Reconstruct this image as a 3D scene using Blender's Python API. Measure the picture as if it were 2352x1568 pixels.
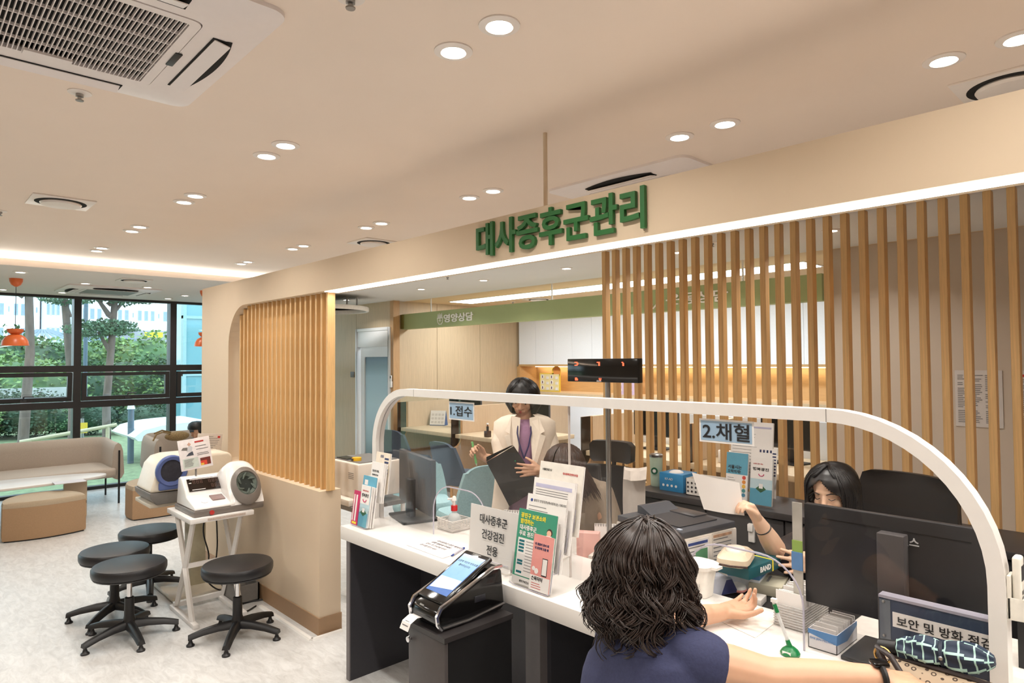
import bpy, bmesh, math, random
from math import sin, cos, pi, radians as rad, sqrt, atan2
from mathutils import Vector as V, Matrix as MX
random.seed(7)
for _o in list(bpy.data.objects): bpy.data.objects.remove(_o)
SC = bpy.context.scene; COL = SC.collection
# ------------------------------------------------------------------ camera
FPX, CAMZ = 1504.87, 1.60
_y, _p, _r = rad(43.369), rad(1.6435), rad(-0.3915)
CW = V((sin(_y)*cos(_p), cos(_y)*cos(_p), sin(_p)))
_r0 = V((cos(_y), -sin(_y), 0)); _u0 = _r0.cross(CW)
CR = _r0*cos(_r) + _u0*sin(_r); CU = CR.cross(CW)
CP = V((0, 0, CAMZ))
cam = bpy.data.cameras.new('camera'); cam.sensor_width = 36; cam.lens = 36*FPX/2352; cam.clip_start = .02; cam.clip_end = 400
co = bpy.data.objects.new('camera', cam); COL.objects.link(co)
co.matrix_world = MX(((CR.x, CU.x, -CW.x, CP.x), (CR.y, CU.y, -CW.y, CP.y), (CR.z, CU.z, -CW.z, CP.z), (0, 0, 0, 1)))
SC.camera = co
def at(px, py, **k):
    d = CW + CR*((px-1176)/FPX) - CU*((py-784)/FPX)
    (a, v), = k.items(); i = 'xyz'.index(a)
    return CP + d*((v-CP[i])/d[i])
def dep(px, py, d):
    return CP + (CW + CR*((px-1176)/FPX) - CU*((py-784)/FPX))*d
# ------------------------------------------------------------------ world / exposure
SC.view_settings.view_transform = 'Standard'; SC.view_settings.look = 'None'; SC.view_settings.gamma = 1
SC.view_settings.exposure = 0.0; SC.view_settings.use_curve_mapping = False
wd = bpy.data.worlds.new('sky'); SC.world = wd; wd.use_nodes = True
nb = wd.node_tree.nodes['Background']; nb.inputs[0].default_value = (.80, .92, 1.0, 1); nb.inputs[1].default_value = 3.6
# lamp strengths
P_DOWN, P_IN, P_SOFF, P_STRIP, P_LED, P_COVE = 5.0, 7.6, 3.0, 4.4, 5.0, 190.0
WARM = (1.0, .96, .90); NEUT = (1.0, .97, .93); COOL = (.82, .92, 1.0)
# ------------------------------------------------------------------ materials
def lin(c):
    return tuple(((x/255)/12.92 if x/255 <= .04045 else ((x/255+.055)/1.055)**2.4) for x in c)
MT = {}
def mt(name, col, rough=.5, metal=0, var=.05, scale=40, emit=0, bump=0, spec=.5, alpha=1, trans=0, coat=0, stretch=None, wood=0, sss=0, ecol=None, sheen=0):
    if name in MT: return MT[name]
    m = bpy.data.materials.new(name); m.use_nodes = True; N = m.node_tree.nodes; L = m.node_tree.links
    b = N['Principled BSDF']; c = lin(col)
    b.inputs['Roughness'].default_value = rough; b.inputs['Metallic'].default_value = metal
    b.inputs['Specular IOR Level'].default_value = spec; b.inputs['Transmission Weight'].default_value = trans
    b.inputs['Coat Weight'].default_value = coat; b.inputs['Alpha'].default_value = alpha
    if sheen: b.inputs['Sheen Weight'].default_value = sheen
    if sss:
        b.inputs['Subsurface Weight'].default_value = sss; b.inputs['Subsurface Radius'].default_value = (.01, .004, .002); b.inputs['Subsurface Scale'].default_value = 1
    tc = N.new('ShaderNodeTexCoord'); mp = N.new('ShaderNodeMapping'); L.new(tc.outputs['Object'], mp.inputs[0])
    if stretch: mp.inputs['Scale'].default_value = stretch
    nz = N.new('ShaderNodeTexNoise'); nz.inputs['Scale'].default_value = scale; nz.inputs['Detail'].default_value = 5 if wood else 3
    L.new(mp.outputs[0], nz.inputs['Vector'])
    if wood: nz.inputs['Distortion'].default_value = .6; nz.inputs['Roughness'].default_value = .65
    rp = N.new('ShaderNodeValToRGB'); L.new(nz.outputs['Fac'], rp.inputs[0])
    rp.color_ramp.elements[0].position = .3; rp.color_ramp.elements[1].position = .7
    rp.color_ramp.elements[0].color = (*[x*(1-var) for x in c], 1); rp.color_ramp.elements[1].color = (*[min(1, x*(1+var)) for x in c], 1)
    L.new(rp.outputs[0], b.inputs['Base Color'])
    if bump:
        bp = N.new('ShaderNodeBump'); bp.inputs['Strength'].default_value = bump; bp.inputs['Distance'].default_value = .002
        L.new(nz.outputs['Fac'], bp.inputs['Height']); L.new(bp.outputs[0], b.inputs['Normal'])
    if emit:
        b.inputs['Emission Color'].default_value = (*(ecol or c), 1); b.inputs['Emission Strength'].default_value = emit
    MT[name] = m; return m
def pane_mat(name, tint, gl=.06, rough=.01, opac=0, ocol=(255, 255, 255), maxr=.5, kf=1):
    """thin clear sheet: tinted see-through plus fresnel reflection (and an optional milky share)"""
    m = bpy.data.materials.new(name); m.use_nodes = True; N = m.node_tree.nodes; L = m.node_tree.links
    N.remove(N['Principled BSDF']); out = N['Material Output']
    t = N.new('ShaderNodeBsdfTransparent'); t.inputs[0].default_value = (*tint, 1)
    g = N.new('ShaderNodeBsdfGlossy'); g.inputs['Roughness'].default_value = rough
    lw = N.new('ShaderNodeFresnel'); lw.inputs['IOR'].default_value = 1.45
    nz = N.new('ShaderNodeTexNoise'); nz.inputs['Scale'].default_value = 3
    ma = N.new('ShaderNodeMath'); ma.operation = 'MULTIPLY_ADD'; ma.inputs[1].default_value = kf; ma.inputs[2].default_value = gl-.04; ma.use_clamp = True
    L.new(lw.outputs[0], ma.inputs[0])
    mi = N.new('ShaderNodeMath'); mi.operation = 'MINIMUM'; mi.inputs[1].default_value = maxr; L.new(ma.outputs[0], mi.inputs[0])
    s = N.new('ShaderNodeMixShader'); L.new(mi.outputs[0], s.inputs[0]); L.new(t.outputs[0], s.inputs[1]); L.new(g.outputs[0], s.inputs[2])
    last = s
    if opac:
        d = N.new('ShaderNodeBsdfDiffuse'); d.inputs[0].default_value = (*lin(ocol), 1)
        s2 = N.new('ShaderNodeMixShader'); s2.inputs[0].default_value = opac; L.new(s.outputs[0], s2.inputs[1]); L.new(d.outputs[0], s2.inputs[2]); last = s2
    L.new(last.outputs[0], out.inputs[0]); MT[name] = m; return m
# ------------------------------------------------------------------ mesh builder
class MB:
    def __init__(s): s.v = []; s.f = []; s.mi = []; s.cur = 0
    def add(s, vs, fs, mx=None):
        o = len(s.v)
        s.v += [tuple((mx @ V(p)) if mx else p) for p in vs]
        for f in fs: s.f.append([i+o for i in f]); s.mi.append(s.cur)
        return s
    def box(s, a, b, mx=None):
        x0, y0, z0 = a; x1, y1, z1 = b
        if x0 > x1: x0, x1 = x1, x0
        if y0 > y1: y0, y1 = y1, y0
        if z0 > z1: z0, z1 = z1, z0
        return s.add([(x0,y0,z0),(x1,y0,z0),(x1,y1,z0),(x0,y1,z0),(x0,y0,z1),(x1,y0,z1),(x1,y1,z1),(x0,y1,z1)],
            [(0,3,2,1),(4,5,6,7),(0,1,5,4),(1,2,6,5),(2,3,7,6),(3,0,4,7)], mx)
    def cbox(s, c, d, mx=None):
        return s.box([c[i]-d[i]/2 for i in range(3)], [c[i]+d[i]/2 for i in range(3)], mx)
    def cyl(s, p0, p1, r0, r1=None, n=16, cap=True, mx=None):
        return s.tube([p0, p1], [r0, r0 if r1 is None else r1], n, cap, mx)
    def tube(s, pts, rs, n=8, cap=True, mx=None, flat=None):
        pts = [V(p) for p in pts]
        if not hasattr(rs, '__len__'): rs = [rs]*len(pts)
        vs = []; up = None
        for i, p in enumerate(pts):
            t = (pts[min(i+1, len(pts)-1)]-pts[max(i-1, 0)])
            if t.length < 1e-9: t = V((0, 0, 1))
            t.normalize()
            if up is None:
                up = V((0, 0, 1)) if abs(t.z) < .9 else V((1, 0, 0))
            a = t.cross(up)
            if a.length < 1e-6: a = t.cross(V((1, 0, .3)))
            a.normalize(); b = a.cross(t).normalized(); up = b
            for k in range(n):
                q = 2*pi*k/n
                vs.append(tuple(p + a*cos(q)*rs[i] + b*sin(q)*rs[i]*(flat or 1)))
        fs = []
        for i in range(len(pts)-1):
            for k in range(n):
                fs.append((i*n+k, i*n+(k+1) % n, (i+1)*n+(k+1) % n, (i+1)*n+k))
        if cap: fs.append(tuple(range(n))[::-1]); fs.append(tuple((len(pts)-1)*n+k for k in range(n)))
        return s.add(vs, fs, mx)
    def lathe(s, prof, n=24, c=(0, 0, 0), mx=None, sx=1, sy=1):
        vs = []; fs = []
        for r, z in prof:
            for k in range(n):
                q = 2*pi*k/n; vs.append((c[0]+r*cos(q)*sx, c[1]+r*sin(q)*sy, c[2]+z))
        for i in range(len(prof)-1):
            for k in range(n): fs.append((i*n+k, i*n+(k+1) % n, (i+1)*n+(k+1) % n, (i+1)*n+k))
        if prof[0][0] > 1e-6: fs.append(tuple(range(n))[::-1])
        if prof[-1][0] > 1e-6: fs.append(tuple((len(prof)-1)*n+k for k in range(n)))
        return s.add(vs, fs, mx)
    def prism(s, pts, ext, mx=None):
        """closed 2D outline in 3D points extruded by vector ext"""
        n = len(pts); e = V(ext)
        vs = [tuple(p) for p in pts] + [tuple(V(p)+e) for p in pts]
        fs = [tuple(range(n))[::-1], tuple(range(n, 2*n))] + [(i, (i+1) % n, n+(i+1) % n, n+i) for i in range(n)]
        return s.add(vs, fs, mx)
    def loft(s, rings, cap=True, mx=None, closed=True):
        n = len(rings[0]); vs = [tuple(p) for r in rings for p in r]; fs = []
        m = n if closed else n-1
        for i in range(len(rings)-1):
            for k in range(m): fs.append((i*n+k, i*n+(k+1) % n, (i+1)*n+(k+1) % n, (i+1)*n+k))
        if cap and closed: fs.append(tuple(range(n))[::-1]); fs.append(tuple((len(rings)-1)*n+k for k in range(n)))
        return s.add(vs, fs, mx)
    def sph(s, c, r, n=12, mx=None, sc=(1, 1, 1)):
        pr = [(max(1e-7, sin(pi*i/n)), -cos(pi*i/n)) for i in range(n+1)]
        vs = []; fs = []; m = n*2
        for a, z in pr:
            for k in range(m): q = 2*pi*k/m; vs.append((c[0]+r*a*cos(q)*sc[0], c[1]+r*a*sin(q)*sc[1], c[2]+r*z*sc[2]))
        for i in range(n):
            for k in range(m): fs.append((i*m+k, i*m+(k+1) % m, (i+1)*m+(k+1) % m, (i+1)*m+k))
        return s.add(vs, fs, mx)
    def mesh(s, name, mats, smooth=False, bevel=0, seg=2, off=(0, 0, 0), weld=False, ang=40):
        me = bpy.data.meshes.new(name)
        o = V(off)
        me.from_pydata([tuple(V(p)-o) for p in s.v], [], s.f)
        for m in (mats if isinstance(mats, (list, tuple)) else [mats]): me.materials.append(m)
        if max(s.mi or [0]) > 0: me.polygons.foreach_set('material_index', s.mi)
        bm = bmesh.new(); bm.from_mesh(me)
        if weld or bevel: bmesh.ops.remove_doubles(bm, verts=bm.verts, dist=1e-5)
        bmesh.ops.recalc_face_normals(bm, faces=bm.faces)
        if bevel:
            es = [e for e in bm.edges if len(e.link_faces) == 2 and e.calc_face_angle(0) > rad(35)]
            bmesh.ops.bevel(bm, geom=es, offset=bevel, segments=seg, profile=.5, affect='EDGES', clamp_overlap=True)
        if smooth or bevel:
            for f in bm.faces: f.smooth = True
            for e in bm.edges:
                if len(e.link_faces) == 2 and e.calc_face_angle(0) > rad(ang): e.smooth = False
        bm.to_mesh(me); bm.free(); me.update(); return me
def link(name, me, parent=None):
    o = bpy.data.objects.new(name, me); COL.objects.link(o)
    if parent: o.parent = parent
    return o
LOC = {}
def part(name, mb, mat, parent=None, smooth=False, bevel=0, seg=2, world=True, label=None, ang=40, weld=False):
    off = (0, 0, 0)
    if parent is not None and world: off = LOC.get(parent.name, (0, 0, 0))
    me = mb.mesh(name, mat, smooth, bevel, seg, off, weld, ang)
    o = link(name, me, parent)
    if parent is not None: LOC[o.name] = off if world else (0, 0, 0)
    if label: o['label'] = label
    return o
def tag(o, label, cat, group=None):
    o['label'] = label; o['category'] = cat
    if group: o['group'] = group
    return o
def thing(name, label, cat, loc=(0, 0, 0), rz=0, group=None):
    o = bpy.data.objects.new(name, None); COL.objects.link(o); o.empty_display_size = .05
    o.location = loc; o.rotation_euler = (0, 0, rz); LOC[o.name] = tuple(loc)
    return tag(o, label, cat, group)
def solo(name, mb, mat, label, cat, group=None, loc=None, **k):
    """a thing that is one mesh, origin at loc"""
    if loc is None: loc = tuple(mb.v[0])
    k.pop('world', None)
    me = mb.mesh(name, mat, k.get('smooth', False), k.get('bevel', 0), k.get('seg', 2), loc, k.get('weld', False), k.get('ang', 40))
    o = link(name, me); o.location = loc; return tag(o, label, cat, group)
def struct(name, mb, mat, parent=None, **k):
    o = part(name, mb, mat, parent, **k); 
    if parent is None: o['kind'] = 'structure'
    return o
def dup(root, loc, rz=0, label=None, group=None):
    r = root.copy(); COL.objects.link(r); r.location = loc; r.rotation_euler = (0, 0, rz); LOC[r.name] = tuple(loc)
    if label: r['label'] = label
    if group: r['group'] = group
    def rec(a, b):
        for ch in list(a.children):
            c = ch.copy(); COL.objects.link(c); c.parent = b; rec(ch, c)
    rec(root, r); return r
TQ = []
def text(name, s, size, mat, parent, origin, ex, ey, bold=0., depth=.0015, align='CENTER', sx=1., label=None, off=None, fitw=None, ls=1.0):
    """lettering as a mesh, filled in by set_type(); origin = anchor, ex/ey = directions of writing and of up"""
    me = bpy.data.meshes.new(name); me.materials.append(mat)
    lo = V(LOC.get(parent.name, (0, 0, 0))) if (parent is not None and off is None) else V(off or (0, 0, 0))
    TQ.append((me, s, size, V(origin)-lo, V(ex).normalized(), V(ey).normalized(), min((0, .012, .022, .03), key=lambda b: abs(b-bold)), depth, align, fitw))
    ob = link(name, me, parent)
    if label: ob['label'] = label
    return ob
def set_type():
    """shape all lettering, one pass for each stroke weight"""
    for bold in sorted({q[6] for q in TQ}):
        qs = [q for q in TQ if q[6] == bold]; cu = bpy.data.curves.new('type', 'FONT'); cu.body = '\n'.join(q[1] for q in qs); cu.size = 1; cu.extrude = .5; cu.offset = bold
        cu.space_line = 3; cu.resolution_u = 3; t = bpy.data.objects.new('type', cu); me = bpy.data.meshes.new_from_object(t)
        y0 = None; import numpy as np
        co_ = np.empty(len(me.vertices)*3); me.vertices.foreach_get('co', co_); co_ = co_.reshape(-1, 3)
        li = np.round((.35-co_[:, 1])/3.0).astype(int)
        fa = [tuple(p.vertices) for p in me.polygons]; fl = [li[f[0]] for f in fa]
        for k, q in enumerate(qs):
            idx = np.nonzero(li == k)[0]
            if not len(idx): continue
            mp = {int(a): b for b, a in enumerate(idx)}; c = co_[idx].copy(); c[:, 1] += 3.0*k
            m2, s, size, o, ex, ey, _, depth, align, fitw = q; ez = ex.cross(ey)
            x0, x1 = c[:, 0].min(), c[:, 0].max(); ym = (c[:, 1].min()+c[:, 1].max())/2
            k_ = size*.92; kx = (fitw/(x1-x0)) if fitw else k_
            xa = x0 if align == 'LEFT' else (x0+x1)/2
            vs = [o+ex*((p[0]-xa)*kx)+ey*((p[1]-ym)*k_)+ez*((p[2]+.5)*depth) for p in c]
            m2.from_pydata([tuple(v) for v in vs], [], [tuple(mp[a] for a in f) for f, l in zip(fa, fl) if l == k])
        bpy.data.objects.remove(t); bpy.data.curves.remove(cu); bpy.data.meshes.remove(me)
def area(name, loc, size, power, col, rot=(0, 0, 0), shape='DISK', sy=None, spread=pi):
    l = bpy.data.lights.new(name, 'AREA'); l.shape = shape; l.size = size; l.energy = power; l.color = col; l.spread = spread
    if sy: l.size_y = sy
    o = bpy.data.objects.new(name, l); COL.objects.link(o); o.location = loc; o.rotation_euler = rot; return o
EX, EY, EZ = V((1, 0, 0)), V((0, 1, 0)), V((0, 0, 1))
# common materials
CREAM = mt('cream_paint', (214, 193, 166), .6, var=.012, scale=6)
CEILM = mt('ceiling_paint', (236, 218, 202), .75, var=.012, scale=3)
CEILG = mt('ceiling_paint_grey', (222, 218, 212), .75, var=.012, scale=3)
CEILB = mt('ceiling_paint_beige', (214, 186, 146), .7, var=.02, scale=3)
GREYW = mt('grey_wall_paint', (196, 182, 166), .75, var=.015, scale=5)
OAK = mt('oak_slat', (214, 172, 116), .5, var=.16, scale=14, wood=1, stretch=(6, 6, .5), bump=.05)
OAKD = mt('oak_edge', (190, 150, 104), .5, var=.12, scale=14, wood=1, stretch=(6, 6, .5))
PANEL = mt('pale_wood_panel', (198, 175, 142), .5, var=.09, scale=9, wood=1, stretch=(7, 7, .45))
WHITE = mt('white_plastic', (236, 232, 226), .35, var=.01)
WHITEM = mt('white_metal', (236, 232, 228), .3, var=.01)
BLACK = mt('black_plastic', (22, 21, 22), .45, var=.1)
BLACKG = mt('black_gloss', (14, 13, 13), .12, var=.05)
CHROME = mt('chrome', (220, 220, 222), .12, 1, var=.02)
STEEL = mt('brushed_steel', (160, 158, 156), .32, 1, var=.05)
DGREY = mt('dark_grey_plastic', (62, 60, 62), .45, var=.06)
MGREY = mt('mid_grey_plastic', (120, 116, 112), .45, var=.05)
PAPER = mt('paper', (240, 236, 232), .7, var=.01)
INK = mt('black_ink', (32, 30, 32), .6, var=.02)
INKG = mt('grey_ink', (120, 118, 118), .6, var=.02)
INKR = mt('red_ink', (190, 50, 46), .6, var=.02)
INKB = mt('blue_ink', (46, 70, 140), .6, var=.02)
ACRY = pane_mat('clear_acrylic', (.99, .99, .99), .03, maxr=.10, kf=.35)
ACRE = mt('acrylic_edge', (196, 192, 206), .15, var=.02, alpha=.75)
LAMPW = mt('lamp_white', (255, 250, 240), .5, emit=14, ecol=(1, .96, .9))
# ================================================================== room shell
HC, HS, HI = 2.53, 2.44, 2.41        # main ceiling, window-side soffit, staff-side ceiling
YW = 9.73                             # window plane
FLOORM = mt('vinyl_floor', (214, 205, 194), .32, var=.05, scale=7, spec=.5)
def _floor():
    m = FLOORM; N = m.node_tree.nodes; L = m.node_tree.links; b = N['Principled BSDF']
    tc = N.new('ShaderNodeTexCoord'); mp = N.new('ShaderNodeMapping'); mp.inputs['Scale'].default_value = (1, .35, 1); mp.inputs['Rotation'].default_value = (0, 0, .6)
    L.new(tc.outputs['Object'], mp.inputs[0]); n2 = N.new('ShaderNodeTexNoise'); n2.inputs['Scale'].default_value = 22; n2.inputs['Detail'].default_value = 8; n2.inputs['Roughness'].default_value = .7; n2.inputs['Distortion'].default_value = 1.2
    L.new(mp.outputs[0], n2.inputs['Vector']); r = N.new('ShaderNodeValToRGB'); L.new(n2.outputs['Fac'], r.inputs[0])
    r.color_ramp.elements[0].position = .36; r.color_ramp.elements[1].position = .62
    r.color_ramp.elements[0].color = (*lin((196, 194, 191)), 1); r.color_ramp.elements[1].color = (*lin((218, 217, 215)), 1)
    L.new(r.outputs[0], b.inputs['Base Color'])
_floor()
struct('floor', MB().box((-4, -4.5, -.12), (8, YW+.06, 0)), FLOORM)
m = MB().box((-4, -4.5, HC), (3.4, 7.34, HC+.12)); struct('ceiling', m, CEILM)
m = MB().box((-4, 7.0, HS), (4.85, 7.32, HS+.03)).box((-4, 6.98, HS), (4.85, 7.0, HS+.056)).box((-4, 7.32, HS), (4.85, 7.36, HC+.12)).box((-4, 7.36, HS), (4.85, YW, HS+.03))
struct('ceiling_soffit', m, mt('soffit_paint', (222, 214, 206), .7, var=.012, scale=3))
struct('ceiling_staff', MB().box((3.3, -4.5, HI), (5.06, YW, HI+.24)), CEILG)
struct('ceiling_back', MB().box((5.06, -4.5, HI), (8, 7.5, HI+.24)), CEILB)
struct('wall_near', MB().box((-4.1, -4.6, 0), (8, -4.5, 2.7)), CREAM)
struct('wall_left', MB().box((-4.1, -4.5, 0), (-4, YW, 2.7)), CREAM)
struct('wall_right', MB().box((5.09, -4.5, 0), (5.24, 1.93, HI)), GREYW)
struct('wall_far_right', MB().box((5.24, 1.0, 0), (8, 1.1, HI)), GREYW)
struct('wall_cabinet', MB().box((7.62, 1.1, 0), (7.75, 7.6, HI)), PANEL)
# wood clad walls, each board panel its own piece with a fine recessed joint
wb = struct('wall_booths', MB().box((4.87, 7.512, 0), (7.62, 7.6, HI)), PANEL)
xs = [4.85, 5.62, 6.42, 7.19]
for a, b in zip(xs, xs[1:]): part('panel', MB().box((a+.003, 7.5, .0), (b-.003, 7.514, HI)), PANEL, wb)
DX = 4.85
wdr = struct('wall_door', MB().box((DX+.012, 7.5, 0), (DX+.12, 7.52, HI)).box((DX+.012, 8.36, 0), (DX+.12, YW, HI)).box((DX+.012, 7.52, 2.06), (DX+.12, 8.36, HI)), PANEL)
for a, b, z0 in ((8.40, 9.2, 0), (9.2, YW, 0), (7.52, 8.40, 2.06)): part('panel', MB().box((DX, a+.003, z0), (DX+.014, b-.003, HI)), PANEL, wdr)
part('corner_post', MB().box((DX, 7.44, 0), (DX+.1, 7.52, HI)), OAKD, wdr)
# glazed sliding door in a white frame
PAPERW = mt('door_white', (232, 232, 232), .4, var=.01)
FROST = mt('frosted_glass', (176, 206, 216), .35, var=.03, scale=2, spec=.6)
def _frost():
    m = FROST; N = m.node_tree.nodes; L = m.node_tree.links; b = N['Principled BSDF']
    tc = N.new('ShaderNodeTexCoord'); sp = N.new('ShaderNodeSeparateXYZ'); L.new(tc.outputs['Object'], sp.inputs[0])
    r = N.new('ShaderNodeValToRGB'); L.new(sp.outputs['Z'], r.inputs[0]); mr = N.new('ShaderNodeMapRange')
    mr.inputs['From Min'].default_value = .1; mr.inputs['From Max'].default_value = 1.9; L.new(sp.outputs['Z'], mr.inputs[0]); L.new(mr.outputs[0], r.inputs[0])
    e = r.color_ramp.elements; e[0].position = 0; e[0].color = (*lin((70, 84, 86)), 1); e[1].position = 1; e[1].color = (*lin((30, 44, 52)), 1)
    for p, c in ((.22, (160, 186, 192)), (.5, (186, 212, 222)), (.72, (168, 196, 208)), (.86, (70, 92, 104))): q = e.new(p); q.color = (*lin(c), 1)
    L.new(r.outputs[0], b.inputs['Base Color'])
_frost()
d1 = struct('door_1', MB().box((DX-.02, 7.50, 0), (DX+.06, 7.55, 2.06)).box((DX-.02, 8.35, 0), (DX+.06, 8.40, 2.06)).box((DX-.02, 7.55, 2.02), (DX+.06, 8.35, 2.06)).box((DX-.01, 7.55, 1.80), (DX+.05, 8.35, 2.02)), PAPERW, bevel=.004)
part('door_leaf', MB().box((DX+.015, 7.5, 0.01), (DX+.05, 7.60, 1.80)).box((DX+.015, 8.20, .01), (DX+.05, 8.30, 1.80)).box((DX+.015, 7.6, .01), (DX+.05, 8.2, .16)).box((DX+.015, 7.6, 1.66), (DX+.05, 8.2, 1.80)), PAPERW, d1)
part('pane', MB().box((DX+.028, 7.6, .16), (DX+.036, 8.2, 1.66)), FROST, d1)
part('handle', MB().box((DX-.02, 7.555, .92), (DX+.012, 7.59, 1.10)), DGREY, d1, bevel=.006)
t = MB().box((DX-.012, 8.45, 1.37), (DX, 8.55, 1.45)); solo('door_sign', t, MGREY, 'small grey nameplate on the wood wall left of the glass door', 'sign', bevel=.003)
t = thing('wall_remote', 'white air conditioner remote in a holder right of the glass door', 'remote', (DX-.02, 7.47, 1.3))
part('holder', MB().box((DX-.03, 7.455, 1.25), (DX, 7.49, 1.33)), WHITE, t, bevel=.004); part('remote_body', MB().box((DX-.025, 7.458, 1.27), (DX-.008, 7.487, 1.41)), WHITE, t, bevel=.004)
part('screen', MB().box((DX-.027, 7.463, 1.37), (DX-.024, 7.482, 1.40)), BLACK, t)
# portal wall with the long sign beam, one painted piece with a rounded opening
X0, X1 = 1.834, 1.973; XB1 = 1.958
def arc(cy, cz, r, a0, a1, n=10): return [(cy+r*cos(a0+(a1-a0)*i/n), cz+r*sin(a0+(a1-a0)*i/n)) for i in range(n+1)]
ZB, ZT, YE = 2.014, 2.20, 5.634
R1 = .30; YI = 5.05; ZL = .835
op = [(-2.5, ZT), (YE, ZT), (YE, 0), (3.60, 0), (3.60, ZL)] + [(YI-.05, ZL)] + arc(YI-.05, ZL+.05, .05, -pi/2, 0, 4)[1:] + arc(YI-R1, ZB-R1, R1, 0, pi/2, 12) + [(3.57, ZB), (-2.5, ZB)]
wp = struct('wall_portal', MB().prism([(X0, y, z) for y, z in op], (X1-X0, 0, 0)), CREAM)
part('led_strip', MB().box((X0+.008, -2.5, ZB-.004), (1.928, 3.555, ZB-.0005)), mt('led_strip_light', (255, 252, 244), .5, emit=P_LED, ecol=(1, .97, .92)), wp)
area('beam_led_lamp', (1.885, .55, ZB-.012), .09, 12, NEUT, shape='RECTANGLE', sy=6.0)
SL = MB().box((0, 0, 0), (.050, .021, 1)).mesh('slat', OAK, bevel=.0015, seg=1)
SLL = []
for i in range(20):
    y = 3.578+.0705*i
    zt = ZB if y < YI-R1 else ZB-R1+sqrt(max(0, R1**2-(y+.02-YI+R1)**2))
    o = link('slat', SL, wp); o.location = (1.874, y, ZL); o.scale = (1, 1, zt-ZL)
bs = MB().box((X0-.006, 3.594, 0), (X1+.004, YE+.004, .1)); b_ = struct('baseboard_portal', bs, mt('brown_base', (160, 128, 96), .5, var=.02))
for p in ((1252, 312),):
    o = part('hanger_rod', MB().cyl((1.93, 1.837, ZT), (1.93, 1.837, HC), .009, n=12), CREAM, wp, smooth=True)
# sign letters on the beam: hangul written in raised green letters
GREEN = mt('sign_green', (42, 104, 52), .45, var=.03)
a = at(1100, 560, x=X0); b = at(1487, 500, x=X0)
text('sign_lettering', '대사증후군관리', .165, GREEN, wp, (X0-.003, (a.y+b.y)/2, 2.112), -EY, EZ, bold=.02, depth=.014, fitw=abs(a.y-b.y), label='raised green sign letters')
# window front: dark aluminium mullions, transoms, sashes and panes
DAL = mt('dark_aluminium', (48, 45, 45), .42, var=.03, spec=.4)
GLZ = pane_mat('window_glass', (.90, .97, .98), .06, maxr=.4)
wn = None
MU = [1.68-.94*i for i in range(1, 6)][::-1] + [1.68, 2.79, 3.9, 4.85]
MU = [-3.9, -2.6, -1.5, -.4, .60, 1.68, 2.79, 3.9, 4.83]
ZS = (0.0, 1.08, 1.545, HS)
for wi in range(len(MU)-1):
    x0, x1 = MU[wi], MU[wi+1]; Y0 = YW-.02
    f = MB().box((x0-.04, Y0, 0), (x0+.04, Y0+.16, HS))
    f.box((x0+.04, Y0, 0), (x1-.04, Y0+.1, .04)).box((x0+.04, Y0, HS-.03), (x1-.04, Y0+.1, HS)).box((x0+.04, Y0, 1.04), (x1-.04, Y0+.12, 1.12)).box((x0+.04, Y0, 1.49), (x1-.04, Y0+.12, 1.57))
    o = struct('window_%d' % (wi+1), f, DAL)
    part('pane', MB().box((x0+.04, Y0+.05, .04), (x1-.04, Y0+.058, 1.04)), GLZ, o)
    part('pane', MB().box((x0+.04, Y0+.05, 1.57), (x1-.04, Y0+.058, HS-.03)), GLZ, o)
    sx0, sx1, z0, z1 = x0+.05, x1-.05, 1.13, 1.48
    tilt = MX.Translation((0, Y0+.02, z1)) @ MX.Rotation(.14 if wi == 4 else 0, 4, 'X') @ MX.Translation((0, -Y0-.02, -z1))
    s_ = MB().box((sx0, Y0-.01, z0), (sx0+.05, Y0+.05, z1), tilt).box((sx1-.05, Y0-.01, z0), (sx1, Y0+.05, z1), tilt).box((sx0+.05, Y0-.01, z0), (sx1-.05, Y0+.05, z0+.05), tilt).box((sx0+.05, Y0-.01, z1-.04), (sx1-.05, Y0+.05, z1), tilt)
    sa = part('sash', s_, DAL, o)
    part('pane', MB().box((sx0+.05, Y0+.02, z0+.05), (sx1-.05, Y0+.026, z1-.04), tilt), GLZ, sa)
    xm = (x0+x1)/2
    part('sash_handle', MB().box((xm-.03, Y0-.03, z0+.01), (xm+.03, Y0-.01, z0+.035), tilt).cyl((xm, Y0-.03, z0+.03), (xm, Y0-.04, z0+.08), .008, mx=tilt).cyl((xm, Y0-.04, z0+.08), (xm+.1, Y0-.04, z0+.075), .007, mx=tilt), DGREY, sa, smooth=True)
# ================================================================== ceiling fittings and light
RING = mt('lamp_ring', (232, 222, 214), .4, var=.01)
def downlight_mesh(r):
    a = MB().lathe([(r, 0), (r, -.004), (r*.66, -.008), (r*.60, .006), (r*.60, .03)], 28).mesh('ring', RING, smooth=True)
    b = MB().lathe([(.0001, .012), (r*.6, .012)], 28).mesh('lens', LAMPW)
    return a, b
DL = downlight_mesh(.058)
def downlight(p, label, power, col, group, meshes=DL, spread=2.4):
    t = thing('downlight', label, 'downlight', p, group=group)
    o = link('trim_ring', meshes[0], t); o.location = (0, 0, -.0); o = link('lens', meshes[1], t); o.location = (0, 0, -.016)
    area('downlight_lamp', (p[0], p[1], p[2]-.012), .075, power, col, spread=spread)
row1 = [(1152, 60), (1045, 118), (655, 332), (609, 356), (447, 448), (424, 463), (323, 520), (305, 530), (238, 569), (221, 575)]
row2 = [(2340, 85), (2172, 142), (1678, 289), (1573, 318), (1140, 439), (1083, 454), (879, 512), (843, 522), (702, 564), (675, 571), (575, 601), (555, 605)]
ordn = ['nearest', 'second nearest', 'third nearest', 'fourth nearest', 'fifth nearest', 'farthest']
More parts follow.
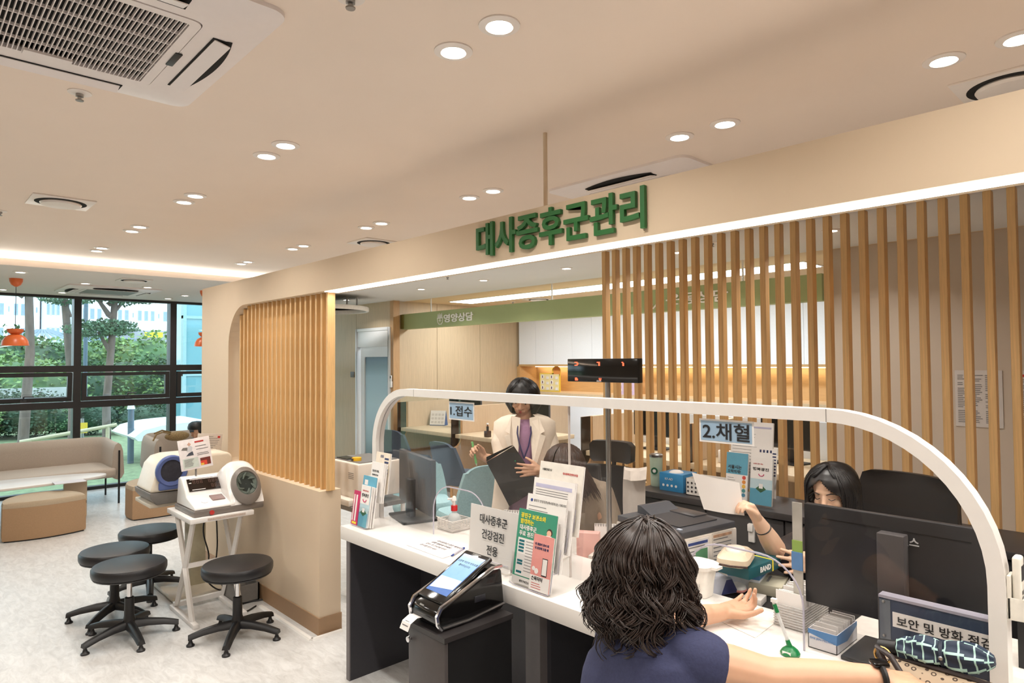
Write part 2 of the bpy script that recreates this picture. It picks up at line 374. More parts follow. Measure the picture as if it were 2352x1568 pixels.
for k, (row, nm, X) in enumerate(((row1, 'row left of the sign beam', 1.21), (row2, 'row above the sign beam', 2.375))):
    for i, p in enumerate(row):
        q = at(*p, z=HC)
        od = 'farthest' if i//2 == len(row)//2-1 else ordn[i//2]
        downlight((X, q.y, HC), 'round downlight, %s of the %s pair, ceiling %s' % ('nearer' if i % 2 == 0 else 'farther', od, nm), P_DOWN*(.75 if k else .8), WARM, 'ceiling downlights '+nm)
# unseen pairs added to light the camera side, as if the rows went on
for X, ys in ((1.21, (.1, -1.1, -2.4)), (2.375, (-.75, -2.0)), (-.6, (4.9, 3.6, 2.3, 1.0, -.3, -1.6))):
    for y in ys:
        for e in (-.09, .09): downlight((X, y+e, HC), 'added round white downlight out of view, beside and behind the viewpoint', P_DOWN*1.05, WARM, 'added ceiling downlights out of frame', spread=2.6)
for i, p in enumerate(((965, 663), (1113, 643), (1305, 616), (782, 687), (1560, 579), (1910, 529))):
    q = at(*p, z=HI); w = ('left of the green sign', 'above the nutrition sign', 'left of the slat screen', 'by the white ring pendant', 'seen between the middle slats', 'seen between the right-hand slats')[i]
    downlight((4.31, q.y, HI), 'small downlight in the grey staff ceiling, '+w, P_IN*1.0, NEUT, 'staff ceiling downlights')
for i, p in enumerate(((47, 624), (196, 650), (339, 659), (143, 671), (386, 685), (425, 678), (5, 664))):
    q = at(*p, z=HS); w = ('above the left orange pendant', 'left of the far ceiling cassette', 'right of the far ceiling cassette', 'at the window edge beside the cassette', 'at the window edge, rightmost', 'second from the cream portal wall', 'at the left picture edge')[i]
    downlight(tuple(q), 'small downlight in the window-side soffit '+w, P_SOFF, NEUT, 'soffit downlights')
# cove light behind the soffit lip
o = struct('trim_1', MB().box((-3.9, 7.08, HS+.032), (4.8, 7.12, HS+.045)), mt('cove_led', (255, 250, 238), .5, emit=20, ecol=(1, .95, .86)))
area('cove_lamp', (.4, 7.10, HS+.05), 8.4, P_COVE, (1, .94, .85), rot=(rad(180+32), 0, 0), shape='RECTANGLE', sy=.05)
# linear lights in the back ceiling
lp = [(5.53, 7.08, 5.0), (5.53, 4.96, 3.6), (5.53, 3.56, 2.3)]
for i, (x, ya, yb) in enumerate(lp):
    w = ('far end panel', 'middle panel', 'near end panel behind the slats')[i]
    t = thing('linear_ceiling_light', 'long white linear ceiling light over the booths, '+w, 'light', (x, yb, HI), group='linear ceiling lights')
    part('frame', MB().box((x-.02, yb-.02, HI-.006), (x+.40, ya+.02, HI)), WHITE, t); part('diffuser', MB().box((x, yb, HI-.010), (x+.38, ya, HI-.006)), mt('panel_light', (250, 252, 255), .5, emit=9, ecol=(.95, .98, 1)), t)
    area('linear_lamp', (x+.19, (ya+yb)/2, HI-.014), .36, P_STRIP*5, COOL, shape='RECTANGLE', sy=ya-yb)
# four-way ceiling cassettes
ACW = mt('cassette_white', (232, 222, 218), .4, var=.01)
DARKV = mt('vent_shade_dark', (20, 17, 15), .9, var=.1)  # near-black colour painted for the shade inside vent openings
def cassette(x0, y0, x1, y1, z, label, grille=True):
    w = (x1-x0); t = thing('ceiling_cassette', label, 'air conditioner', ((x0+x1)/2, (y0+y1)/2, z), group='ceiling cassettes')
    cx, cy = (x0+x1)/2, (y0+y1)/2; h = w/2; g = h*.60; zz = z-.028
    def rr(hh, r, zq, n=6):
        P = []
        for sx, sy, a in ((1, 1, 0), (-1, 1, pi/2), (-1, -1, pi), (1, -1, 3*pi/2)):
            for i in range(n+1): q = a+pi/2*i/n; P.append((cx+sx*(hh-r)+r*cos(q), cy+sy*(hh-r)+r*sin(q), zq))
        return P
    part('panel', MB().loft([rr(h, .05, z), rr(h, .05, z-.012), rr(h*.80, .05, zz), rr(g+.012, .03, zz), rr(g+.012, .03, zz+.018)], cap=False), ACW, t, smooth=True, ang=30)
    part('inner_frame', MB().loft([rr(g+.009, .03, zz+.012), rr(g+.009, .03, zz-.002), rr(g*.93, .008, zz-.002), rr(g*.93, .008, zz+.012)], cap=False), ACW, t, smooth=True, ang=30)
    part('intake', MB().box((cx-g, cy-g, z-.004), (cx+g, cy+g, z)), DARKV, t)  # flat dark plate in place of a shaded recess
    gi = g*.93
    if grille:
        n = 42
        fin = MB().box((-.0013, -gi, -.002), (.0013, gi, .007)).mesh('fin', ACW)
        for i in range(n):
            x = cx-gi+2*gi*(i+.5)/n; o = link('grille_fin', fin, t); o.location = (x-cx, 0, zz-z)
        bar = MB().box((-.0015, -gi, 0), (.0015, gi, .008)).mesh('bar', ACW)
        for i in range(1, 6):
            y = cy-gi+2*gi*i/6; o = link('grille_bar', bar, t); o.location = (0, y-cy, zz-z); o.rotation_euler = (0, 0, pi/2)
    else:
        part('filter', MB().box((cx-gi, cy-gi, zz-.001), (cx+gi, cy+gi, zz+.004)), MGREY, t)
    for k in range(4):
        R = MX.Translation((cx, cy, 0)) @ MX.Rotation(k*pi/2, 4, 'Z')
        q = (g+h)/2+.004; L_ = g*.80
        pts = [(q-.038, -L_), (q-.038, L_), (q+.012, L_)] + [(q+.012+.02*cos(a*pi/16), L_*(1-a/8)) for a in range(-8+8, 17)]
        outer = [(q+.014+.028*(1-(y/L_)**2), y) for y in [L_*(1-i/8) for i in range(17)]]
        po = [(q-.038, -L_), (q-.038, L_)] + outer
        part('outlet_slot', MB().prism([(x, y, zz-.0005+.012*max(0, (x-(h*.8))/(h*.2))) for x, y in po], (0, 0, -.002), R), DARKV, t)
        part('louver', MB().prism([(q-.032, -L_*.97, zz-.001), (q-.032, L_*.97, zz-.001), (q+.010, L_*.97, zz-.010), (q+.010, -L_*.97, zz-.010)], (0, 0, -.003), R), ACW, t)
    return t
t = cassette(-.115, 1.645, .755, 2.515, HC, 'large white four-way ceiling cassette at the top left with open louvred grille')
part('sensor_plate', MB().box((.583, 2.03, HC-.034), (.603, 2.13, HC-.030)), BLACK, t, bevel=.002)
part('label_strip', MB().box((.257, 2.29, HC-.036), (.375, 2.325, HC-.028)), ACW, t)
cassette(2.585, 1.59, 3.45, 2.47, HC, 'white ceiling cassette partly hidden above the green sign', False)
cassette(1.335, 8.2, 2.25, 9.12, HS, 'white ceiling cassette over the sofas by the window', False)
def diffuser(p, s, label):
    x, y, z = p; t = thing('ceiling_diffuser', label, 'vent', p, group='ceiling diffusers')
    part('plate', MB().box((x-s, y-s, z-.008), (x+s, y+s, z)), RING, t, bevel=.002); part('gap', MB().lathe([(s*.84, -.009), (s*.84, -.0082), (s*.70, -.0082)], 40, p), DARKV, t)
    part('disc', MB().lathe([(.001, -.028), (s*.64, -.024), (s*.68, -.014), (s*.66, -.009)], 40, p), RING, t, smooth=True)
diffuser(tuple(at(140, 463, z=HC)), .15, 'square ceiling vent with a round disc at the left')
diffuser(tuple(at(2322, 192, z=HC)), .15, 'square ceiling vent with a round disc at the right picture edge')
diffuser(tuple(at(858, 556, z=HC)), .15, 'square ceiling vent with a round disc just above the beam')
diffuser(tuple(at(308, 643, z=HS)), .14, 'square ceiling vent with a round disc in the window soffit')
diffuser(tuple(at(1237, 687, z=HI)), .16, 'round vent in the beige ceiling above the nutrition sign')
def sprinkler(p, z, label):
    q = at(*p, z=z); t = thing('sprinkler', label, 'sprinkler', tuple(q), group='sprinklers')
    part('rose', MB().lathe([(.036, 0), (.036, -.003), (.02, -.006)], 24, q), RING, t, smooth=True); part('head', MB().lathe([(.012, -.004), (.012, -.016), (.006, -.018), (.006, -.026), (.013, -.027), (.012, -.030)], 16, q), STEEL, t, smooth=True)
sprinkler((183, 212), HC, 'sprinkler head below the large ceiling cassette'); sprinkler((0, 484), HC, 'sprinkler head at the left picture edge')
sprinkler((805, -6), HC, 'sprinkler head at the top picture edge'); sprinkler((1636, 557), HI, 'sprinkler head above the first wooden slats'); sprinkler((1028, 635), HI, 'sprinkler head in the grey staff ceiling'); sprinkler((1178, 693), HI, 'sprinkler head in the beige ceiling')
# ================================================================== staff side and the rooms behind
SAGE = mt('sage_green', (166, 178, 126), .6, var=.02, scale=4)
SIGNW = mt('sign_white', (252, 250, 246), .4, var=.005)
gb = thing('hanging_sign_beam', 'long sage green hanging sign beam over the counselling booths', 'sign', (5.02, 2.0, 2.03))
part('beam', MB().box((5.02, 1.95, 2.03), (5.13, 7.49, 2.232)), SAGE, gb)
part('end_cap', MB().box((5.0, 7.44, 2.035), (5.02, 7.498, 2.225)), mt('olive_side', (128, 118, 62), .6), gb)
for y in (4.75, 2.6, 6.9): part('hanger_rod', MB().cyl((5.075, y, 2.232), (5.075, y, HI), .008, n=10), WHITE, gb, smooth=True)
text('lettering', '영양상담', .118, SIGNW, gb, (5.018, 6.265, 2.13), -EY, EZ, bold=.022, depth=.008, fitw=.57)
text('lettering', '운동상담', .118, SIGNW, gb, (5.018, 3.0, 2.13), -EY, EZ, bold=.022, depth=.008, fitw=.60)
def bowl_icon(yc):
    P = []
    sh = [(-.055, .02), (-.05, -.03), (-.025, -.058), (.025, -.058), (.05, -.03), (.055, .02)]
    m = MB().tube([(5.016, yc-a, 2.12+b) for a, b in sh]+[(5.016, yc+.055, 2.14)], .005, 6)
    m.box((5.012, yc-.02, 2.105), (5.019, yc+.02, 2.115)).box((5.012, yc-.005, 2.09), (5.019, yc+.005, 2.13))
    for a, b in ((-.04, .05), (-.015, .06), (.01, .05), (.035, .06)): m.tube([(5.016, yc-a-.01, 2.142), (5.016, yc-a, 2.142+b), (5.016, yc-a+.012, 2.142)], .004, 6)
    return m
part('bowl_icon', bowl_icon(6.63), SIGNW, gb); 
m = MB().tube([(5.016, 3.48+.04*cos(a), 2.10+.0*a) for a in (0, 1.5, 3)], .007, 6).tube([(5.016, 3.44, 2.06), (5.016, 3.36, 2.14), (5.016, 3.33, 2.10)], .007, 6).tube([(5.016, 3.40, 2.17), (5.016, 3.36, 2.15)], .012, 6)
part('exercise_icon', m, SIGNW, gb)
# wall cabinets above the lit niche
CABW = mt('cabinet_white', (238, 242, 248), .35, var=.01)
ys = [7.463-.372*i for i in range(14)]
for i in range(13):
    t = thing('wall_cabinet_unit', 'white handleless wall cabinet over the lit niche, number %d from the wood wall' % (i+1), 'cabinet', (7.2, ys[i+1], 1.54), group='white wall cabinets')
    t['label'] = 'white handleless wall cabinet over the lit niche, %s from the pale wood wall' % ('first', 'second', 'third', 'fourth', 'fifth', 'sixth', 'seventh', 'eighth', 'ninth', 'tenth', 'eleventh', 'twelfth', 'thirteenth')[i]
    part('body', MB().box((7.22, ys[i+1], 1.54), (7.62, ys[i], HI)), CABW, t); part('door', MB().box((7.2, ys[i+1]+.0015, 1.535), (7.22, ys[i]-.0015, HI-.01)), CABW, t)
m = MB().box((7.19, 2.62, 1.505), (7.62, 7.465, 1.535)).box((7.57, 2.62, 1.12), (7.62, 7.465, 1.505)).box((7.19, 7.44, 1.12), (7.57, 7.5, 1.505))
t = thing('niche_shelf', 'wooden niche with a lit back panel under the white wall cabinets', 'shelf', (7.19, 5, .0))
part('surround', m, mt('niche_oak', (196, 158, 108), .5, var=.08, scale=10, wood=1, stretch=(5, .5, 5)), t)
part('worktop', MB().box((6.98, 2.62, 1.085), (7.62, 7.465, 1.12)), PANEL, t); part('base_front', MB().box((7.05, 2.62, 0), (7.6, 7.465, 1.085)), CABW, t)
part('niche_led', MB().box((7.5, 2.7, 1.49), (7.55, 7.4, 1.504)), mt('niche_led_light', (255, 238, 200), .5, emit=4, ecol=(1, .85, .6)), t)
area('niche_lamp', (7.5, 5.0, 1.485), .04, 6, (1, .84, .6), shape='RECTANGLE', sy=4.6)
# teaching boards in the niche
t = thing('nutrition_board', 'yellow display board with a round orange top in the niche', 'board', (7.3, 6.9, 1.12))
YEL = mt('board_yellow', (238, 204, 70), .5, var=.02); CRM = mt('board_cream', (236, 222, 170), .5, var=.02); ORA = mt('board_orange', (226, 150, 80), .5)
part('backing', MB().box((7.30, 6.68, 1.12), (7.312, 7.11, 1.40)).cyl((7.30, 6.76, 1.42), (7.312, 6.76, 1.42), .088, n=28), YEL, t); part('sheet', MB().box((7.296, 6.70, 1.135), (7.30, 7.09, 1.385)), CRM, t)
part('round_title', MB().cyl((7.297, 6.745, 1.425), (7.30, 6.745, 1.425), .072, n=28), ORA, t)
DRKR = mt('print_maroon', (96, 52, 60), .5)
for r in range(3):
    for c in range(2):
        y = 7.04-c*.19; z = 1.345-r*.083
        part('food_picture', MB().cyl((7.292, y, z), (7.296, y, z), .032, n=16), PAPER, t); part('food_mark', MB().box((7.290, y-.008, z-.02), (7.292, y+.008, z+.018)), DRKR, t)
        part('pocket', MB().box((7.286, y-.13, z-.035), (7.296, y-.085, z+.005)), PAPER, t)
for i, y in enumerate((5.53, 5.36)):
    t = thing('food_board', 'lilac board of food pictures in the niche, %s' % ('left one beside the number display', 'right one')[i], 'board', (7.3, y, 1.12), group='lilac boards')
    part('backing', MB().box((7.30, y-.1, 1.12), (7.31, y+.1, 1.40)), mt('lilac', (206, 184, 214), .5), t)
    for r in range(3): part('food_picture', MB().cyl((7.294, y+.03, 1.18+r*.08), (7.30, y+.03, 1.18+r*.08), .03, n=14), PAPER, t); part('food_mark', MB().cyl((7.29, y+.03, 1.18+r*.08), (7.294, y+.03, 1.18+r*.08), .014, n=8), mt('food_brown', (150, 96, 60), .5), t)
# booth partitions with dark acrylic fronts and desks between them
DACR = mt('smoked_acrylic', (44, 30, 20), .12, var=.15, scale=6, spec=.6)
def booth_panel(y, x1, z1, label):
    t = thing('booth_partition', label, 'partition', (4.74, y, 0), group='booth partitions')
    xa = 4.74; xc = 4.885; zc = .575
    pr = [(xa, 0), (x1, 0), (x1, z1), (xc, z1), (xc, zc+.14)] + [(xa+(xc-xa)*(.5+.5*cos(a)), zc+.14-.14*sin(a)) for a in [pi/2*i/8 for i in range(1, 8)]] 
    pr = [(xa, 0), (x1, 0), (x1, z1), (xc, z1)] + [(xc-.145+.145*cos(-a), zc+.145-.145*sin(a)) for a in [pi/2*i/8 for i in range(9)]]
    part('board', MB().prism([(x, y, z) for x, z in pr], (0, .045, 0)), mt('booth_wood', (200, 172, 140), .5, var=.07, scale=9, wood=1, stretch=(7, 7, .45)), t)
    da = [(xa, z1), (xa, zc)] + [(xc-.145+.145*cos(-a), zc+.145-.145*sin(a)) for a in [pi/2*(8-i)/8 for i in range(9)]] + [(xc, z1)]
    part('smoked_front', MB().prism([(x, y+.015, z) for x, z in da], (0, .015, 0)), DACR, t)
    m = MB().tube([(x-.006, y+.022, z) for x, z in [(xa, 0), (xa, zc)]+[(xc-.145+.145*cos(-a), zc+.145-.145*sin(a)) for a in [pi/2*(8-i)/8 for i in range(9)]]+[(xc, z1)]], .02, 4)
    part('edge_band', m, OAKD, t)
booth_panel(7.15, 6.37, 1.07, 'wooden booth partition beside the glass door with smoked front corner')
booth_panel(6.03, 6.78, 1.06, 'wooden booth partition behind the woman in the cream jacket')
booth_panel(4.05, 6.78, 1.06, 'wooden booth partition seen behind the first slats'); booth_panel(2.95, 6.78, 1.06, 'wooden booth partition behind the middle slats')
for ya, yb, nm in ((7.145, 6.08, 'first booth by the glass door'), (6.025, 5.0, 'booth behind the standing woman'), (4.045, 3.0, 'booth behind the slat screen'), (2.945, 2.0, 'booth at the end of the slat screen')):
    t = thing('booth_desk', 'wooden desk shelf in the '+nm, 'desk', (4.95, (ya+yb)/2, 0), group='booth desks')
    part('top', MB().box((4.77, yb, .70), (5.7, ya, .745)), PANEL, t, bevel=.004); part('support', MB().box((5.6, yb+.01, 0), (5.64, ya-.01, .70)), PANEL, t)
    if ya in (4.045, 2.945): part('back_board', MB().box((5.68, yb, .745), (5.70, ya, 1.06)), CABW, t)
# things on the booth desks
def monitor(label, x, y, z, rz, w=.54, h=.32, back=True, name='computer_monitor', group=None, base=.12):
    t = thing(name, label, 'monitor', (x, y, z), rz, group=group)     # screen faces local +y
    part('screen_housing', MB().box((-w/2, -.02, base), (w/2, .01, base+h)), DGREY if back else BLACK, t, world=False, bevel=.006)
    part('screen', MB().box((-w/2+.008, .01, base+.012), (w/2-.008, .012, base+h-.008)), BLACKG, t, world=False)
    part('stand_arm', MB().box((-.035, -.055, .012), (.035, -.02, base+h*.55)), BLACK, t, world=False, bevel=.006)
    part('stand_base', MB().box((-.13, -.12, 0), (.13, .08, .014)), BLACK, t, world=False, bevel=.005)
    return t
monitor('dark monitor on the first booth desk behind the flip calendar', 5.35, 6.55, .745, rad(100), h=.34)
monitor('dark monitor behind the head of the woman in cream jacket', 5.35, 5.35, .745, rad(95), h=.34)
monitor('dark monitor seen between the first slats', 5.3, 3.62, .745, rad(90), w=.5, h=.34); monitor('dark monitor seen between the right-hand slats', 5.3, 2.35, .745, rad(80), w=.5, h=.34)
t = thing('desk_calendar', 'white desk calendar with blue stand on the first booth desk', 'calendar', tuple(at(1004, 977, z=.745)), rad(-62))
part('stand', MB().prism([(-.11, 0, 0), (-.11, .1, 0), (-.11, .05, .19)], (.22, 0, 0)), INKB, t, world=False); mx = MX.Translation((0, -.004, 0)) @ MX.Rotation(-.25, 4, 'X')
part('page', MB().box((-.108, -.002, .01), (.108, .0, .20), mx), PAPER, t, world=False)
m = MB()
for r in range(3):
    for c in range(4): m.box((-.09+c*.048, -.003, .03+r*.05), (-.055+c*.048, -.002, .06+r*.05), mx)
part('print', m, mt('faint_print', (214, 208, 204), .7), t, world=False)
t = thing('date_blocks', 'white flip date blocks reading 0 4 beside the calendar', 'calendar', tuple(at(966, 972, z=.745)), rad(-47))
part('holder', MB().box((-.11, -.02, 0), (.11, .03, .012)), WHITE, t, world=False)
for i, s in enumerate(('', '0', '4', 'WED')):
    x = -.085+.055*i; b = part('block', MB().box((x-.026, -.016, .012), (x+.026, .026, .075)), INKB if i == 0 else WHITE, t, world=False)
    if s: text('number', s, .036 if len(s) == 1 else .02, INK, b, (x, -.0165, .044), EX, EZ, bold=.02, off=(0, 0, 0))
t = thing('notice_clip', 'paper notices clipped above the calendar in the first booth', 'paper', tuple(at(985, 968, z=.746)), rad(-50))
part('sheet', MB().box((-.05, 0, 0), (.06, .003, .25)), PAPER, t, world=False); part('clip', MB().box((-.02, -.005, .23), (.03, .006, .26)), STEEL, t, world=False)
t = thing('wood_perfume_bottle', 'small dark bottle on the booth desk beside the cream sleeve', 'bottle', (4.84, 5.53, .745))
part('body', MB().box((-.03, -.03, 0), (.03, .03, .07)), mt('dark_amber', (70, 44, 30), .2), t, world=False, bevel=.006); part('cap', MB().cyl((0, 0, .07), (0, 0, .12), .014), BLACK, t, world=False, smooth=True); part('top', MB().cyl((0, 0, .14), (0, 0, .155), .012), PAPER, t, world=False); part('neck', MB().cyl((0, 0, .12), (0, 0, .14), .008), mt('copper', (150, 90, 60), .3, .6), t, world=False)
# upholstered chairs
def shell_chair(label, x, y, rz, mat, group=None, legs=OAKD, h=.80):
    t = thing('shell_chair', label, 'chair', (x, y, 0), rz, group=group)       # faces local +y
    rings = []
    for i in range(9):
        u = i/8; z = .40+u*(h-.40); w = .235-.05*u**2*1.1; yb = -.20-.10*u
        row = []
        for k in range(17):
            a = -1+2*k/16; row.append((w*a*(1 if abs(a) < .9 else .98), yb+.09*abs(a)**2.2*(1-.5*u), z-(.05*abs(a)**4 if i == 8 else 0)))
        rings.append(row)
    full = [r+[(p[0], p[1]-.035, p[2]) for p in r[::-1]] for r in rings]
    part('backrest', MB().loft(full), mat, t, world=False, smooth=True, bevel=.0)
    sq = lambda s, z: [(s*.24*(abs(cos(a))**.5*(1 if cos(a) > 0 else -1)), s*.23*(abs(sin(a))**.5*(1 if sin(a) > 0 else -1)), z) for a in [2*pi*i/24 for i in range(24)]]
    part('seat', MB().loft([sq(.9, .36), sq(1, .39), sq(1, .43), sq(.93, .455), sq(.5, .46)]), mat, t, world=False, smooth=True)
    for sx in (-1, 1):
        for sy in (-1, 1): part('leg', MB().cyl((sx*.17, sy*.15, .38), (sx*.22, sy*.21, 0), .016, .011, 10), legs, t, world=False, smooth=True)
    return t
SLATE = mt('slate_fabric', (64, 72, 84), .8, var=.08, scale=90, bump=.2); TEAL = mt('pale_blue_fabric', (150, 182, 186), .8, var=.08, scale=70, bump=.2)
shell_chair('slate blue upholstered chair in the first booth', 4.52, 6.62, rad(-80), SLATE, 'slate chairs'); shell_chair('slate blue upholstered chair behind the woman in cream jacket', 4.25, 5.25, rad(-90), SLATE, 'slate chairs')
q = at(1064, 1190, z=.42); shell_chair('pale blue upholstered chair with angular back behind the hand sanitizer', q.x+.12, q.y+.05, rad(-12), TEAL, 'pale blue chairs', legs=DGREY, h=.84)
q = at(952, 1178, z=.42); shell_chair('pale blue upholstered chair seen low behind the left monitor stand', q.x+.25, q.y+.25, rad(150), TEAL, 'pale blue chairs', legs=DGREY, h=.74)
# second row of slats behind the staff
t = thing('slat_screen', 'floor to ceiling screen of spaced oak slats behind the staff', 'screen', (3.85, 1.8, 0))
S2 = MB().box((0, 0, 0), (.055, .034, 1)).mesh('slat', OAK, bevel=.002, seg=1)
for i in range(29):
    o = link('slat', S2, t); o.location = (0, 3.058-.0945*i-1.8, 0); o.scale = (1, 1, HI)
part('rail', MB().box((3.86, .35, .70), (3.895, 3.06, .735)), OAK, t)
# dark credenza
CHAR = mt('charcoal_laminate', (66, 62, 62), .45, var=.04, scale=30); CHAR2 = mt('charcoal_front', (58, 55, 55), .5, var=.04, scale=30)
tc_ = thing('credenza', 'long charcoal credenza along the slat screen behind the staff', 'cabinet', (3.43, 1.5, 0))
part('top', MB().box((3.41, -.8, .75), (3.83, 2.50, .785)), CHAR, tc_, bevel=.003); part('carcass', MB().box((3.45, -.78, 0), (3.82, 2.48, .75)), CHAR, tc_)
for i in range(7):
    y = 2.47-.46*i; d = part('door', MB().box((3.43, y-.455, .03), (3.45, y-.005, .74)), CHAR2, tc_, bevel=.002)
    if i in (1, 2): part('cable_clip', MB().box((3.415, y-.30, .60), (3.43, y-.265, .70)).box((3.40, y-.298, .66), (3.415, y-.268, .70)), WHITE, d, bevel=.003)
# posters on the grey wall
def notice(name, label, y0, y1, z0, z1, x=5.088, cols=3, rows=26, accent=None, mat=PAPER):
    t = thing(name, label, 'notice', (x, (y0+y1)/2, z0)); part('sheet', MB().box((x-.003, y0, z0), (x, y1, z1)), mat, t)
    m = MB(); w = (y1-y0-.03)
    for c in range(cols):
        for r in range(rows):
            if random.random() < .12: continue
            ya = y1-.015-w*c/cols; l = w/cols*(.35+.5*random.random()); z = z1-.03-(z1-z0-.05)*r/rows; m.box((x-.0042, ya-l, z-(z1-z0)/rows*.33), (x-.003, ya, z))
    part('print', m, INKG, t)
    if accent: part('accent', MB().box((x-.0045, y0+.01, z1-.04), (x-.0043, y1-.01, z1-.025)), accent, t)
    return t
LAM = mt('laminated_paper', (206, 200, 196), .3, var=.01)
notice('wall_notice', 'laminated table of rules on the grey wall behind right-hand slats', .885, 1.14, 1.15, 1.515, mat=LAM); notice('wall_notice', 'laminated notice with a red heading at the right picture edge', .52, .815, 1.14, 1.515, accent=INKR, cols=1, mat=LAM)
# ================================================================== waiting corner on the left
LEATH = mt('black_leather', (30, 29, 31), .38, var=.1, scale=160, bump=.12); BASEB = mt('black_nylon', (26, 25, 26), .4, var=.06)
def stool(label, p, rz, gas=CHROME):
    t = thing('swivel_stool', label, 'stool', (p.x, p.y, 0), rz, group='black swivel stools')
    part('seat', MB().lathe([(.001, .372), (.17, .372), (.192, .378), (.196, .392), (.196, .418), (.188, .430), (.16, .436), (.001, .438)], 40), LEATH, t, world=False, smooth=True)
    part('seat_plate', MB().lathe([(.001, .352), (.05, .352), (.186, .366), (.19, .374), (.001, .374)], 32), BASEB, t, world=False, smooth=True)
    part('gas_lift', MB().cyl((0, 0, .22), (0, 0, .355), .014, n=16), gas, t, world=False, smooth=True)
    part('column', MB().lathe([(.040, .06), (.036, .10), (.027, .13), (.025, .235), (.020, .238)], 20), BASEB, t, world=False, smooth=True)
    for k in range(5):
        a = 2*pi*k/5; R = MX.Rotation(a, 4, 'Z')
        rings = []
        for r, z, w, h in ((.025, .085, .026, .024), (.10, .082, .024, .02), (.18, .070, .022, .017), (.235, .056, .021, .015), (.258, .050, .020, .013)):
            rings.append([(r, -w, z-h), (r, w, z-h), (r, w*.7, z+h*.6), (r, 0, z+h), (r, -w*.7, z+h*.6)])
        lg = part('leg', MB().loft(rings, mx=R), BASEB, t, world=False, smooth=True, ang=55)
        part('foot', MB().lathe([(.022, 0), (.022, .008), (.014, .014), (.009, .03), (.013, .045)], 14, (.245, 0, 0), mx=R), BASEB, lg, world=False, smooth=True)
stool('black round swivel stool in front of the blood pressure monitor', at(546, 1289, z=.438), .35)
stool('black swivel stool with a chrome lift, front left of the group', at(298, 1290, z=.438), .95)
stool('black swivel stool at the far left behind the chrome-lift stool', at(264, 1257, z=.438), .2, BASEB)
stool('black swivel stool farthest back, beside the ottoman', at(345, 1212, z=.438), .7, BASEB)
# white stand with the blood pressure monitor
fl = at(437, 1452, z=0); fb = at(405, 1416, z=0)
ZT_ = .655
c0 = at(437, 1194, z=ZT_); cl = at(391, 1147, z=ZT_); cr = at(598, 1176, z=ZT_)
sx, sy = c0.x, c0.y; W_ = cr.x-c0.x; D_ = min(.46, cl.y-c0.y)
st = thing('monitor_stand', 'white metal stand with crossed legs under the white blood pressure monitor', 'stand', (sx+W_/2, sy+D_/2, 0))
part('top', MB().box((sx, sy, ZT_-.03), (sx+W_, sy+D_, ZT_)), WHITEM, st, bevel=.003)
for x in (sx+.035, sx+W_-.06):
    m = [(x, sy+.05), (x, sy+D_-.05)]
    part('leg', MB().tube([(x, sy+.06, .02), (x, sy+.20, .32), (x, sy+.06, ZT_-.03)], .017, 4), WHITEM, st)
    part('leg', MB().tube([(x+.012, sy+D_-.05, .02), (x+.012, sy+.24, .32), (x+.012, sy+D_-.05, ZT_-.03)], .017, 4), WHITEM, st)
    part('foot', MB().box((x-.016, sy-.01, 0), (x+.016, sy+D_, .026)), WHITEM, st, bevel=.002)
part('crossbar', MB().box((sx+.03, sy+D_-.06, .02), (sx+W_-.04, sy+D_-.03, .05)), WHITEM, st); part('crossbar', MB().box((sx+.03, sy+.2, .31), (sx+W_-.04, sy+.225, .335)), WHITEM, st)
part('notice_strip', MB().box((sx+.10, sy-.0015, ZT_-.022), (sx+.33, sy-.0005, ZT_-.008)), mt('strip_print', (196, 180, 170), .5, var=.3, scale=400), st)
BPW = mt('monitor_white', (240, 237, 234), .25, var=.01, coat=.3); BPG = mt('monitor_grey', (122, 114, 108), .4, var=.02); CUFF = mt('cuff_fabric', (98, 108, 100), .85, var=.2, scale=25, bump=.4)
LEDK = mt('display_black', (30, 20, 18), .15, var=.05); SEG = mt('unlit_segments', (92, 62, 52), .4)
bp = thing('blood_pressure_monitor', 'white arm-in blood pressure monitor with grey cuff ring on stand', 'medical device', (sx+.03, sy+.03, ZT_))
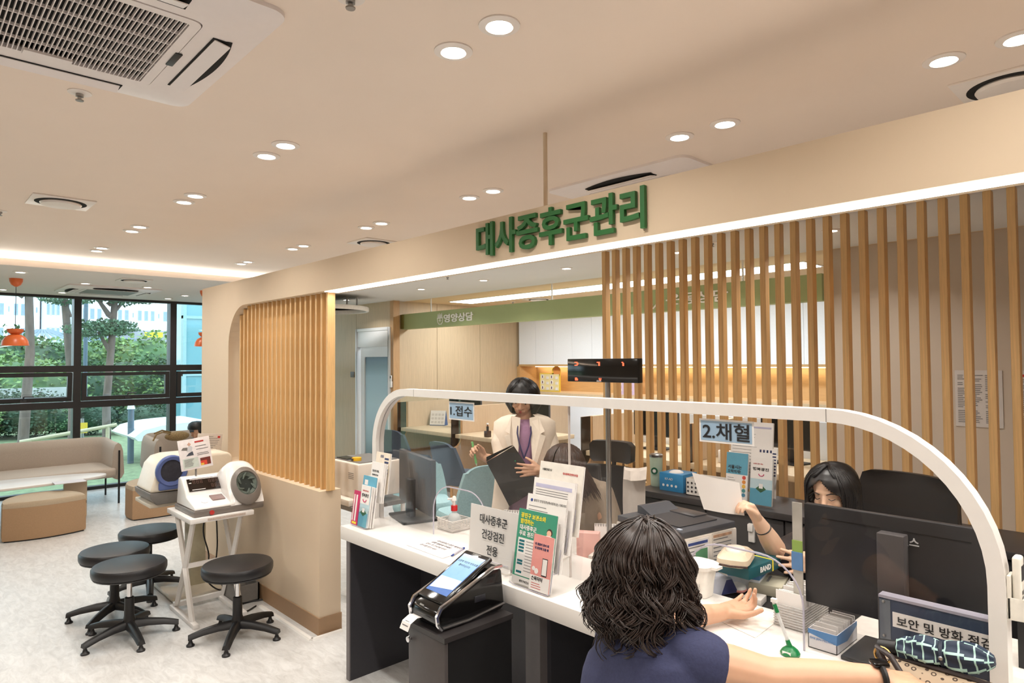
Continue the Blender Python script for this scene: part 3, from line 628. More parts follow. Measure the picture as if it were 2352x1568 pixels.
def bpm(t, w=.43, white=BPW, ring=BPG, grey=BPG):
    s = w/.46
    part('base', MB().prism([(0, .0, 0), (0, .38, 0), (0, .38, .035), (0, -.005, .04)], (.46*s, 0, 0)), grey, t, world=False, bevel=.008)
    pr = [(.0, .04), (.0, .055), (.015, .064), (.165, .102), (.172, .118), (.255, .205), (.285, .215), (.32, .205), (.35, .04)]
    part('console', MB().prism([(.004, y, z) for y, z in pr], (.262*s, 0, 0)), white, t, world=False, bevel=.010, seg=3)
    # cuff housing: domed loft across x
    rings = []
    for i in range(11):
        u = i/10; e = 1-abs(2*u-1)**3.2*.24
        rings.append([(.235*s+(.46-.235)*s*u, y*1.0, .04+(z-.04)*e) for y, z in [(.0, .04), (.005, .06), (.03, .12), (.075, .205), (.115, .262), (.15, .288), (.19, .292), (.24, .27), (.30, .21), (.345, .13), (.36, .04)]])
    part('cuff_housing', MB().loft(rings), white, t, world=False, smooth=True, ang=60)
    n = V((0, -.90, .44)).normalized(); uu = V((1, 0, 0)); vv = n.cross(uu)*-1
    c = V((.352*s, .045, .158)); vv = V((0, .44, .90)).normalized()
    def ell(ra, rb, k, off=0, m=36): return [tuple(c+V((0, 0, off))+uu*ra*cos(2*pi*i/m)+vv*rb*sin(2*pi*i/m)+n*k) for i in range(m)]
    part('cuff_ring', MB().loft([ell(.098*s, .125, -.03, -.014), ell(.098*s, .125, .018, -.014), ell(.090*s, .115, .026, -.014), ell(.074*s, .080, .030), ell(.070*s, .076, .022), ell(.068*s, .074, -.02)], cap=False), ring, t, world=False, smooth=True)
    part('cuff_lining', MB().loft([ell(.0695*s, .0755, .020), ell(.066*s, .071, .022), ell(.055*s, .058, .010), ell(.045*s, .048, .004)], cap=False), CUFF, t, world=False, smooth=True)
    part('cuff_hole_shade', MB().loft([ell(.050*s, .053, .0065), ell(.03*s, .03, .005), ell(.001, .001, .005)], cap=False), mt('cuff_hole_shade', (40, 46, 42), .9), t, world=False, smooth=True)  # darker disc paints the shade of a hole that is not cut
    for a in range(6):
        q = 2*pi*a/6+.4; part('cuff_fold', MB().tube([tuple(c+uu*.066*s*cos(q)+vv*.071*sin(q)+n*.020), tuple(c+uu*.05*s*cos(q+.25)+vv*.054*sin(q+.25)+n*.012), tuple(c+uu*.034*s*cos(q+.6)+vv*.036*sin(q+.6)+n*.006)], [.006, .009, .004], 6), CUFF, t, world=False, smooth=True)
    fr = MX.Translation((.018*s, .170, .121)) @ MX.Rotation(math.atan2(.087, .083), 4, 'X')
    dsp = part('display', MB().box((.012, .012, .0), (.235*s, .105, .004), fr), LEDK, t, world=False)
    m = MB()
    for r, (x0, k) in enumerate(((.045, 3), (.14, 3), (.15, 3))):
        for j in range(k):
            x = x0+.022*j; y = .066 if r < 2 else .026
            for a in ((0, 0, .013, .002), (0, .012, .013, .014), (0, .024, .013, .026), (0, 0, .002, .026), (.011, 0, .013, .026)): m.box((x+a[0], y+a[1], .0041), (x+a[2], y+a[3], .0046), fr)
    part('digits', m, SEG, dsp, world=False); part('display_print', MB().box((.03, .097, .0041), (.21, .101, .0045), fr).box((.03, .018, .0041), (.11, .022, .0045), fr).box((.02, .07, .0041), (.035, .076, .0045), fr), PAPER, dsp, world=False)
    f2 = MX.Translation((0, .015, .064)) @ MX.Rotation(math.atan2(.038, .15), 4, 'X')
    part('start_button', MB().lathe([(.020, 0), (.020, .002), (.017, .003), (.001, .003)], 24, (.09*s, .055, .001), mx=f2), mt('button_white', (230, 230, 238), .3), t, world=False, smooth=True)
    part('printer_lid', MB().box((.14*s, .05, 0), (.225*s, .125, .008), f2), mt('smoked_lid', (150, 128, 126), .15), t, world=False, bevel=.004)
    part('maker_badge', MB().cyl((.11*s, -.004, .02), (.11*s, -.012, .02), .014, n=20), INKR, t, world=False, smooth=True)
bpm(bp)
sg = thing('instruction_sign', 'white printed instruction sign standing on the blood pressure monitor', 'sign', tuple(at(455, 1078, y=sy+.30)))
ctr = at(449, 1041, y=sy+.30); q0 = at(405, 1010, y=sy+.30); q1 = at(478, 1073, y=sy+.30)
wS, hS = (q1.x-q0.x), abs(q0.z-q1.z)
SR = MX.Translation(ctr) @ MX.Rotation(rad(-6), 4, 'Y') @ MX.Rotation(rad(-8), 4, 'X')
def sp(name, m, mat, par=sg, **k): return part(name, m, mat, par, **k)
sp('board', MB().box((-wS/2, 0, -hS/2), (wS/2, .006, hS/2), SR), mt('sign_card', (238, 232, 232), .35), bevel=.002); sp('stem', MB().cyl(ctr-V((-.005, -.004, hS/2)), ctr-V((-.005, -.004, hS/2+.09)), .006), STEEL, smooth=True)
m = MB().box((-wS*.42, -.0012, -hS*.44), (wS*.06, 0, -hS*.12), SR); sp('tinted_box', m, mt('pale_green_print', (204, 214, 206), .6))
m = MB()
for z, a, b in ((.22, .02, .36), (.12, .04, .42), (-.02, .05, .40), (-.07, .05, .42)): m.box((wS*a, -.0014, hS*z), (wS*b, 0, hS*(z+.018)), SR)
for i in range(7): m.box((-wS*.38, -.002, -hS*(.17+.036*i)), (-wS*(.05+.1*random.random()), -.0012, -hS*(.155+.036*i)), SR)
sp('text_lines', m, INKG); sp('title', MB().box((wS*.02, -.0014, hS*.35), (wS*.30, 0, hS*.40), SR), INKR)
m = MB().box((wS*.12, -.0016, -hS*.42), (wS*.44, 0, -hS*.18), SR); sp('chart', m, mt('chart_dark', (110, 44, 36), .5)); sp('chart_red', MB().box((wS*.12, -.002, -hS*.42), (wS*.32, -.0016, -hS*.27), SR), mt('chart_red', (214, 70, 50), .5)); sp('chart_yellow', MB().box((wS*.12, -.0024, -hS*.42), (wS*.22, -.002, -hS*.35), SR), mt('chart_yellow', (238, 190, 70), .5))
fm = MB().lathe([(.001, -.012), (.012, 0), (.001, .012)], 10, mx=SR @ MX.Translation((-wS*.16, -.001, hS*.33)) @ MX.Diagonal((1, .05, 1, 1))); sp('patient_head', fm, mt('print_skin', (212, 170, 150), .6))
sp('patient_body', MB().prism([(-wS*.26, -.0014, hS*.10), (-wS*.10, -.0014, hS*.08), (-wS*.07, -.0014, hS*.22), (-wS*.12, -.0014, hS*.28), (-wS*.19, -.0014, hS*.27)], (0, .001, 0), SR), mt('print_shirt', (208, 208, 212), .6)); sp('patient_legs', MB().prism([(-wS*.30, -.0016, -hS*.04), (-wS*.06, -.0016, -hS*.04), (-wS*.08, -.0016, hS*.09), (-wS*.2, -.0016, hS*.05)], (0, .001, 0), SR), mt('print_trousers', (70, 76, 88), .6)); sp('drawn_device', MB().prism([(-wS*.42, -.0014, hS*.18), (-wS*.24, -.0014, hS*.14), (-wS*.22, -.0014, hS*.24), (-wS*.36, -.0014, hS*.25)], (0, .001, 0), SR), MGREY)
# older monitor on a pedestal behind
OW = mt('aged_white', (226, 216, 198), .35, var=.02); OB = mt('ring_blue', (86, 104, 160), .35, var=.03)
pb = at(447, 1352, z=0); px_, py_ = pb.x+.02, pb.y+.06
t = thing('pedestal_blood_pressure_monitor', 'older beige blood pressure monitor with blue ring on a pedestal', 'medical device', (px_, py_, 0))
part('base', MB().box((px_-.22, py_-.26, 0), (px_+.2, py_+.22, .03)), OW, t, bevel=.012); part('column', MB().box((px_-.05, py_-.07, .03), (px_+.05, py_+.07, .62)), mt('pedestal_beige', (186, 178, 152), .45), t, bevel=.004)
lx = at(338, 1145, y=py_-.1).x
part('tray', MB().box((lx, py_-.17, .63), (px_+.2, py_+.2, .655)), OW, t, bevel=.004); part('lower_body', MB().prism([(lx-.005, py_-.2, .70), (lx+.03, py_-.2, .655), (px_+.2, py_-.2, .655), (px_+.2, py_-.2, .72), (lx-.01, py_-.2, .735)], (0, .38, 0)), MGREY, t, bevel=.004)
pr = [(lx-.01, .735), (lx, .76), (lx+.04, .90), (lx+.08, .945), (lx+.14, .96), (px_+.16, .96), (px_+.19, .93), (px_+.19, .735)]
part('housing', MB().prism([(x, py_-.2, z) for x, z in pr], (0, .36, 0)), OW, t, bevel=.02, seg=3)
cc = at(382, 1080, y=py_-.2); 
def el2(ra, rb, k): return [(cc.x+.03+ra*cos(2*pi*i/32), cc.y-k, cc.z-.005+rb*sin(2*pi*i/32)) for i in range(32)]
part('cuff_ring', MB().loft([el2(.10, .105, 0), el2(.10, .105, .02), el2(.092, .096, .028), el2(.07, .075, .02), el2(.066, .07, -.05)], cap=False), OB, t, smooth=True); part('ring_foot', MB().box((cc.x-.05, cc.y-.022, cc.z-.13), (cc.x+.12, cc.y, cc.z-.075)), OB, t, bevel=.012)
part('cuff_lining', MB().loft([el2(.069, .074, .012), el2(.05, .05, -.01), el2(.02, .02, -.04)]), mt('cuff_dark', (50, 50, 60), .8, var=.2), t, smooth=True)
# printed board behind
t = thing('instruction_board', 'grey printed instruction board behind the white sign', 'sign', tuple(at(480, 1060, y=py_+.05)))
a0 = at(451, 998, y=py_+.05); a1 = at(508, 1062, y=py_+.05); w2 = a1.x-a0.x; h2 = a0.z-a1.z; R2 = MX.Translation((a0+a1)/2) @ MX.Rotation(rad(6), 4, 'Y')
part('board', MB().box((-w2/2, 0, -h2/2), (w2/2, .006, h2/2), R2), mt('grey_card', (206, 196, 186), .4), t, bevel=.002); m = MB()
for i in range(14): m.box((-w2*.40+w2*.3*(i % 3 == 0), -.0014, h2*(.40-.06*i)), (w2*(.1+.3*random.random()), 0, h2*(.415-.06*i)), R2)
part('text_lines', m, INKG, t); part('heart', MB().box((w2*.30, -.0016, h2*.36), (w2*.40, 0, h2*.43), R2), INKR, t); part('post', MB().cyl(((a0+a1)/2)-V((0, -.004, h2/2)), V(((a0.x+a1.x)/2, py_+.054, .945)), .006), STEEL, t)
# cables, socket box, floor cable covers
CABLE = mt('cable_black', (24, 22, 22), .5)
def cable(label, pts, r=.005, mat=None, name='power_cable', cat='cable'):
    P = [V(p) for p in pts]; out = []
    for i in range(len(P)-1):
        p0, p1, p2, p3 = P[max(0, i-1)], P[i], P[i+1], P[min(len(P)-1, i+2)]
        for k in range(6):
            u = k/6; out.append(.5*((2*p1)+(p2-p0)*u+(2*p0-5*p1+4*p2-p3)*u*u+(3*p1-p0-3*p2+p3)*u**3))
    out.append(P[-1]); return solo(name, MB().tube(out, r, 6), mat or CABLE, label, cat, smooth=True, loc=tuple(out[-1]))
yb = sy+D_
cable('black cable drooping from the back of the monitor stand', [(sx+.25, yb+.01, .64), (sx+.24, yb+.04, .45), (sx+.28, yb+.05, .28), (sx+.27, yb+.06, .12), (sx+.36, yb+.02, .03), (sx+.50, yb-.02, .06)])
cable('black cable hanging from the pedestal monitor to the floor', [(sx+.34, yb+.10, .62), (sx+.36, yb+.12, .35), (sx+.35, yb+.10, .12), (sx+.42, yb+.02, .012), (sx+.54, yb-.04, .03)])
cable('black cable looped on the floor under the stand', [(sx+.44, sy+.10, .006), (sx+.34, sy+.04, .006), (sx+.30, sy+.10, .006), (sx+.40, sy+.20, .006), (sx+.52, sy+.18, .006)])
t = thing('cable_box', 'open grey cable box on the floor against the low wall', 'box', (X0-.09, sy+.30, 0))
cx, cy = X0-.10, sy+.32
part('body', MB().box((cx-.08, cy-.12, 0), (cx+.08, cy+.12, .012)).box((cx-.08, cy-.12, 0), (cx-.07, cy+.12, .12)).box((cx+.07, cy-.12, 0), (cx+.08, cy+.12, .12)).box((cx-.08, cy-.12, 0), (cx+.08, cy-.11, .12)).box((cx-.08, cy+.11, 0), (cx+.08, cy+.12, .12)), MGREY, t); part('plug', MB().box((cx-.05, cy-.1, .05), (cx+.0, cy+.0, .15), MX.Translation((0, 0, .02))), MGREY, t, bevel=.01)
a = at(598, 1392, z=0); b = at(716, 1470, z=0); c = at(785, 1448, z=0)
for p, q, nm in ((a, b, 'along the front of the low wall'), (b, c, 'around the end of the low wall')):
    d = (q-p).normalized(); n_ = V((-d.y, d.x, 0))*.016
    solo('cable_cover', MB().loft([[p-n_, p-n_*.6+V((0, 0, .010)), p+n_*.6+V((0, 0, .010)), p+n_], [q-n_, q-n_*.6+V((0, 0, .010)), q+n_*.6+V((0, 0, .010)), q+n_]]), WHITE, 'white floor cable cover running '+nm, 'cable cover', group='cable covers', loc=tuple(p))
# lounge
SOFA = mt('sofa_fabric', (184, 170, 156), .85, var=.05, scale=120, bump=.25); OTTO = mt('ottoman_fabric', (168, 136, 104), .85, var=.05, scale=120, bump=.25); OTTOP = mt('ottoman_top', (178, 160, 136), .85, var=.05, scale=120, bump=.25)
def sofa(label, x0, x1, yf, ybk):
    t = thing('sofa', label, 'sofa', ((x0+x1)/2, (yf+ybk)/2, 0), group='lounge sofas')
    zs, zt = .40, .70
    part('seat', MB().box((x0+.07, yf+.02, .29), (x1-.07, ybk-.1, zs)), SOFA, t, bevel=.04, seg=4)
    # wrap-round back and arms: profile swept along a U path
    path = [(x0+.06, yf+.06)] + [(x0+.06, yf+.25)] + [(x0+.06+.2*(1-cos(a)), ybk-.26+.2*sin(a)) for a in [pi/2*i/6 for i in range(7)]] + [(x1-.06-.2*(1-cos(a)), ybk-.26+.2*sin(a)) for a in [pi/2*(6-i)/6 for i in range(7)]] + [(x1-.06, yf+.25), (x1-.06, yf+.06)]
    rings = []
    for i, (x, y) in enumerate(path):
        p0 = path[max(0, i-1)]; p1 = path[min(len(path)-1, i+1)]; d = V((p1[0]-p0[0], p1[1]-p0[1], 0)).normalized(); n_ = V((-d.y, d.x, 0))
        f = 1 if 1 < i < len(path)-2 else .93
        ring = []
        for k in range(12):
            q = 2*pi*k/12; ring.append(V((x, y, 0))+n_*(.058*cos(q)*(1+.3*(sin(q) < -.2)))+V((0, 0, .44+.26*f*(abs(sin(q))**.7*(1 if sin(q) > 0 else -1))*(1 if sin(q) > 0 else .75))))
        rings.append(ring)
    part('backrest', MB().loft(rings), SOFA, t, smooth=True, ang=80)
    xm = (x0+x1)/2; part('seam', MB().tube([(xm, ybk-.118, .43), (xm, ybk-.122, .6), (xm, ybk-.105, .67)], .004, 5), mt('seam_dark', (140, 128, 116), .9), t)
    for x in (x0+.06, x1-.06):
        part('leg', MB().box((x-.009, yf+.0, 0), (x+.009, yf+.016, .60)), BLACK, t); part('leg', MB().cyl((x, ybk-.2, 0), (x, ybk-.2, .3), .010, n=10), BLACK, t)
    return t
sofa('long beige sofa with rounded arms against the window, left', -.35, 1.96, 8.57, 9.42)
sofa('beige sofa behind the blood pressure monitors, right of the other', 2.27, 4.0, 8.57, 9.42)
MARB = mt('marble_top', (232, 228, 224), .25, var=.03, scale=3)
t = thing('coffee_table', 'oval white marble coffee table in front of the long sofa', 'table', (.9, 8.15, 0))
E1 = at(276, 1103, z=.42)
ov = [(E1.x-1.05+1.05*cos(a), 8.12+.30*(abs(sin(a))**.9*(1 if sin(a) > 0 else -1)), .395) for a in [2*pi*i/48 for i in range(48)]]
part('top', MB().prism(ov, (0, 0, .025)), MARB, t, bevel=.005); part('leg', MB().box((1.30, 8.09, 0), (1.50, 8.16, .395)), CREAM, t, bevel=.005); part('leg', MB().box((.0, 8.09, 0), (.2, 8.16, .395)), CREAM, t, bevel=.005)
q = at(160, 1107, z=.421); solo('magazine', MB().box((q.x-.13, q.y-.08, .421), (q.x+.13, q.y+.1, .426)), mt('magazine_cover', (214, 208, 210), .4, var=.05, scale=30), 'pale grey leaflet lying on the marble coffee table', 'leaflet')
def ottoman(label, cx, cy, w, d, rz):
    t = thing('ottoman', label, 'ottoman', (cx, cy, 0), rz, group='half-round ottomans')
    def out(s, z):
        P = []
        for i in range(13): u = i/12; P.append((-w*s+2*w*s*u, -.06*s*(1-(2*u-1)**2)*1.2-.02, z))
        for i in range(1, 24): a = pi*i/24; P.append((w*s*cos(a), d*s*sin(a)**.8, z))
        return P
    part('body', MB().loft([out(.985, .012), out(1, .03), out(.995, .30)]), OTTO, t, world=False, smooth=True); part('cushion', MB().loft([out(.995, .301), out(1, .315), out(.975, .342), out(.9, .35), out(.4, .352)]), OTTOP, t, world=False, smooth=True)
    part('base', MB().loft([out(.95, 0), out(.95, .013)]), BLACK, t, world=False); part('tab', MB().box((w-.006, -.01, .26), (w+.004, .02, .285)), BLACK, t, world=False)
qa, qb = at(5, 1250, z=0), at(201, 1221, z=0)
ottoman('tan half-round ottoman in front of the coffee table', (qa.x+qb.x)/2, qa.y+.06, (qb.x-qa.x)/2, .46, 0)
qa = at(301, 1196, z=0); ottoman('tan half-round ottoman behind the swivel stools', qa.x+.36, qa.y+.05, .36, .5, rad(8))
# orange pendants
ORG = mt('orange_enamel', (226, 110, 54), .35, var=.02)
def pendant(label, x, y, zb):
    t = thing('pendant_lamp', label, 'pendant lamp', (x, y, zb), group='orange pendants')
    part('canopy', MB().lathe([(.001, 0), (.056, 0), (.055, -.03), (.04, -.062), (.012, -.08), (.001, -.082)], 24, (x, y, HS)), ORG, t, smooth=True)
    part('cord', MB().cyl((x, y, HS-.08), (x, y, zb+.165), .003, n=6), BLACK, t)
    part('cap', MB().lathe([(.001, .165), (.070, .162), (.068, .14), (.05, .118), (.03, .108)], 28, (x, y, zb)), ORG, t, smooth=True)
    part('shade', MB().lathe([(.03, .11), (.05, .104), (.08, .085), (.105, .045), (.114, .0), (.112, .0), (.10, .044), (.075, .078), (.03, .098)], 36, (x, y, zb)), ORG, t, smooth=True)
    part('bulb', MB().sph((x, y, zb+.035), .03, 8), mt('bulb', (255, 236, 200), .5, emit=6, ecol=(1, .88, .66)), t)
    area('pendant_lamp_light', (x, y, zb+.0), .15, .8, WARM)
q = at(37, 640, y=8.05); pendant('orange enamel pendant lamp with two domes at the left', q.x, 8.05, at(37, 793, y=8.05).z)
q = at(471, 700, y=8.05); pendant('orange enamel pendant lamp half hidden by the cream wall', q.x, 8.05, at(471, 795, y=8.05).z)
# bag over the sofa arm
g = at(345, 1030, y=8.62); t = thing('straw_bag', 'straw bag with long handles hung over the sofa arm', 'bag', (2.35, 8.62, .66))
STR = mt('woven_straw', (140, 116, 78), .8, var=.4, scale=120, bump=.5)
part('body', MB().sph((2.55, 8.70, .70), .13, 8, sc=(1.1, .6, .45)), STR, t, smooth=True); part('handle', MB().tube([(2.46, 8.66, .74), (2.36, 8.60, .77), (2.28, 8.56, .75), (2.24, 8.54, .68)], .010, 6), STR, t, smooth=True); part('handle', MB().tube([(2.48, 8.70, .75), (2.37, 8.66, .785), (2.27, 8.60, .76)], .010, 6), STR, t, smooth=True)
# ring pendant over the passage
q = at(742, 711, z=2.25); t = thing('ring_pendant', 'white ring pendant light hung from two rods behind the slats', 'pendant light', tuple(q))
part('ring', MB().lathe([(.53, .03), (.56, .03), (.565, .015), (.565, -.01), (.56, -.022), (.53, -.022), (.526, .0), (.53, .03)], 64, q), mt('ring_white', (240, 232, 222), .4), t, smooth=True, ang=30)
for p in ((797, 690), (820, 690)):
    r_ = at(p[0], 708, z=2.27); part('rod', MB().cyl((r_.x, r_.y, 2.27), (r_.x, r_.y, HI if r_.x > 3.3 else HC), .012, n=10), WHITE, t, smooth=True)
# ================================================================== reception counter and what stands on it
QUARTZ = mt('white_quartz', (236, 230, 224), .28, var=.01)
def _quartz():
    m = QUARTZ; N = m.node_tree.nodes; L = m.node_tree.links; b = N['Principled BSDF']
    vo = N.new('ShaderNodeTexVoronoi'); vo.inputs['Scale'].default_value = 38; tc = N.new('ShaderNodeTexCoord'); L.new(tc.outputs['Object'], vo.inputs['Vector'])
    r = N.new('ShaderNodeValToRGB'); L.new(vo.outputs['Distance'], r.inputs[0]); e = r.color_ramp.elements
    e[0].position = .035; e[0].color = (*lin((168, 150, 132)), 1); e[1].position = .06; e[1].color = (*lin((238, 233, 227)), 1); L.new(r.outputs[0], b.inputs['Base Color'])
_quartz()
CT = .76; XF = 1.678
CHARC = mt('counter_charcoal', (56, 55, 60), .5, var=.03, scale=60); CHARE = mt('counter_edge_grey', (112, 106, 106), .5, var=.03)
t = thing('reception_counter', 'long white quartz reception counter on charcoal panels', 'counter', (1.9, 1.1, 0))
part('worktop', MB().box((XF, -.9, .694), (2.155, 3.066, CT)), QUARTZ, t, bevel=.002)
part('end_panel', MB().box((1.69, 2.985, 0), (2.14, 3.015, .694)), CHARC, t); part('end_edge', MB().box((1.684, 2.985, 0), (1.69, 3.015, .694)), CHARE, t)
m = at(1207, 1450, x=1.82); m2 = at(1240, 1450, x=1.82)
part('mid_panel', MB().box((1.82, m2.y, 0), (2.14, m.y, .694)), CHARE, t); part('mid_panel', MB().box((1.86, m2.y-.02, 0), (2.14, m2.y, .694)), CHARC, t)
part('modesty_panel', MB().box((2.12, -.9, .05), (2.14, 2.985, .694)), CHARC, t); part('end_panel', MB().box((1.69, -.9, 0), (2.14, -.87, .694)), CHARC, t)
dk = thing('staff_desk', 'lower white staff desk behind the counter', 'desk', (2.4, 1.1, 0))
part('top', MB().box((2.16, -.9, .672), (2.62, 2.3, .70)), mt('desk_white', (226, 220, 212), .4), dk); part('side', MB().box((2.17, 2.27, 0), (2.6, 2.295, .672)), CHARC, dk); part('side', MB().box((2.17, -.9, 0), (2.6, -.875, .672)), CHARC, dk)
# arched partition frame with clear panes
FX, FD = 1.893, .05
SB = mt('satin_white_frame', (232, 227, 222), .35, var=.01)
fr = thing('counter_partition', 'white arched partition frame with clear acrylic panes on the counter', 'partition', (FX, 1.7, CT))
yL, yR = at(855, 1060, x=FX).y, at(2312, 1400, x=FX).y; zt = at(950, 894, x=FX).z; tw = .036
rL, rR = .30, .40
out = [(yL, CT)] + [(yL-rL+rL*cos(a), zt-rL+rL*sin(a)) for a in [pi/2*i/14 for i in range(15)]] + [(yR+rR-rR*cos(a)*1.0, zt-rR+rR*sin(a)) for a in [pi/2*(14-i)/14 for i in range(15)]] + [(yR, CT)]
inn = [(yL-tw, CT)] + [(yL-rL+(rL-tw)*cos(a), zt-rL+(rL-tw)*sin(a)) for a in [pi/2*i/14 for i in range(15)]] + [(yR+rR-(rR-tw)*cos(a), zt-rR+(rR-tw)*sin(a)) for a in [pi/2*(14-i)/14 for i in range(15)]] + [(yR+tw, CT)]
m = MB().loft([[(FX, *o), (FX+FD, *o), (FX+FD, *i), (FX, *i)] for o, i in zip(out, inn)])
m.box((FX, yL, .60), (FX+FD, 3.068, CT))
part('frame', m, SB, fr, smooth=True, ang=25)
for y in (at(950, 900, x=FX).y, at(1897, 950, x=FX).y): part('joint', MB().box((FX-.0006, y-.0008, zt-tw-.0005), (FX+FD+.0005, y+.0008, zt+.0006)), MGREY, fr)
XP = FX+.022
PANE = pane_mat('partition_acrylic', (.955, .95, .948), .04, maxr=.10, kf=.45)
def archo(ya, yb, h, r=.13, n=8): return [(ya, CT)] + [(ya-r+r*cos(a), CT+h-r+r*sin(a)) for a in [pi/2*i/n for i in range(n+1)]] + [(yb+r+r*cos(a), CT+h-r+r*sin(a)) for a in [pi/2+pi/2*i/n for i in range(n+1)]] + [(yb, CT)]
o1 = archo(at(995, 1228, x=XP).y, at(1118, 1228, x=XP).y, .245); o2 = archo(at(1574, 1260, x=XP).y, at(1846, 1480, x=XP).y, .25)
yj = at(1306, 1000, x=XP).y
ilist = [p for p in inn]
cutL = [p for p in ilist if p[0] >= yj] + [(yj, zt-tw)]; cutR = [(yj-.002, zt-tw)] + [p for p in ilist if p[0] < yj]
for cut, o in ((cutL, o1), (cutR, o2)):
    y_end = cut[-1][0]; y_start = cut[0][0]
    poly = cut + ([(y_end, CT)] if cut is cutL else []) 
    if cut is cutL: poly = cut + [(yj, CT)] + o[::-1]
    else: poly = [(yj-.002, CT)] + cut + o[::-1]
    part('pane', MB().prism([(XP, y, z) for y, z in poly], (.005, 0, 0)), PANE, fr)
    part('opening_edge', MB().tube([(XP+.0025, y, z) for y, z in o], .0032, 6), ACRE, fr, smooth=True)
part('pane_joint', MB().box((XP-.002, yj-.003, CT), (XP+.007, yj+.001, zt-tw)), mt('joint_strip', (206, 196, 190), .3), fr)
SKYB = mt('sign_blue', (158, 186, 210), .5, var=.01)
def pane_sign(label, tx, a, b, sz):
    p, q = at(*a, x=XP-.004), at(*b, x=XP-.004); t = thing('hanging_sign', label, 'sign', tuple((p+q)/2), group='numbered signs')
    part('border', MB().box((XP-.004, q.y, q.z), (XP-.002, p.y, p.z)), PAPER, t); e = .006
    part('field', MB().box((XP-.0048, q.y+e, q.z+e), (XP-.0039, p.y-e, p.z-e)), SKYB, t)
    text('lettering', tx, sz, INK, t, (XP-.0055, (p.y+q.y)/2, (p.z+q.z)/2), -EY, EZ, bold=.012, depth=.001, fitw=(p.y-q.y)*.86)
pane_sign('pale blue sign numbered 1 hanging in the partition, left', '1.접수', (1031, 921), (1089, 968), .056); pane_sign('larger pale blue sign numbered 2 hanging in the partition, right', '2.채혈', (1606, 960), (1732, 1025), .062)
# remote in its holder on the right leg
r0 = V((FX+.03, yR-.016, 1.02)); t = thing('leg_remote', 'cream remote control in a holder on the right partition leg', 'remote', tuple(r0)); CRMP = mt('aged_cream_plastic', (232, 226, 214), .4)
part('holder', MB().box((FX+.005, yR-.008, .99), (FX+.05, yR, 1.09)).box((FX+.005, yR-.032, .99), (FX+.05, yR-.028, 1.04)).box((FX+.005, yR-.032, .99), (FX+.009, yR, 1.04)), CRMP, t, bevel=.002)
part('remote_body', MB().box((FX+.010, yR-.028, .993), (FX+.046, yR-.010, 1.135)), CRMP, t, bevel=.006, seg=3); part('screen', MB().box((FX+.014, yR-.0285, 1.08), (FX+.042, yR-.0275, 1.115)), DGREY, t)
for i in range(6): part('button', MB().box((FX+.015+.016*(i % 2), yR-.0295, 1.05-.014*(i//2)), (FX+.026+.016*(i % 2), yR-.0275, 1.058-.014*(i//2))), MGREY, t)
# paper goods ------------------------------------------------------------
def lean(x, y, z, tilt=.22, rz=0): return MX.Translation((x, y, z)) @ MX.Rotation(rz, 4, 'Z') @ MX.Rotation(tilt, 4, 'Y')   # sheet in local y(right = -y) / z
def sheet(par, name, M_, w, h, mat, th=.003): return part(name, MB().box((0, -w/2, 0), (th, w/2, h), M_), mat, par)
def lines(par, M_, w, h, y0, z0, n, dz, mat=INKG, lw=.7, th=.0022, jit=.25):
    m = MB()
    for i in range(n): l = w*lw*(1-jit*random.random()); m.box((-.0006, y0-l, z0-i*dz-th), (.0, y0, z0-i*dz), M_)
    return part('print', m, mat, par)
def txt(par, M_, s, size, y, z, mat, bold=.02, fitw=None, align='LEFT'):
    o = M_ @ V((-.0008, y, z)); ex = (M_.to_3x3() @ V((0, -1, 0))); ey = (M_.to_3x3() @ V((0, 0, 1)))
    return text('lettering', s, size, mat, par, o, ex, ey, bold=bold, depth=.0004, align=align, fitw=fitw)
LILAC = mt('print_lilac', (190, 188, 214), .6); GRN = mt('brochure_green', (64, 152, 122), .45, var=.02); PNK = mt('brochure_pink', (234, 158, 150), .45, var=.02); TEALP = mt('print_teal', (30, 110, 120), .5); YELP = mt('print_yellow', (246, 226, 60), .5); NAVYP = mt('print_navy', (40, 52, 96), .5); LBLU = mt('brochure_blue', (98, 168, 194), .45, var=.03); REDP = mt('print_red', (206, 62, 66), .5)
yc = 1.715; W6 = .214
h6 = thing('brochure_rack', 'clear tiered acrylic rack with green and pink brochures on the counter', 'brochure rack', (1.78, yc, CT))
part('side', MB().prism([(1.70, yc+W6/2, CT+.001), (1.86, yc+W6/2, CT+.001), (1.90, yc+W6/2, 1.10), (1.72, yc+W6/2, .86)], (0, .003, 0)), ACRY, h6); part('side', MB().prism([(1.70, yc-W6/2, CT+.001), (1.86, yc-W6/2, CT+.001), (1.90, yc-W6/2, 1.10), (1.72, yc-W6/2, .86)], (0, .003, 0)), ACRY, h6)
for i in range(4):
    M_ = lean(1.699+.042*i, yc, CT+.004+.065*i, .17); part('pocket_front', MB().box((-.004, -W6/2, 0), (-.001, W6/2, .115-.01*i), M_), ACRY, h6); part('pocket_edge', MB().tube([M_ @ V((-.003, -W6/2, .09)), M_ @ V((-.003, -W6/2+.004, .008)), M_ @ V((-.003, -W6/2+.02, .0)), M_ @ V((-.003, W6/2-.02, .0)), M_ @ V((-.003, W6/2, .006))], .0015, 5), ACRE, h6)
def brochure(label, M_, w, h, mat, n=1, th=.004, name='brochure', group='rack brochures'):
    t = thing(name, label, 'brochure', tuple(M_ @ V((0, 0, 0))), group=group)
    for i in range(n):
        part('sheet', MB().box((th*i*1.25, -w/2+.0015*i*((-1)**i), 0), (th*(i*1.25+1), w/2, h-.0015*i), M_), mat if i == 0 else PAPER, t)
    return t
M1 = lean(1.705, yc+.004, CT+.01, .17); w, h = .196, .270
t = brochure('green health centre brochure stack at the front of the acrylic rack', M1, w, h, GRN, 3)
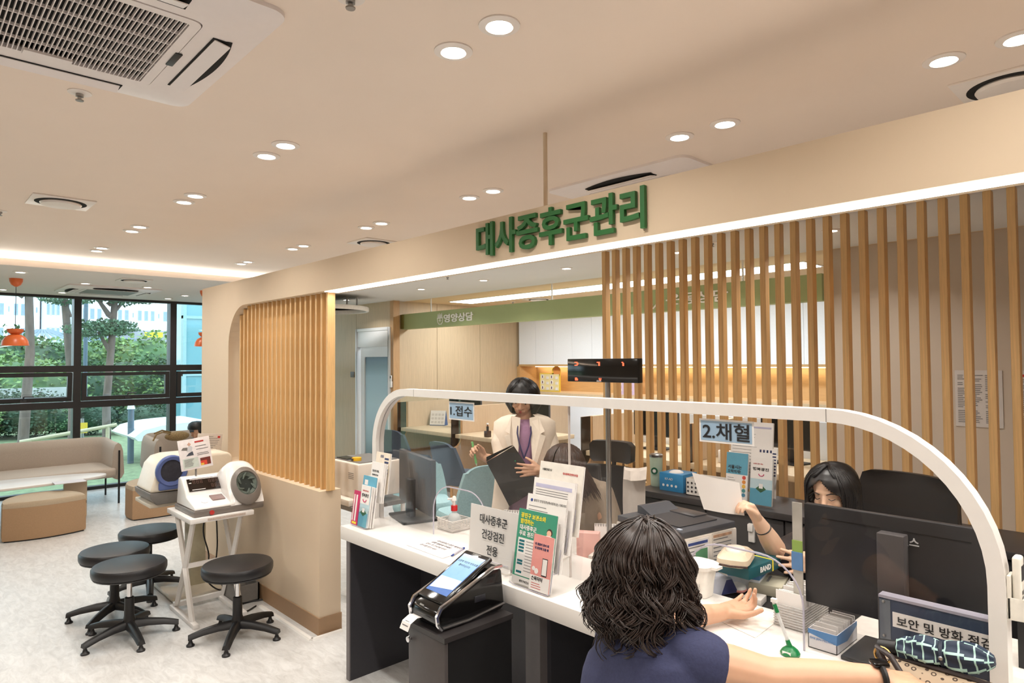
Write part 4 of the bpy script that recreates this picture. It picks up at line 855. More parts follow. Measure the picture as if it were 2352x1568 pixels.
part('panel', MB().box((-.0005, -w/2+.012, .030), (0, w/2-.012, .165), M1), PAPER, t); part('bottom_band', MB().box((-.0006, -w/2, 0), (0, w/2, .026), M1), PAPER, t)
for s, z, mm in (('광진구 보건소와', .248, YELP), ('함께하는', .226, YELP), ('대사증후군', .204, PAPER), ('무료 검진 및 상담', .182, PAPER)): txt(t, M1, s, .021, w/2-.014, z, mm, .03)
m = MB()
for i, z in enumerate((.158, .146, .134, .122, .086, .076, .046)): m.box((-.0008, w/2-.046, z-.008), (-.0004, w/2-.018, z), M1)
for i, z in enumerate((.158, .146, .134, .122, .086, .076, .046)): part('heading', MB().box((-.0008, w/2-.046, z-.008), (-.0004, w/2-.018, z), M1), TEALP, t)
m = MB(); lines(t, M1, .10, 0, w/2-.055, .156, 11, .0105); txt(t, M1, '광진구보건소', .010, w/2-.04, .012, INK)
part('figure_coat', MB().prism([(-.001, -.05, .165), (-.001, -.085, .165), (-.001, -.08, .195), (-.001, -.055, .195)], (.0006, 0, 0), M1), PAPER, t); part('figure_head', MB().cyl(M1 @ V((-.001, -.067, .203)), M1 @ V((0, -.067, .203)), .011, n=14), mt('print_face', (240, 196, 166), .6), t); part('figure_hair', MB().cyl(M1 @ V((-.0004, -.069, .206)), M1 @ V((0.0002, -.069, .206)), .014, n=14), mt('print_hair', (70, 40, 34), .6), t)
M2 = lean(1.698, yc-.045, CT+.008, .17); w, h = .098, .196
t = brochure('pink folded leaflet about walking app in front of the green brochure', M2, w, h, PNK, 2, .003)
part('foot', MB().box((-.0005, -w/2, 0), (0, w/2, .052), M2), PAPER, t); txt(t, M2, '내 걸음이 돈이 돼', .0105, w/2-.010, .163, NAVYP, .03); txt(t, M2, '내 건강에 도움 돼', .0105, w/2-.010, .149, NAVYP, .03); txt(t, M2, '손목닥터', .017, w/2-.008, .042, INK, .03)
ph = part('phone_picture', MB().box((-.0007, -.032, .056), (-.0002, -.006, .118), M2), INK, t); part('phone_screen', MB().box((-.0011, -.030, .060), (-.0006, -.008, .115), M2), PAPER, t); part('leaf_picture', MB().cyl(M2 @ V((-.0008, .02, .068)), M2 @ V((0, .02, .068)), .010, n=8).cyl(M2 @ V((-.0008, .035, .075)), M2 @ V((0, .035, .075)), .008, n=8), PAPER, t)
lines(t, M2, .07, 0, w/2-.01, .026, 3, .008, INKR)
M3 = lean(1.745, yc-.006, CT+.07, .17); w, h = .20, .262; t = brochure('white application form with a drop logo, second tier of the rack', M3, w, h, PAPER, 2)
txt(t, M3, '광진구 건강검진(대사증후군) 기록카드', .0115, w/2-.035, h-.022, INK, .0); part('logo', MB().cyl(M3 @ V((-.0008, w/2-.024, h-.022)), M3 @ V((0, w/2-.024, h-.022)), .006, n=14), INKB, t); lines(t, M3, .17, 0, w/2-.012, h-.042, 8, .014)
M4 = lean(1.787, yc-.006, CT+.13, .17); w, h = .21, .258; t = brochure('white consent form with lilac headings, third tier of the rack', M4, w, h, PAPER, 2)
part('heading_bar', MB().box((-.0008, -w/2+.012, h-.034), (-.0001, w/2-.012, h-.02), M4), LILAC, t); lines(t, M4, .18, 0, w/2-.015, h-.042, 20, .0088, lw=.98)
M5 = lean(1.829, yc-.006, CT+.19, .17); w, h = .222, .256; t = brochure('cream city envelope standing at the back of the rack', M5, w, h, mt('envelope_cream', (232, 226, 216), .6), 3)
txt(t, M5, 'I·SEOUL·U', .012, w/2-.016, h-.03, INK, .03); txt(t, M5, '대사증후군관리사업', .010, -.012, h-.036, INKR, .02); part('window', MB().box((-.0005, -w/2+.02, h-.14), (0, w/2-.03, h-.065), M5), mt('window_film', (214, 208, 204), .3), t)
# sign on a clear foot
p, q = at(1082, 1158, x=1.80), at(1194, 1178, x=1.80); yc2 = (p.y+q.y)/2; w = p.y-q.y
t = thing('counter_sign', 'white three-line lettered sign in a clear stand behind the kiosk', 'sign', (1.8, yc2, CT))
MS = lean(1.785, yc2, CT+.012, .07); sheet(t, 'sheet', MS, w, .222, PAPER, .002); part('cover', MB().box((-.003, -w/2-.003, 0), (-.0015, w/2+.003, .226), MS), ACRY, t)
part('foot', MB().box((1.74, yc2-w/2+.02, CT+.001), (1.83, yc2+w/2-.02, CT+.006)).box((1.752, yc2-w/2+.02, CT+.006), (1.757, yc2+w/2-.02, CT+.035)), ACRY, t); part('foot_edge', MB().tube([(1.752, yc2+w/2-.02, CT+.036), (1.752, yc2-w/2+.02, CT+.036)], .0016, 5), ACRE, t)
for s, z in (('대사증후군', .172), ('건강검진', .112), ('전용', .052)): txt(t, MS @ MX.Translation((-.0032, 0, 0)), s, .046, 0, z, INK, .008, align='CENTER', fitw=.0335*len(s))
# laminated sheet and pen
pp = [at(*p, z=CT) for p in ((933, 1252), (1010, 1237), (1080, 1262), (1016, 1283))]
t = thing('laminated_sheet', 'laminated instruction sheet lying flat on the counter', 'paper', tuple(pp[0])); part('sheet', MB().prism([(p.x, p.y, CT+.0008) for p in pp], (0, 0, .0012)), mt('laminate', (228, 222, 224), .12, var=.01), t)
u = (pp[1]-pp[0]); v_ = (pp[3]-pp[0]).normalized(); m = MB(); org = pp[1]-u.normalized()*.03+v_*.03
u = u.normalized()
for i, (s, mm) in enumerate((('대사증후군 검진 예약자', INK), ('성함 말씀해 주세요', INK), ('접수 후 안내에 따라', INKG), ('검사를 받으세요', INKG))): text('lettering', s, .020, mm, t, org-u*.03*i+V((0, 0, .0022)), v_, u, bold=.0, depth=.0003, align='LEFT')
a, b = at(1037, 1276, z=CT+.006), at(1066, 1258, z=CT+.006); t = thing('ballpoint_pen', 'clear ballpoint pen with blue ends on the laminated sheet', 'pen', tuple(a)); d = (b-a)
part('barrel', MB().cyl(a+d*.1, a+d*.9, .0035), ACRE, t, smooth=True); part('cap', MB().cyl(a+d*.88, b, .0045), INKB, t, smooth=True); part('tip', MB().cyl(a+d*.15, a, .0045, .003), INKB, t, smooth=True)
# left brochure rack
yl = 2.965
hl = thing('brochure_rack', 'clear tiered rack with booklets at the left end of the counter', 'brochure rack', (1.78, yl, CT)); W7 = .155
for y in (yl+W7/2, yl-W7/2): part('side', MB().prism([(1.725, y, CT+.001), (1.86, y, CT+.001), (1.89, y, 1.0), (1.735, y, .84)], (0, .003, 0)), ACRY, hl)
for i in range(3):
    M_ = lean(1.724+.045*i, yl, CT+.004+.07*i, .15); part('pocket_front', MB().box((-.004, -W7/2, 0), (-.001, W7/2, .10), M_), ACRY, hl); part('pocket_edge', MB().tube([M_ @ V((-.003, -W7/2, .09)), M_ @ V((-.003, -W7/2+.004, .008)), M_ @ V((-.003, -W7/2+.02, .0)), M_ @ V((-.003, W7/2-.02, .0)), M_ @ V((-.003, W7/2, .006))], .0015, 5), ACRE, hl)
MAG = mt('magenta_print', (200, 40, 96), .5)
def happy(M_, w, h, label, n):
    t = brochure(label, M_, w, h, mt('booklet_sky', (190, 214, 222), .45, var=.02), n, .005, name='booklet', group='city booklets')
    part('lower_tint', MB().box((-.0005, -w/2, 0), (0, w/2, h*.34), M_), LBLU, t); part('upper_tint', MB().box((-.0005, -w/2, h*.55), (0, w/2, h), M_), PAPER, t)
    txt(t, M_, '행복광진', .02, w/2-.012, h*.76, INK, .03, fitw=w*.74); txt(t, M_, '나에게 힘이 되는', .009, w/2-.014, h*.87, INKR, .02); part('smile', MB().tube([M_ @ V((-.001, .015*cos(a), h*.66+.012*sin(a))) for a in [pi+pi*i/6 for i in range(7)]], .0025, 5), MAG, t)
    G = mt('print_garden', (52, 98, 66), .6, var=.4, scale=200); part('garden_picture', MB().prism([(-.001, -.03, h*.34), (-.001, 0, h*.26), (-.001, .03, h*.34), (-.001, 0, h*.44)], (.0006, 0, 0), M_), G, t); part('house_picture', MB().box((-.0016, -.011, h*.35), (-.001, .011, h*.45), M_), PAPER, t)
    return t
Mh = lean(1.725, yl-.028, CT+.008, .14); happy(Mh, .085, .205, 'stack of city booklets with blue foot, front of the left rack', 6)
Mm = lean(1.722, yl+.045, CT+.008, .14); t = brochure('magenta striped leaflet at the left edge of the left rack', Mm, .06, .17, MAG, 1, name='leaflet', group='left rack leaflets'); part('stripe', MB().box((-.0006, -.01, .02), (0, .004, .15), Mm).box((-.0006, .015, .02), (0, .024, .15), Mm), PAPER, t); part('dot', MB().box((-.0008, -.02, .005), (0, .02, .016), Mm), YELP, t)
Mb = lean(1.768, yl+.0, CT+.075, .14); t = brochure('light blue leaflet in the middle of the left rack', Mb, .125, .175, LBLU, 3, name='leaflet', group='left rack leaflets'); part('badge', MB().box((-.0006, .015, .13), (0, .045, .155), Mb), PAPER, t); txt(t, Mb, '서울시는', .012, .05, .11, INK)
Mw = lean(1.80, yl-.02, CT+.12, .14); t = brochure('white leaflet with a red heart figure in the left rack', Mw, .115, .20, PAPER, 4, name='leaflet', group='left rack leaflets'); txt(t, Mw, '당신의 마음,', .014, .045, .155, INK); txt(t, Mw, '안녕하신가요?', .011, .045, .135, INK); part('heart_figure', MB().cyl(Mw @ V((-.001, .005, .075)), Mw @ V((0, .005, .075)), .024, n=16).prism([(-.001, .03, .07), (-.001, -.02, .07), (-.001, .008, .03)], (.0006, 0, 0), Mw), REDP, t)
Mv = lean(1.842, yl-.008, CT+.16, .12); t = brochure('cream envelope with navy stripes at the back of the left rack', Mv, .13, .205, mt('envelope_warm', (236, 224, 206), .6), 2, name='envelope', group='left rack leaflets'); m = MB()
for i in range(5): m.box((-.0007, -.055, .17-.018*i), (0, -.018, .18-.018*i), Mv)
for i in range(3): m.box((-.0007, -.005+.01*i, .178), (0, 0.001+.01*i, .192), Mv)
part('navy_stripes', m, NAVYP, t)
# basket with hand sanitizer
bq = [at(*p, z=CT) for p in ((1011, 1212), (1036, 1224), (1085, 1215))]; bx0, bx1 = 1.995, 2.115; by0, by1 = 2.545, 2.665
CLR = mt('frosted_basket', (222, 216, 210), .35, alpha=.85)
t = thing('small_basket', 'small clear ribbed basket on the counter by the sanitizer', 'basket', ((bx0+bx1)/2, (by0+by1)/2, CT)); z0 = CT+.001
part('bottom', MB().box((bx0, by0, z0), (bx1, by1, z0+.003)), CLR, t)
for i in range(7):
    z = z0+.006+.0075*i; part('rib', MB().tube([(bx0, by0, z), (bx1, by0, z), (bx1, by1, z), (bx0, by1, z), (bx0, by0, z)], .0028, 4), CLR, t)
RED = mt('red_cap', (196, 30, 34), .35); GEL = mt('sanitizer_gel', (226, 232, 232), .1, alpha=.45)
def pump(label, x, y, z, h=.10, rz=0):
    t = thing('pump_bottle', label, 'bottle', (x, y, z), rz, group='pump bottles')
    part('bottle', MB().lathe([(.001, 0), (.030, 0), (.033, .008), (.033, h*.6), (.026, h*.78), (.013, h*.88), (.013, h)], 20), GEL, t, world=False, smooth=True); part('collar', MB().lathe([(.001, h), (.0165, h), (.0165, h+.026), (.001, h+.026)], 20), RED, t, world=False, smooth=True, ang=30)
    part('pump_stem', MB().cyl((0, 0, h+.026), (0, 0, h+.05), .006), WHITE, t, world=False, smooth=True); part('pump_head', MB().lathe([(.001, h+.048), (.012, h+.05), (.011, h+.064), (.006, h+.072), (.001, h+.073)], 14).cyl((0, 0, h+.06), (.035, 0, h+.055), .005), WHITE, t, world=False, smooth=True); return t
pump('hand sanitizer pump bottle with red collar standing in the small basket', 2.055, 2.605, CT+.005, .085, 2)
# left monitor seen from behind
t = monitor('grey monitor seen from behind, left end of the counter', 2.06, 2.93, CT, rad(-105.7), w=.51, h=.285, group=None, base=.055)
# cabinet and ticket kiosk in front of the counter
kz = .68; ka, kb, kc = at(938, 1424, z=kz), at(1022.7, 1465, z=kz), at(1180, 1409, z=kz)
cx0, cy0, cy1, cx1 = ka.x, kb.y, ka.y, kc.x
KCH = mt('kiosk_cabinet_grey', (74, 68, 67), .5, var=.04, scale=50)
t = thing('kiosk_cabinet', 'dark grey floor cabinet carrying the ticket kiosk', 'cabinet', ((cx0+cx1)/2, (cy0+cy1)/2, 0))
part('top', MB().box((cx0-.004, cy0-.004, kz-.018), (cx1, cy1+.004, kz)), mt('kiosk_top', (48, 44, 44), .45), t); part('body', MB().box((cx0+.015, cy0, 0), (cx1-.005, cy1, kz-.018)), BLACK, t); d = part('door', MB().box((cx0, cy0+.001, .02), (cx0+.015, cy1-.001, kz-.021)), KCH, t, bevel=.001)
kn = at(941, 1463, x=cx0); part('knob', MB().lathe([(.001, .018), (.010, .016), (.011, .010), (.006, .006), (.005, 0)], 16, mx=MX.Translation((cx0, kn.y-.01, kn.z)) @ MX.Rotation(-pi/2, 4, 'Y')), CHROME, d, smooth=True)
kx0, kx1 = 1.475, 1.80; ky0, ky1 = 1.955, 2.125
t = thing('ticket_kiosk', 'black wedge-shaped ticket kiosk with touch screen and chrome trim', 'kiosk', (kx0+.15, (ky0+ky1)/2, kz))
pr = [(kx0+.01, .012), (kx0-.005, .035), (kx0-.008, .06), (kx0+.01, .085), (kx0+.26, .175), (kx0+.295, .185), (kx0+.315, .16), (kx0+.33, .02), (kx0+.31, .006)]
part('body', MB().prism([(x, ky0, kz+z) for x, z in pr], (0, ky1-ky0, 0)), BLACKG, t, bevel=.010, seg=3)
part('plinth', MB().box((kx0+.03, ky0+.01, kz), (kx0+.30, ky1-.01, kz+.012)), BLACK, t)
for y in (ky0-.0005, ky1+.0005):
    P = [(kx0+.31, y, kz+.178), (kx0+.26, y, kz+.180), (kx0+.01, y, kz+.090), (kx0-.010, y, kz+.062), (kx0-.006, y, kz+.034), (kx0+.012, y, kz+.011)]
    part('chrome_trim', MB().tube(P, .0085, 8), CHROME, t, smooth=True); part('lower_trim', MB().tube([(kx0+.012, y, kz+.014), (kx0+.14, y, kz+.012), (kx0+.325, y, kz+.030)], .006, 6), mt('smoke_chrome', (120, 118, 118), .25, .9), t, smooth=True)
part('side_grip', MB().box((kx0+.17, ky0-.003, kz+.068), (kx0+.225, ky0+.001, kz+.092)), mt('grip_dark', (34, 34, 40), .4), t, bevel=.006)
s0, s1 = V((kx0+.022, 0, kz+.096)), V((kx0+.268, 0, kz+.215)); sl = atan2(s1.z-s0.z, s1.x-s0.x)
MK = MX.Translation((s0.x, (ky0+ky1)/2, s0.z)) @ MX.Rotation(-sl, 4, 'Y'); LK = (s1-s0).length; wk = (ky1-ky0)/2-.006
part('tablet', MB().box((0, -wk, -.012), (LK, wk, .006), MK), BLACKG, t, bevel=.006, seg=3)
SCRB = mt('screen_blue', (78, 110, 168), .15, emit=.35, coat=.5); SCRL = mt('screen_sky', (120, 160, 196), .15, emit=.45, coat=.5)
part('screen', MB().box((.035, -wk+.014, .006), (LK-.022, wk-.014, .0068), MK), SCRB, t); part('screen_panel', MB().box((.075, -wk+.017, .0068), (LK-.034, wk-.017, .0072), MK), SCRL, t)
e1 = MK.to_3x3() @ V((0, -1, 0)); e2 = MK.to_3x3() @ V((1, 0, 0))
for i, s in enumerate(('오른쪽 하단의 번호표를', '뽑아주십시오')): text('screen_text', s, .0135, INK, t, MK @ V((LK-.062-.02*i, 0, .0073)), e1, e2, depth=.0003)
part('paper_picture', MB().prism([(.07, -wk+.017, .0074), (.05, wk-.02, .0074), (.115, wk-.02, .0074), (.12, -wk+.017, .0074)], (0, 0, .0003), MK), mt('screen_pale', (206, 214, 220), .15, emit=.4), t); part('speaker_slot', MB().box((LK-.012, -.025, .0062), (LK-.008, .025, .0068), MK), MGREY, t)
text('maker_mark', 'sleion', .012, mt('mark_silver', (200, 198, 194), .4), t, (kx0-.0005, (ky0+ky1)/2+.02, kz+.080), e1, V((.35, 0, 1)), depth=.0006)
part('ticket', MB().loft([[(kx0+.015, ky0+.10, kz+.030), (kx0+.015, ky0+.155, kz+.030)], [(kx0-.025, ky0+.10, kz+.036), (kx0-.025, ky0+.155, kz+.036)], [(kx0-.055, ky0+.10, kz+.022), (kx0-.055, ky0+.155, kz+.022)], [(kx0-.068, ky0+.10, kz-.004), (kx0-.068, ky0+.155, kz-.004)]], closed=False, cap=False), PAPER, t); part('ticket_print', MB().box((kx0-.062, ky0+.11, kz+.010), (kx0-.0615, ky0+.145, kz+.014)).box((kx0-.052, ky0+.115, kz+.0245), (kx0-.050, ky0+.14, kz+.0255)), INKG, t)
t.scale = (.92, .92, .92); t.location = (1.352+.15*.92, 1.878, kz)
cable('white cable running from the kiosk across the counter', [(1.655, 1.86, .80), (1.70, 1.885, CT+.03), (1.75, 1.89, CT+.006), (1.84, 1.88, CT+.006), (2.0, 1.86, CT+.006), (2.14, 1.9, CT+.006)], .003, mt('cable_white', (226, 220, 210), .5))
# number display on its pole
xd = 2.17; p, q = at(1303, 824, x=xd), at(1465, 882, x=xd); yd = (p.y+q.y)/2
t = thing('number_display', 'black number display with red LED digits on a steel pole', 'display', (xd, at(1392, 1000, x=xd).y, .70))
part('housing', MB().box((xd, q.y, q.z+.004), (xd+.035, p.y, p.z)), BLACKG, t, bevel=.003); yp = at(1392, 1000, x=xd+.03).y
part('pole', MB().cyl((xd+.045, yp, .70), (xd+.045, yp, p.z-.03), .011, n=16), STEEL, t, smooth=True); part('foot', MB().cyl((xd+.045, yp, .70), (xd+.045, yp, .712), .06, n=28), DGREY, t, smooth=True, ang=30)
LEDR = mt('led_red', (255, 60, 30), .5, emit=2.5, ecol=(1, .12, .05))
def dots(px, py, rows):
    m = MB(); c = at(px, py, x=xd); s = .0042
    for r, row in enumerate(rows):
        for k, ch in enumerate(row):
            if ch == '#': m.box((xd-.001, c.y-k*s-s*.82, c.z-r*s-s*.8), (xd, c.y-k*s, c.z-r*s))
    return m
part('digit', dots(1320, 831, ['####.', '...##', '...##', '####.', '.....']), LEDR, t); part('digit', dots(1371, 831, ['####', '..##', '..##', '..##']), LEDR, t); part('digit', dots(1426, 831, ['.##', '..##', '..##', '..##']), LEDR, t); part('digit', dots(1321, 867, ['###', '####', '####']), LEDR, t); part('digit', dots(1376, 868, ['#.#', '###', '.#.']), LEDR, t)
text('maker_mark', 'sleion', .012, mt('mark_silver', (200, 198, 194), .4), t, (xd-.0008, yd+.01, q.z+.010), -EY, EZ, depth=.0006)
# right monitor
a, b = at(1855, 1155, x=2.09), at(2290, 1215, x=2.06); rz = atan2((b.y-a.y), (b.x-a.x)); yc3 = (a.y+b.y)/2
t = thing('computer_monitor', 'large black monitor seen from behind, right end of the counter', 'monitor', (2.07, yc3, CT)); wv = (a.y-b.y); z1, z0_ = 1.152, .85
part('screen_housing', MB().box((2.06, yc3-wv/2, z0_), (2.085, yc3+wv/2, z1)), mt('monitor_back', (38, 37, 39), .45, var=.04), t, bevel=.004); part('screen', MB().box((2.085, yc3-wv/2+.006, z0_+.008), (2.087, yc3+wv/2-.006, z1-.006)), BLACKG, t)
ya = at(2015, 1230, x=2.02).y; yb_ = at(2078, 1235, x=2.02).y; part('stand_arm', MB().box((2.01, yb_, CT+.012), (2.05, ya, at(2045, 1228, x=2.01).z)), mt('stand_grey', (76, 72, 72), .4), t, bevel=.003); part('stand_base', MB().box((1.935, yb_-.06, CT), (2.13, ya+.075, CT+.012)), BLACK, t, bevel=.004)
for s in (-1, 1): part('vent_slot', MB().box((2.0592, yc3+s*.11-.08, z1-.04), (2.0602, yc3+s*.11+.08, z1-.036)), BLACK, t)
text('lettering', '헬스', .030, mt('label_white', (214, 214, 214), .5), t, (2.0588, at(2088, 1243, x=2.06).y, at(2088, 1243, x=2.06).z), -EY, EZ, bold=.02)
part('side_strip', MB().box((2.05, yc3+wv/2+.002, z0_+.0), (2.054, yc3+wv/2+.032, z1)), mt('card_strip', (190, 186, 176), .4), t); part('green_note', MB().box((2.047, yc3+wv/2+.001, 1.0), (2.05, yc3+wv/2+.033, 1.035)), mt('note_green', (150, 180, 92), .6), t); part('blue_note', MB().box((2.044, yc3+wv/2+.0, .945), (2.047, yc3+wv/2+.034, 1.0)), mt('note_blue', (96, 140, 190), .6), t)
# upright blue clipboard with title strip
xa_ = XP+.02; a, b = at(2018, 1364, x=xa_), at(2300, 1418, x=xa_); BLU = mt('folder_navy', (54, 66, 88), .35, var=.03)
t = thing('log_folder', 'navy folder with a white title strip standing behind the handbag', 'folder', (xa_, (a.y+b.y)/2, CT)); part('cover', MB().box((xa_, b.y, CT), (xa_+.03, a.y, a.z)), BLU, t, bevel=.003); s0 = at(2050, 1404, x=xa_); s1 = at(2050, 1440, x=xa_)
part('title_strip', MB().box((xa_-.001, b.y+.002, s1.z+.003), (xa_, s0.y, s0.z)), PAPER, t); text('lettering', '보안 및 방화 점검부', .030, INK, t, (xa_-.0018, s0.y-.01, (s0.z+s1.z)/2), -EY, EZ, bold=.015, depth=.0005, align='LEFT', fitw=.235); part('top_edge', MB().box((xa_-.002, b.y, a.z-.006), (xa_+.032, a.y, a.z+.001)), ACRE, t); part('spine', MB().box((xa_-.001, a.y-.028, CT+.01), (xa_-.0004, a.y-.002, a.z-.01)), mt('folder_spine', (110, 116, 124), .2), t)
for z in (CT+.10, CT+.19): part('rivet', MB().sph((xa_-.002, a.y-.012, z), .004, 6), STEEL, t, smooth=True)
# carton, envelopes, pen on a stand
bx = [at(*p, z=CT) for p in ((1850, 1490), (1915, 1512), (1985, 1470))]; x0, x1, y0, y1 = bx[0].x+.02, bx[2].x-.01, bx[1].y, bx[0].y; hz = .055
CART = mt('carton_white', (220, 218, 222), .5, var=.02); CBLU = mt('carton_blue', (70, 130, 190), .45); CINS = mt('carton_inside', (150, 138, 124), .7)
t = thing('mask_carton', 'open white and blue carton of wrapped swabs at the counter edge', 'box', ((x0+x1)/2, (y0+y1)/2, CT))
m = MB()
for A, B in (((x0, y0), (x1, y0+.002)), ((x0, y1-.002), (x1, y1)), ((x0, y0), (x0+.002, y1)), ((x1-.002, y0), (x1, y1))): m.box((*A, CT+.001), (*B, CT+hz))
m.box((x0, y0, CT+.001), (x1, y1, CT+.003)); part('carton', m, CART, t); part('blue_band', MB().prism([(x0-.0006, y1, CT+hz), (x0-.0006, y0, CT+hz), (x0-.0006, y0, CT+hz-.028), (x0-.0006, (y0+y1)/2, CT+hz-.020), (x0-.0006, y1, CT+hz-.012)], (.0005, 0, 0)).prism([(x0, y0-.0006, CT+hz), (x1, y0-.0006, CT+hz), (x1, y0-.0006, CT+hz-.012), ((x0+x1)/2, y0-.0006, CT+hz-.036), (x0, y0-.0006, CT+hz-.028)], (0, .0005, 0)), CBLU, t)
text('lettering', 'DAE JEIN MEDICAL', .009, CBLU, t, (x0-.0008, y1-.006, CT+.030), -EY, EZ, depth=.0004, align='LEFT')
for i in range(9): part('sachet', MB().box((x0+.015+.018*i, y0+.008, CT+.01), (x0+.018+.018*i, y1-.008, CT+hz+.006+.008*random.random()), MX.Translation((0, 0, 0))), mt('sachet_white', (232, 228, 224), .3, alpha=.9), t)
e = [at(*p, z=CT) for p in ((1785, 1430), (1845, 1460), (1890, 1400))]; x0, x1, y0, y1 = e[1].x+.02, e[2].x-.05, e[1].y+.005, e[0].y
t = thing('envelope_basket', 'ribbed clear basket packed with white paper envelopes', 'basket', ((x0+x1)/2, (y0+y1)/2, CT)); CL2 = mt('clear_ribbed', (206, 202, 198), .3, alpha=.6)
for i in range(9): part('rib', MB().tube([(x0, y0, CT+.006+.008*i), (x1, y0, CT+.006+.008*i), (x1, y1, CT+.006+.008*i), (x0, y1, CT+.006+.008*i), (x0, y0, CT+.006+.008*i)], .003, 4), CL2, t)
for i in range(16): part('envelope', MB().box((x0+.006+(x1-x0-.012)*i/16, y0+.004, CT+.004), (x0+.009+(x1-x0-.012)*i/16, y1-.004, CT+.095+.02*random.random())), PAPER, t)
c = at(1815, 1503, z=CT); GRNP = mt('pen_green', (22, 116, 62), .3, var=.03); top = at(1775, 1378, x=c.x-.01)
t = thing('stand_pen', 'clear and green pen stuck upright in a round green counter base', 'pen', (c.x, c.y, CT)); part('base', MB().lathe([(.001, 0), (.026, 0), (.027, .006), (.022, .014), (.012, .022), (.001, .024)], 24, (c.x, c.y, CT+.0005)), GRNP, t, smooth=True)
d = (top-V((c.x, c.y, CT+.02))); o = V((c.x, c.y, CT+.02)); part('socket', MB().cyl(o, o+d*.16, .008, .006), GRNP, t, smooth=True); part('barrel', MB().cyl(o+d*.14, o+d*.75, .0048), mt('clear_pen', (222, 222, 220), .1, alpha=.7), t, smooth=True); part('cap', MB().cyl(o+d*.74, o+d*.92, .0058), GRNP, t, smooth=True); part('clip', MB().cyl(o+d*.92, top, .004).box(top-V((.006, .012, .004)), top+V((.006, .004, .006))), WHITE, t, smooth=True); part('badge', MB().box((c.x-.024, c.y-.012, CT+.006), (c.x-.0235, c.y+.012, CT+.015)), PAPER, t)
solo('paper_towel', MB().prism([tuple(at(*p, z=CT+.0008)) for p in ((1640, 1420), (1735, 1465), (1800, 1415), (1700, 1385))], (0, 0, .0015)), mt('towel_white', (238, 231, 222), .8), 'white paper towel spread under the patient\'s forearm', 'paper towel')
# ================================================================== people
def rcone(m, p0, p1, r0, r1=None, n=14):
    """closed capsule with two radii"""
    p0, p1 = V(p0), V(p1); r1 = r0 if r1 is None else r1; d = p1-p0; L_ = d.length
    if L_ < 1e-6: return m.sph(p0, r0, 8)
    d /= L_; up = V((0, 0, 1)) if abs(d.z) < .9 else V((1, 0, 0)); a = d.cross(up).normalized(); b = a.cross(d)
    rings = []
    for i in range(7): q = -pi/2+pi/2*i/6; rings.append((p0+d*r0*sin(q), max(1e-5, r0*cos(q))))
    for i in range(7): q = pi/2*i/6; rings.append((p1+d*r1*sin(q), max(1e-5, r1*cos(q))))
    return m.loft([[c+a*r*cos(2*pi*k/n)+b*r*sin(2*pi*k/n) for k in range(n)] for c, r in rings])
def chain(m, pts, rs):
    for i in range(len(pts)-1): rcone(m, pts[i], pts[i+1], rs[i], rs[i+1])
    return m
def fuse(m, name, mat, parent, voxel=.005, smooth=3, off=None, solid=0):
    """melt overlapping closed volumes into one continuous skin"""
    me = m.mesh(name, mat); o = bpy.data.objects.new('tmp', me); COL.objects.link(o)
    r = o.modifiers.new('r', 'REMESH'); r.mode = 'VOXEL'; r.voxel_size = voxel
    if smooth: s = o.modifiers.new('s', 'SMOOTH'); s.iterations = smooth; s.factor = .5
    dg = bpy.context.evaluated_depsgraph_get()
    me2 = bpy.data.meshes.new_from_object(o.evaluated_get(dg)); bpy.data.objects.remove(o)
    lo = V(LOC.get(parent.name, (0, 0, 0)))
    for v in me2.vertices: v.co -= lo
    me2.materials.clear(); me2.materials.append(mat); me2.name = name
    me2.polygons.foreach_set('use_smooth', [True]*len(me2.polygons))
    ob = link(name, me2, parent); LOC[ob.name] = tuple(lo); return ob
SKIN = mt('skin', (212, 166, 136), .5, var=.03, scale=30, sss=.15); SKIN2 = mt('skin_light', (226, 188, 160), .5, var=.02, scale=30, sss=.15)
HAIRB = mt('hair_dark_brown', (50, 37, 31), .36, var=.3, scale=60, stretch=(1, 1, .2)); HAIRK = mt('hair_black', (24, 21, 21), .35, var=.25, scale=60, stretch=(1, 1, .2)); HAIRR = mt('hair_brown', (62, 42, 33), .4, var=.3, scale=60, stretch=(1, 1, .2))
LIP = mt('lips', (190, 100, 90), .4); EYED = mt('eye_dark', (30, 22, 20), .3); EYEW = mt('eye_white', (226, 220, 214), .3); NAIL = mt('nail', (226, 170, 150), .3)
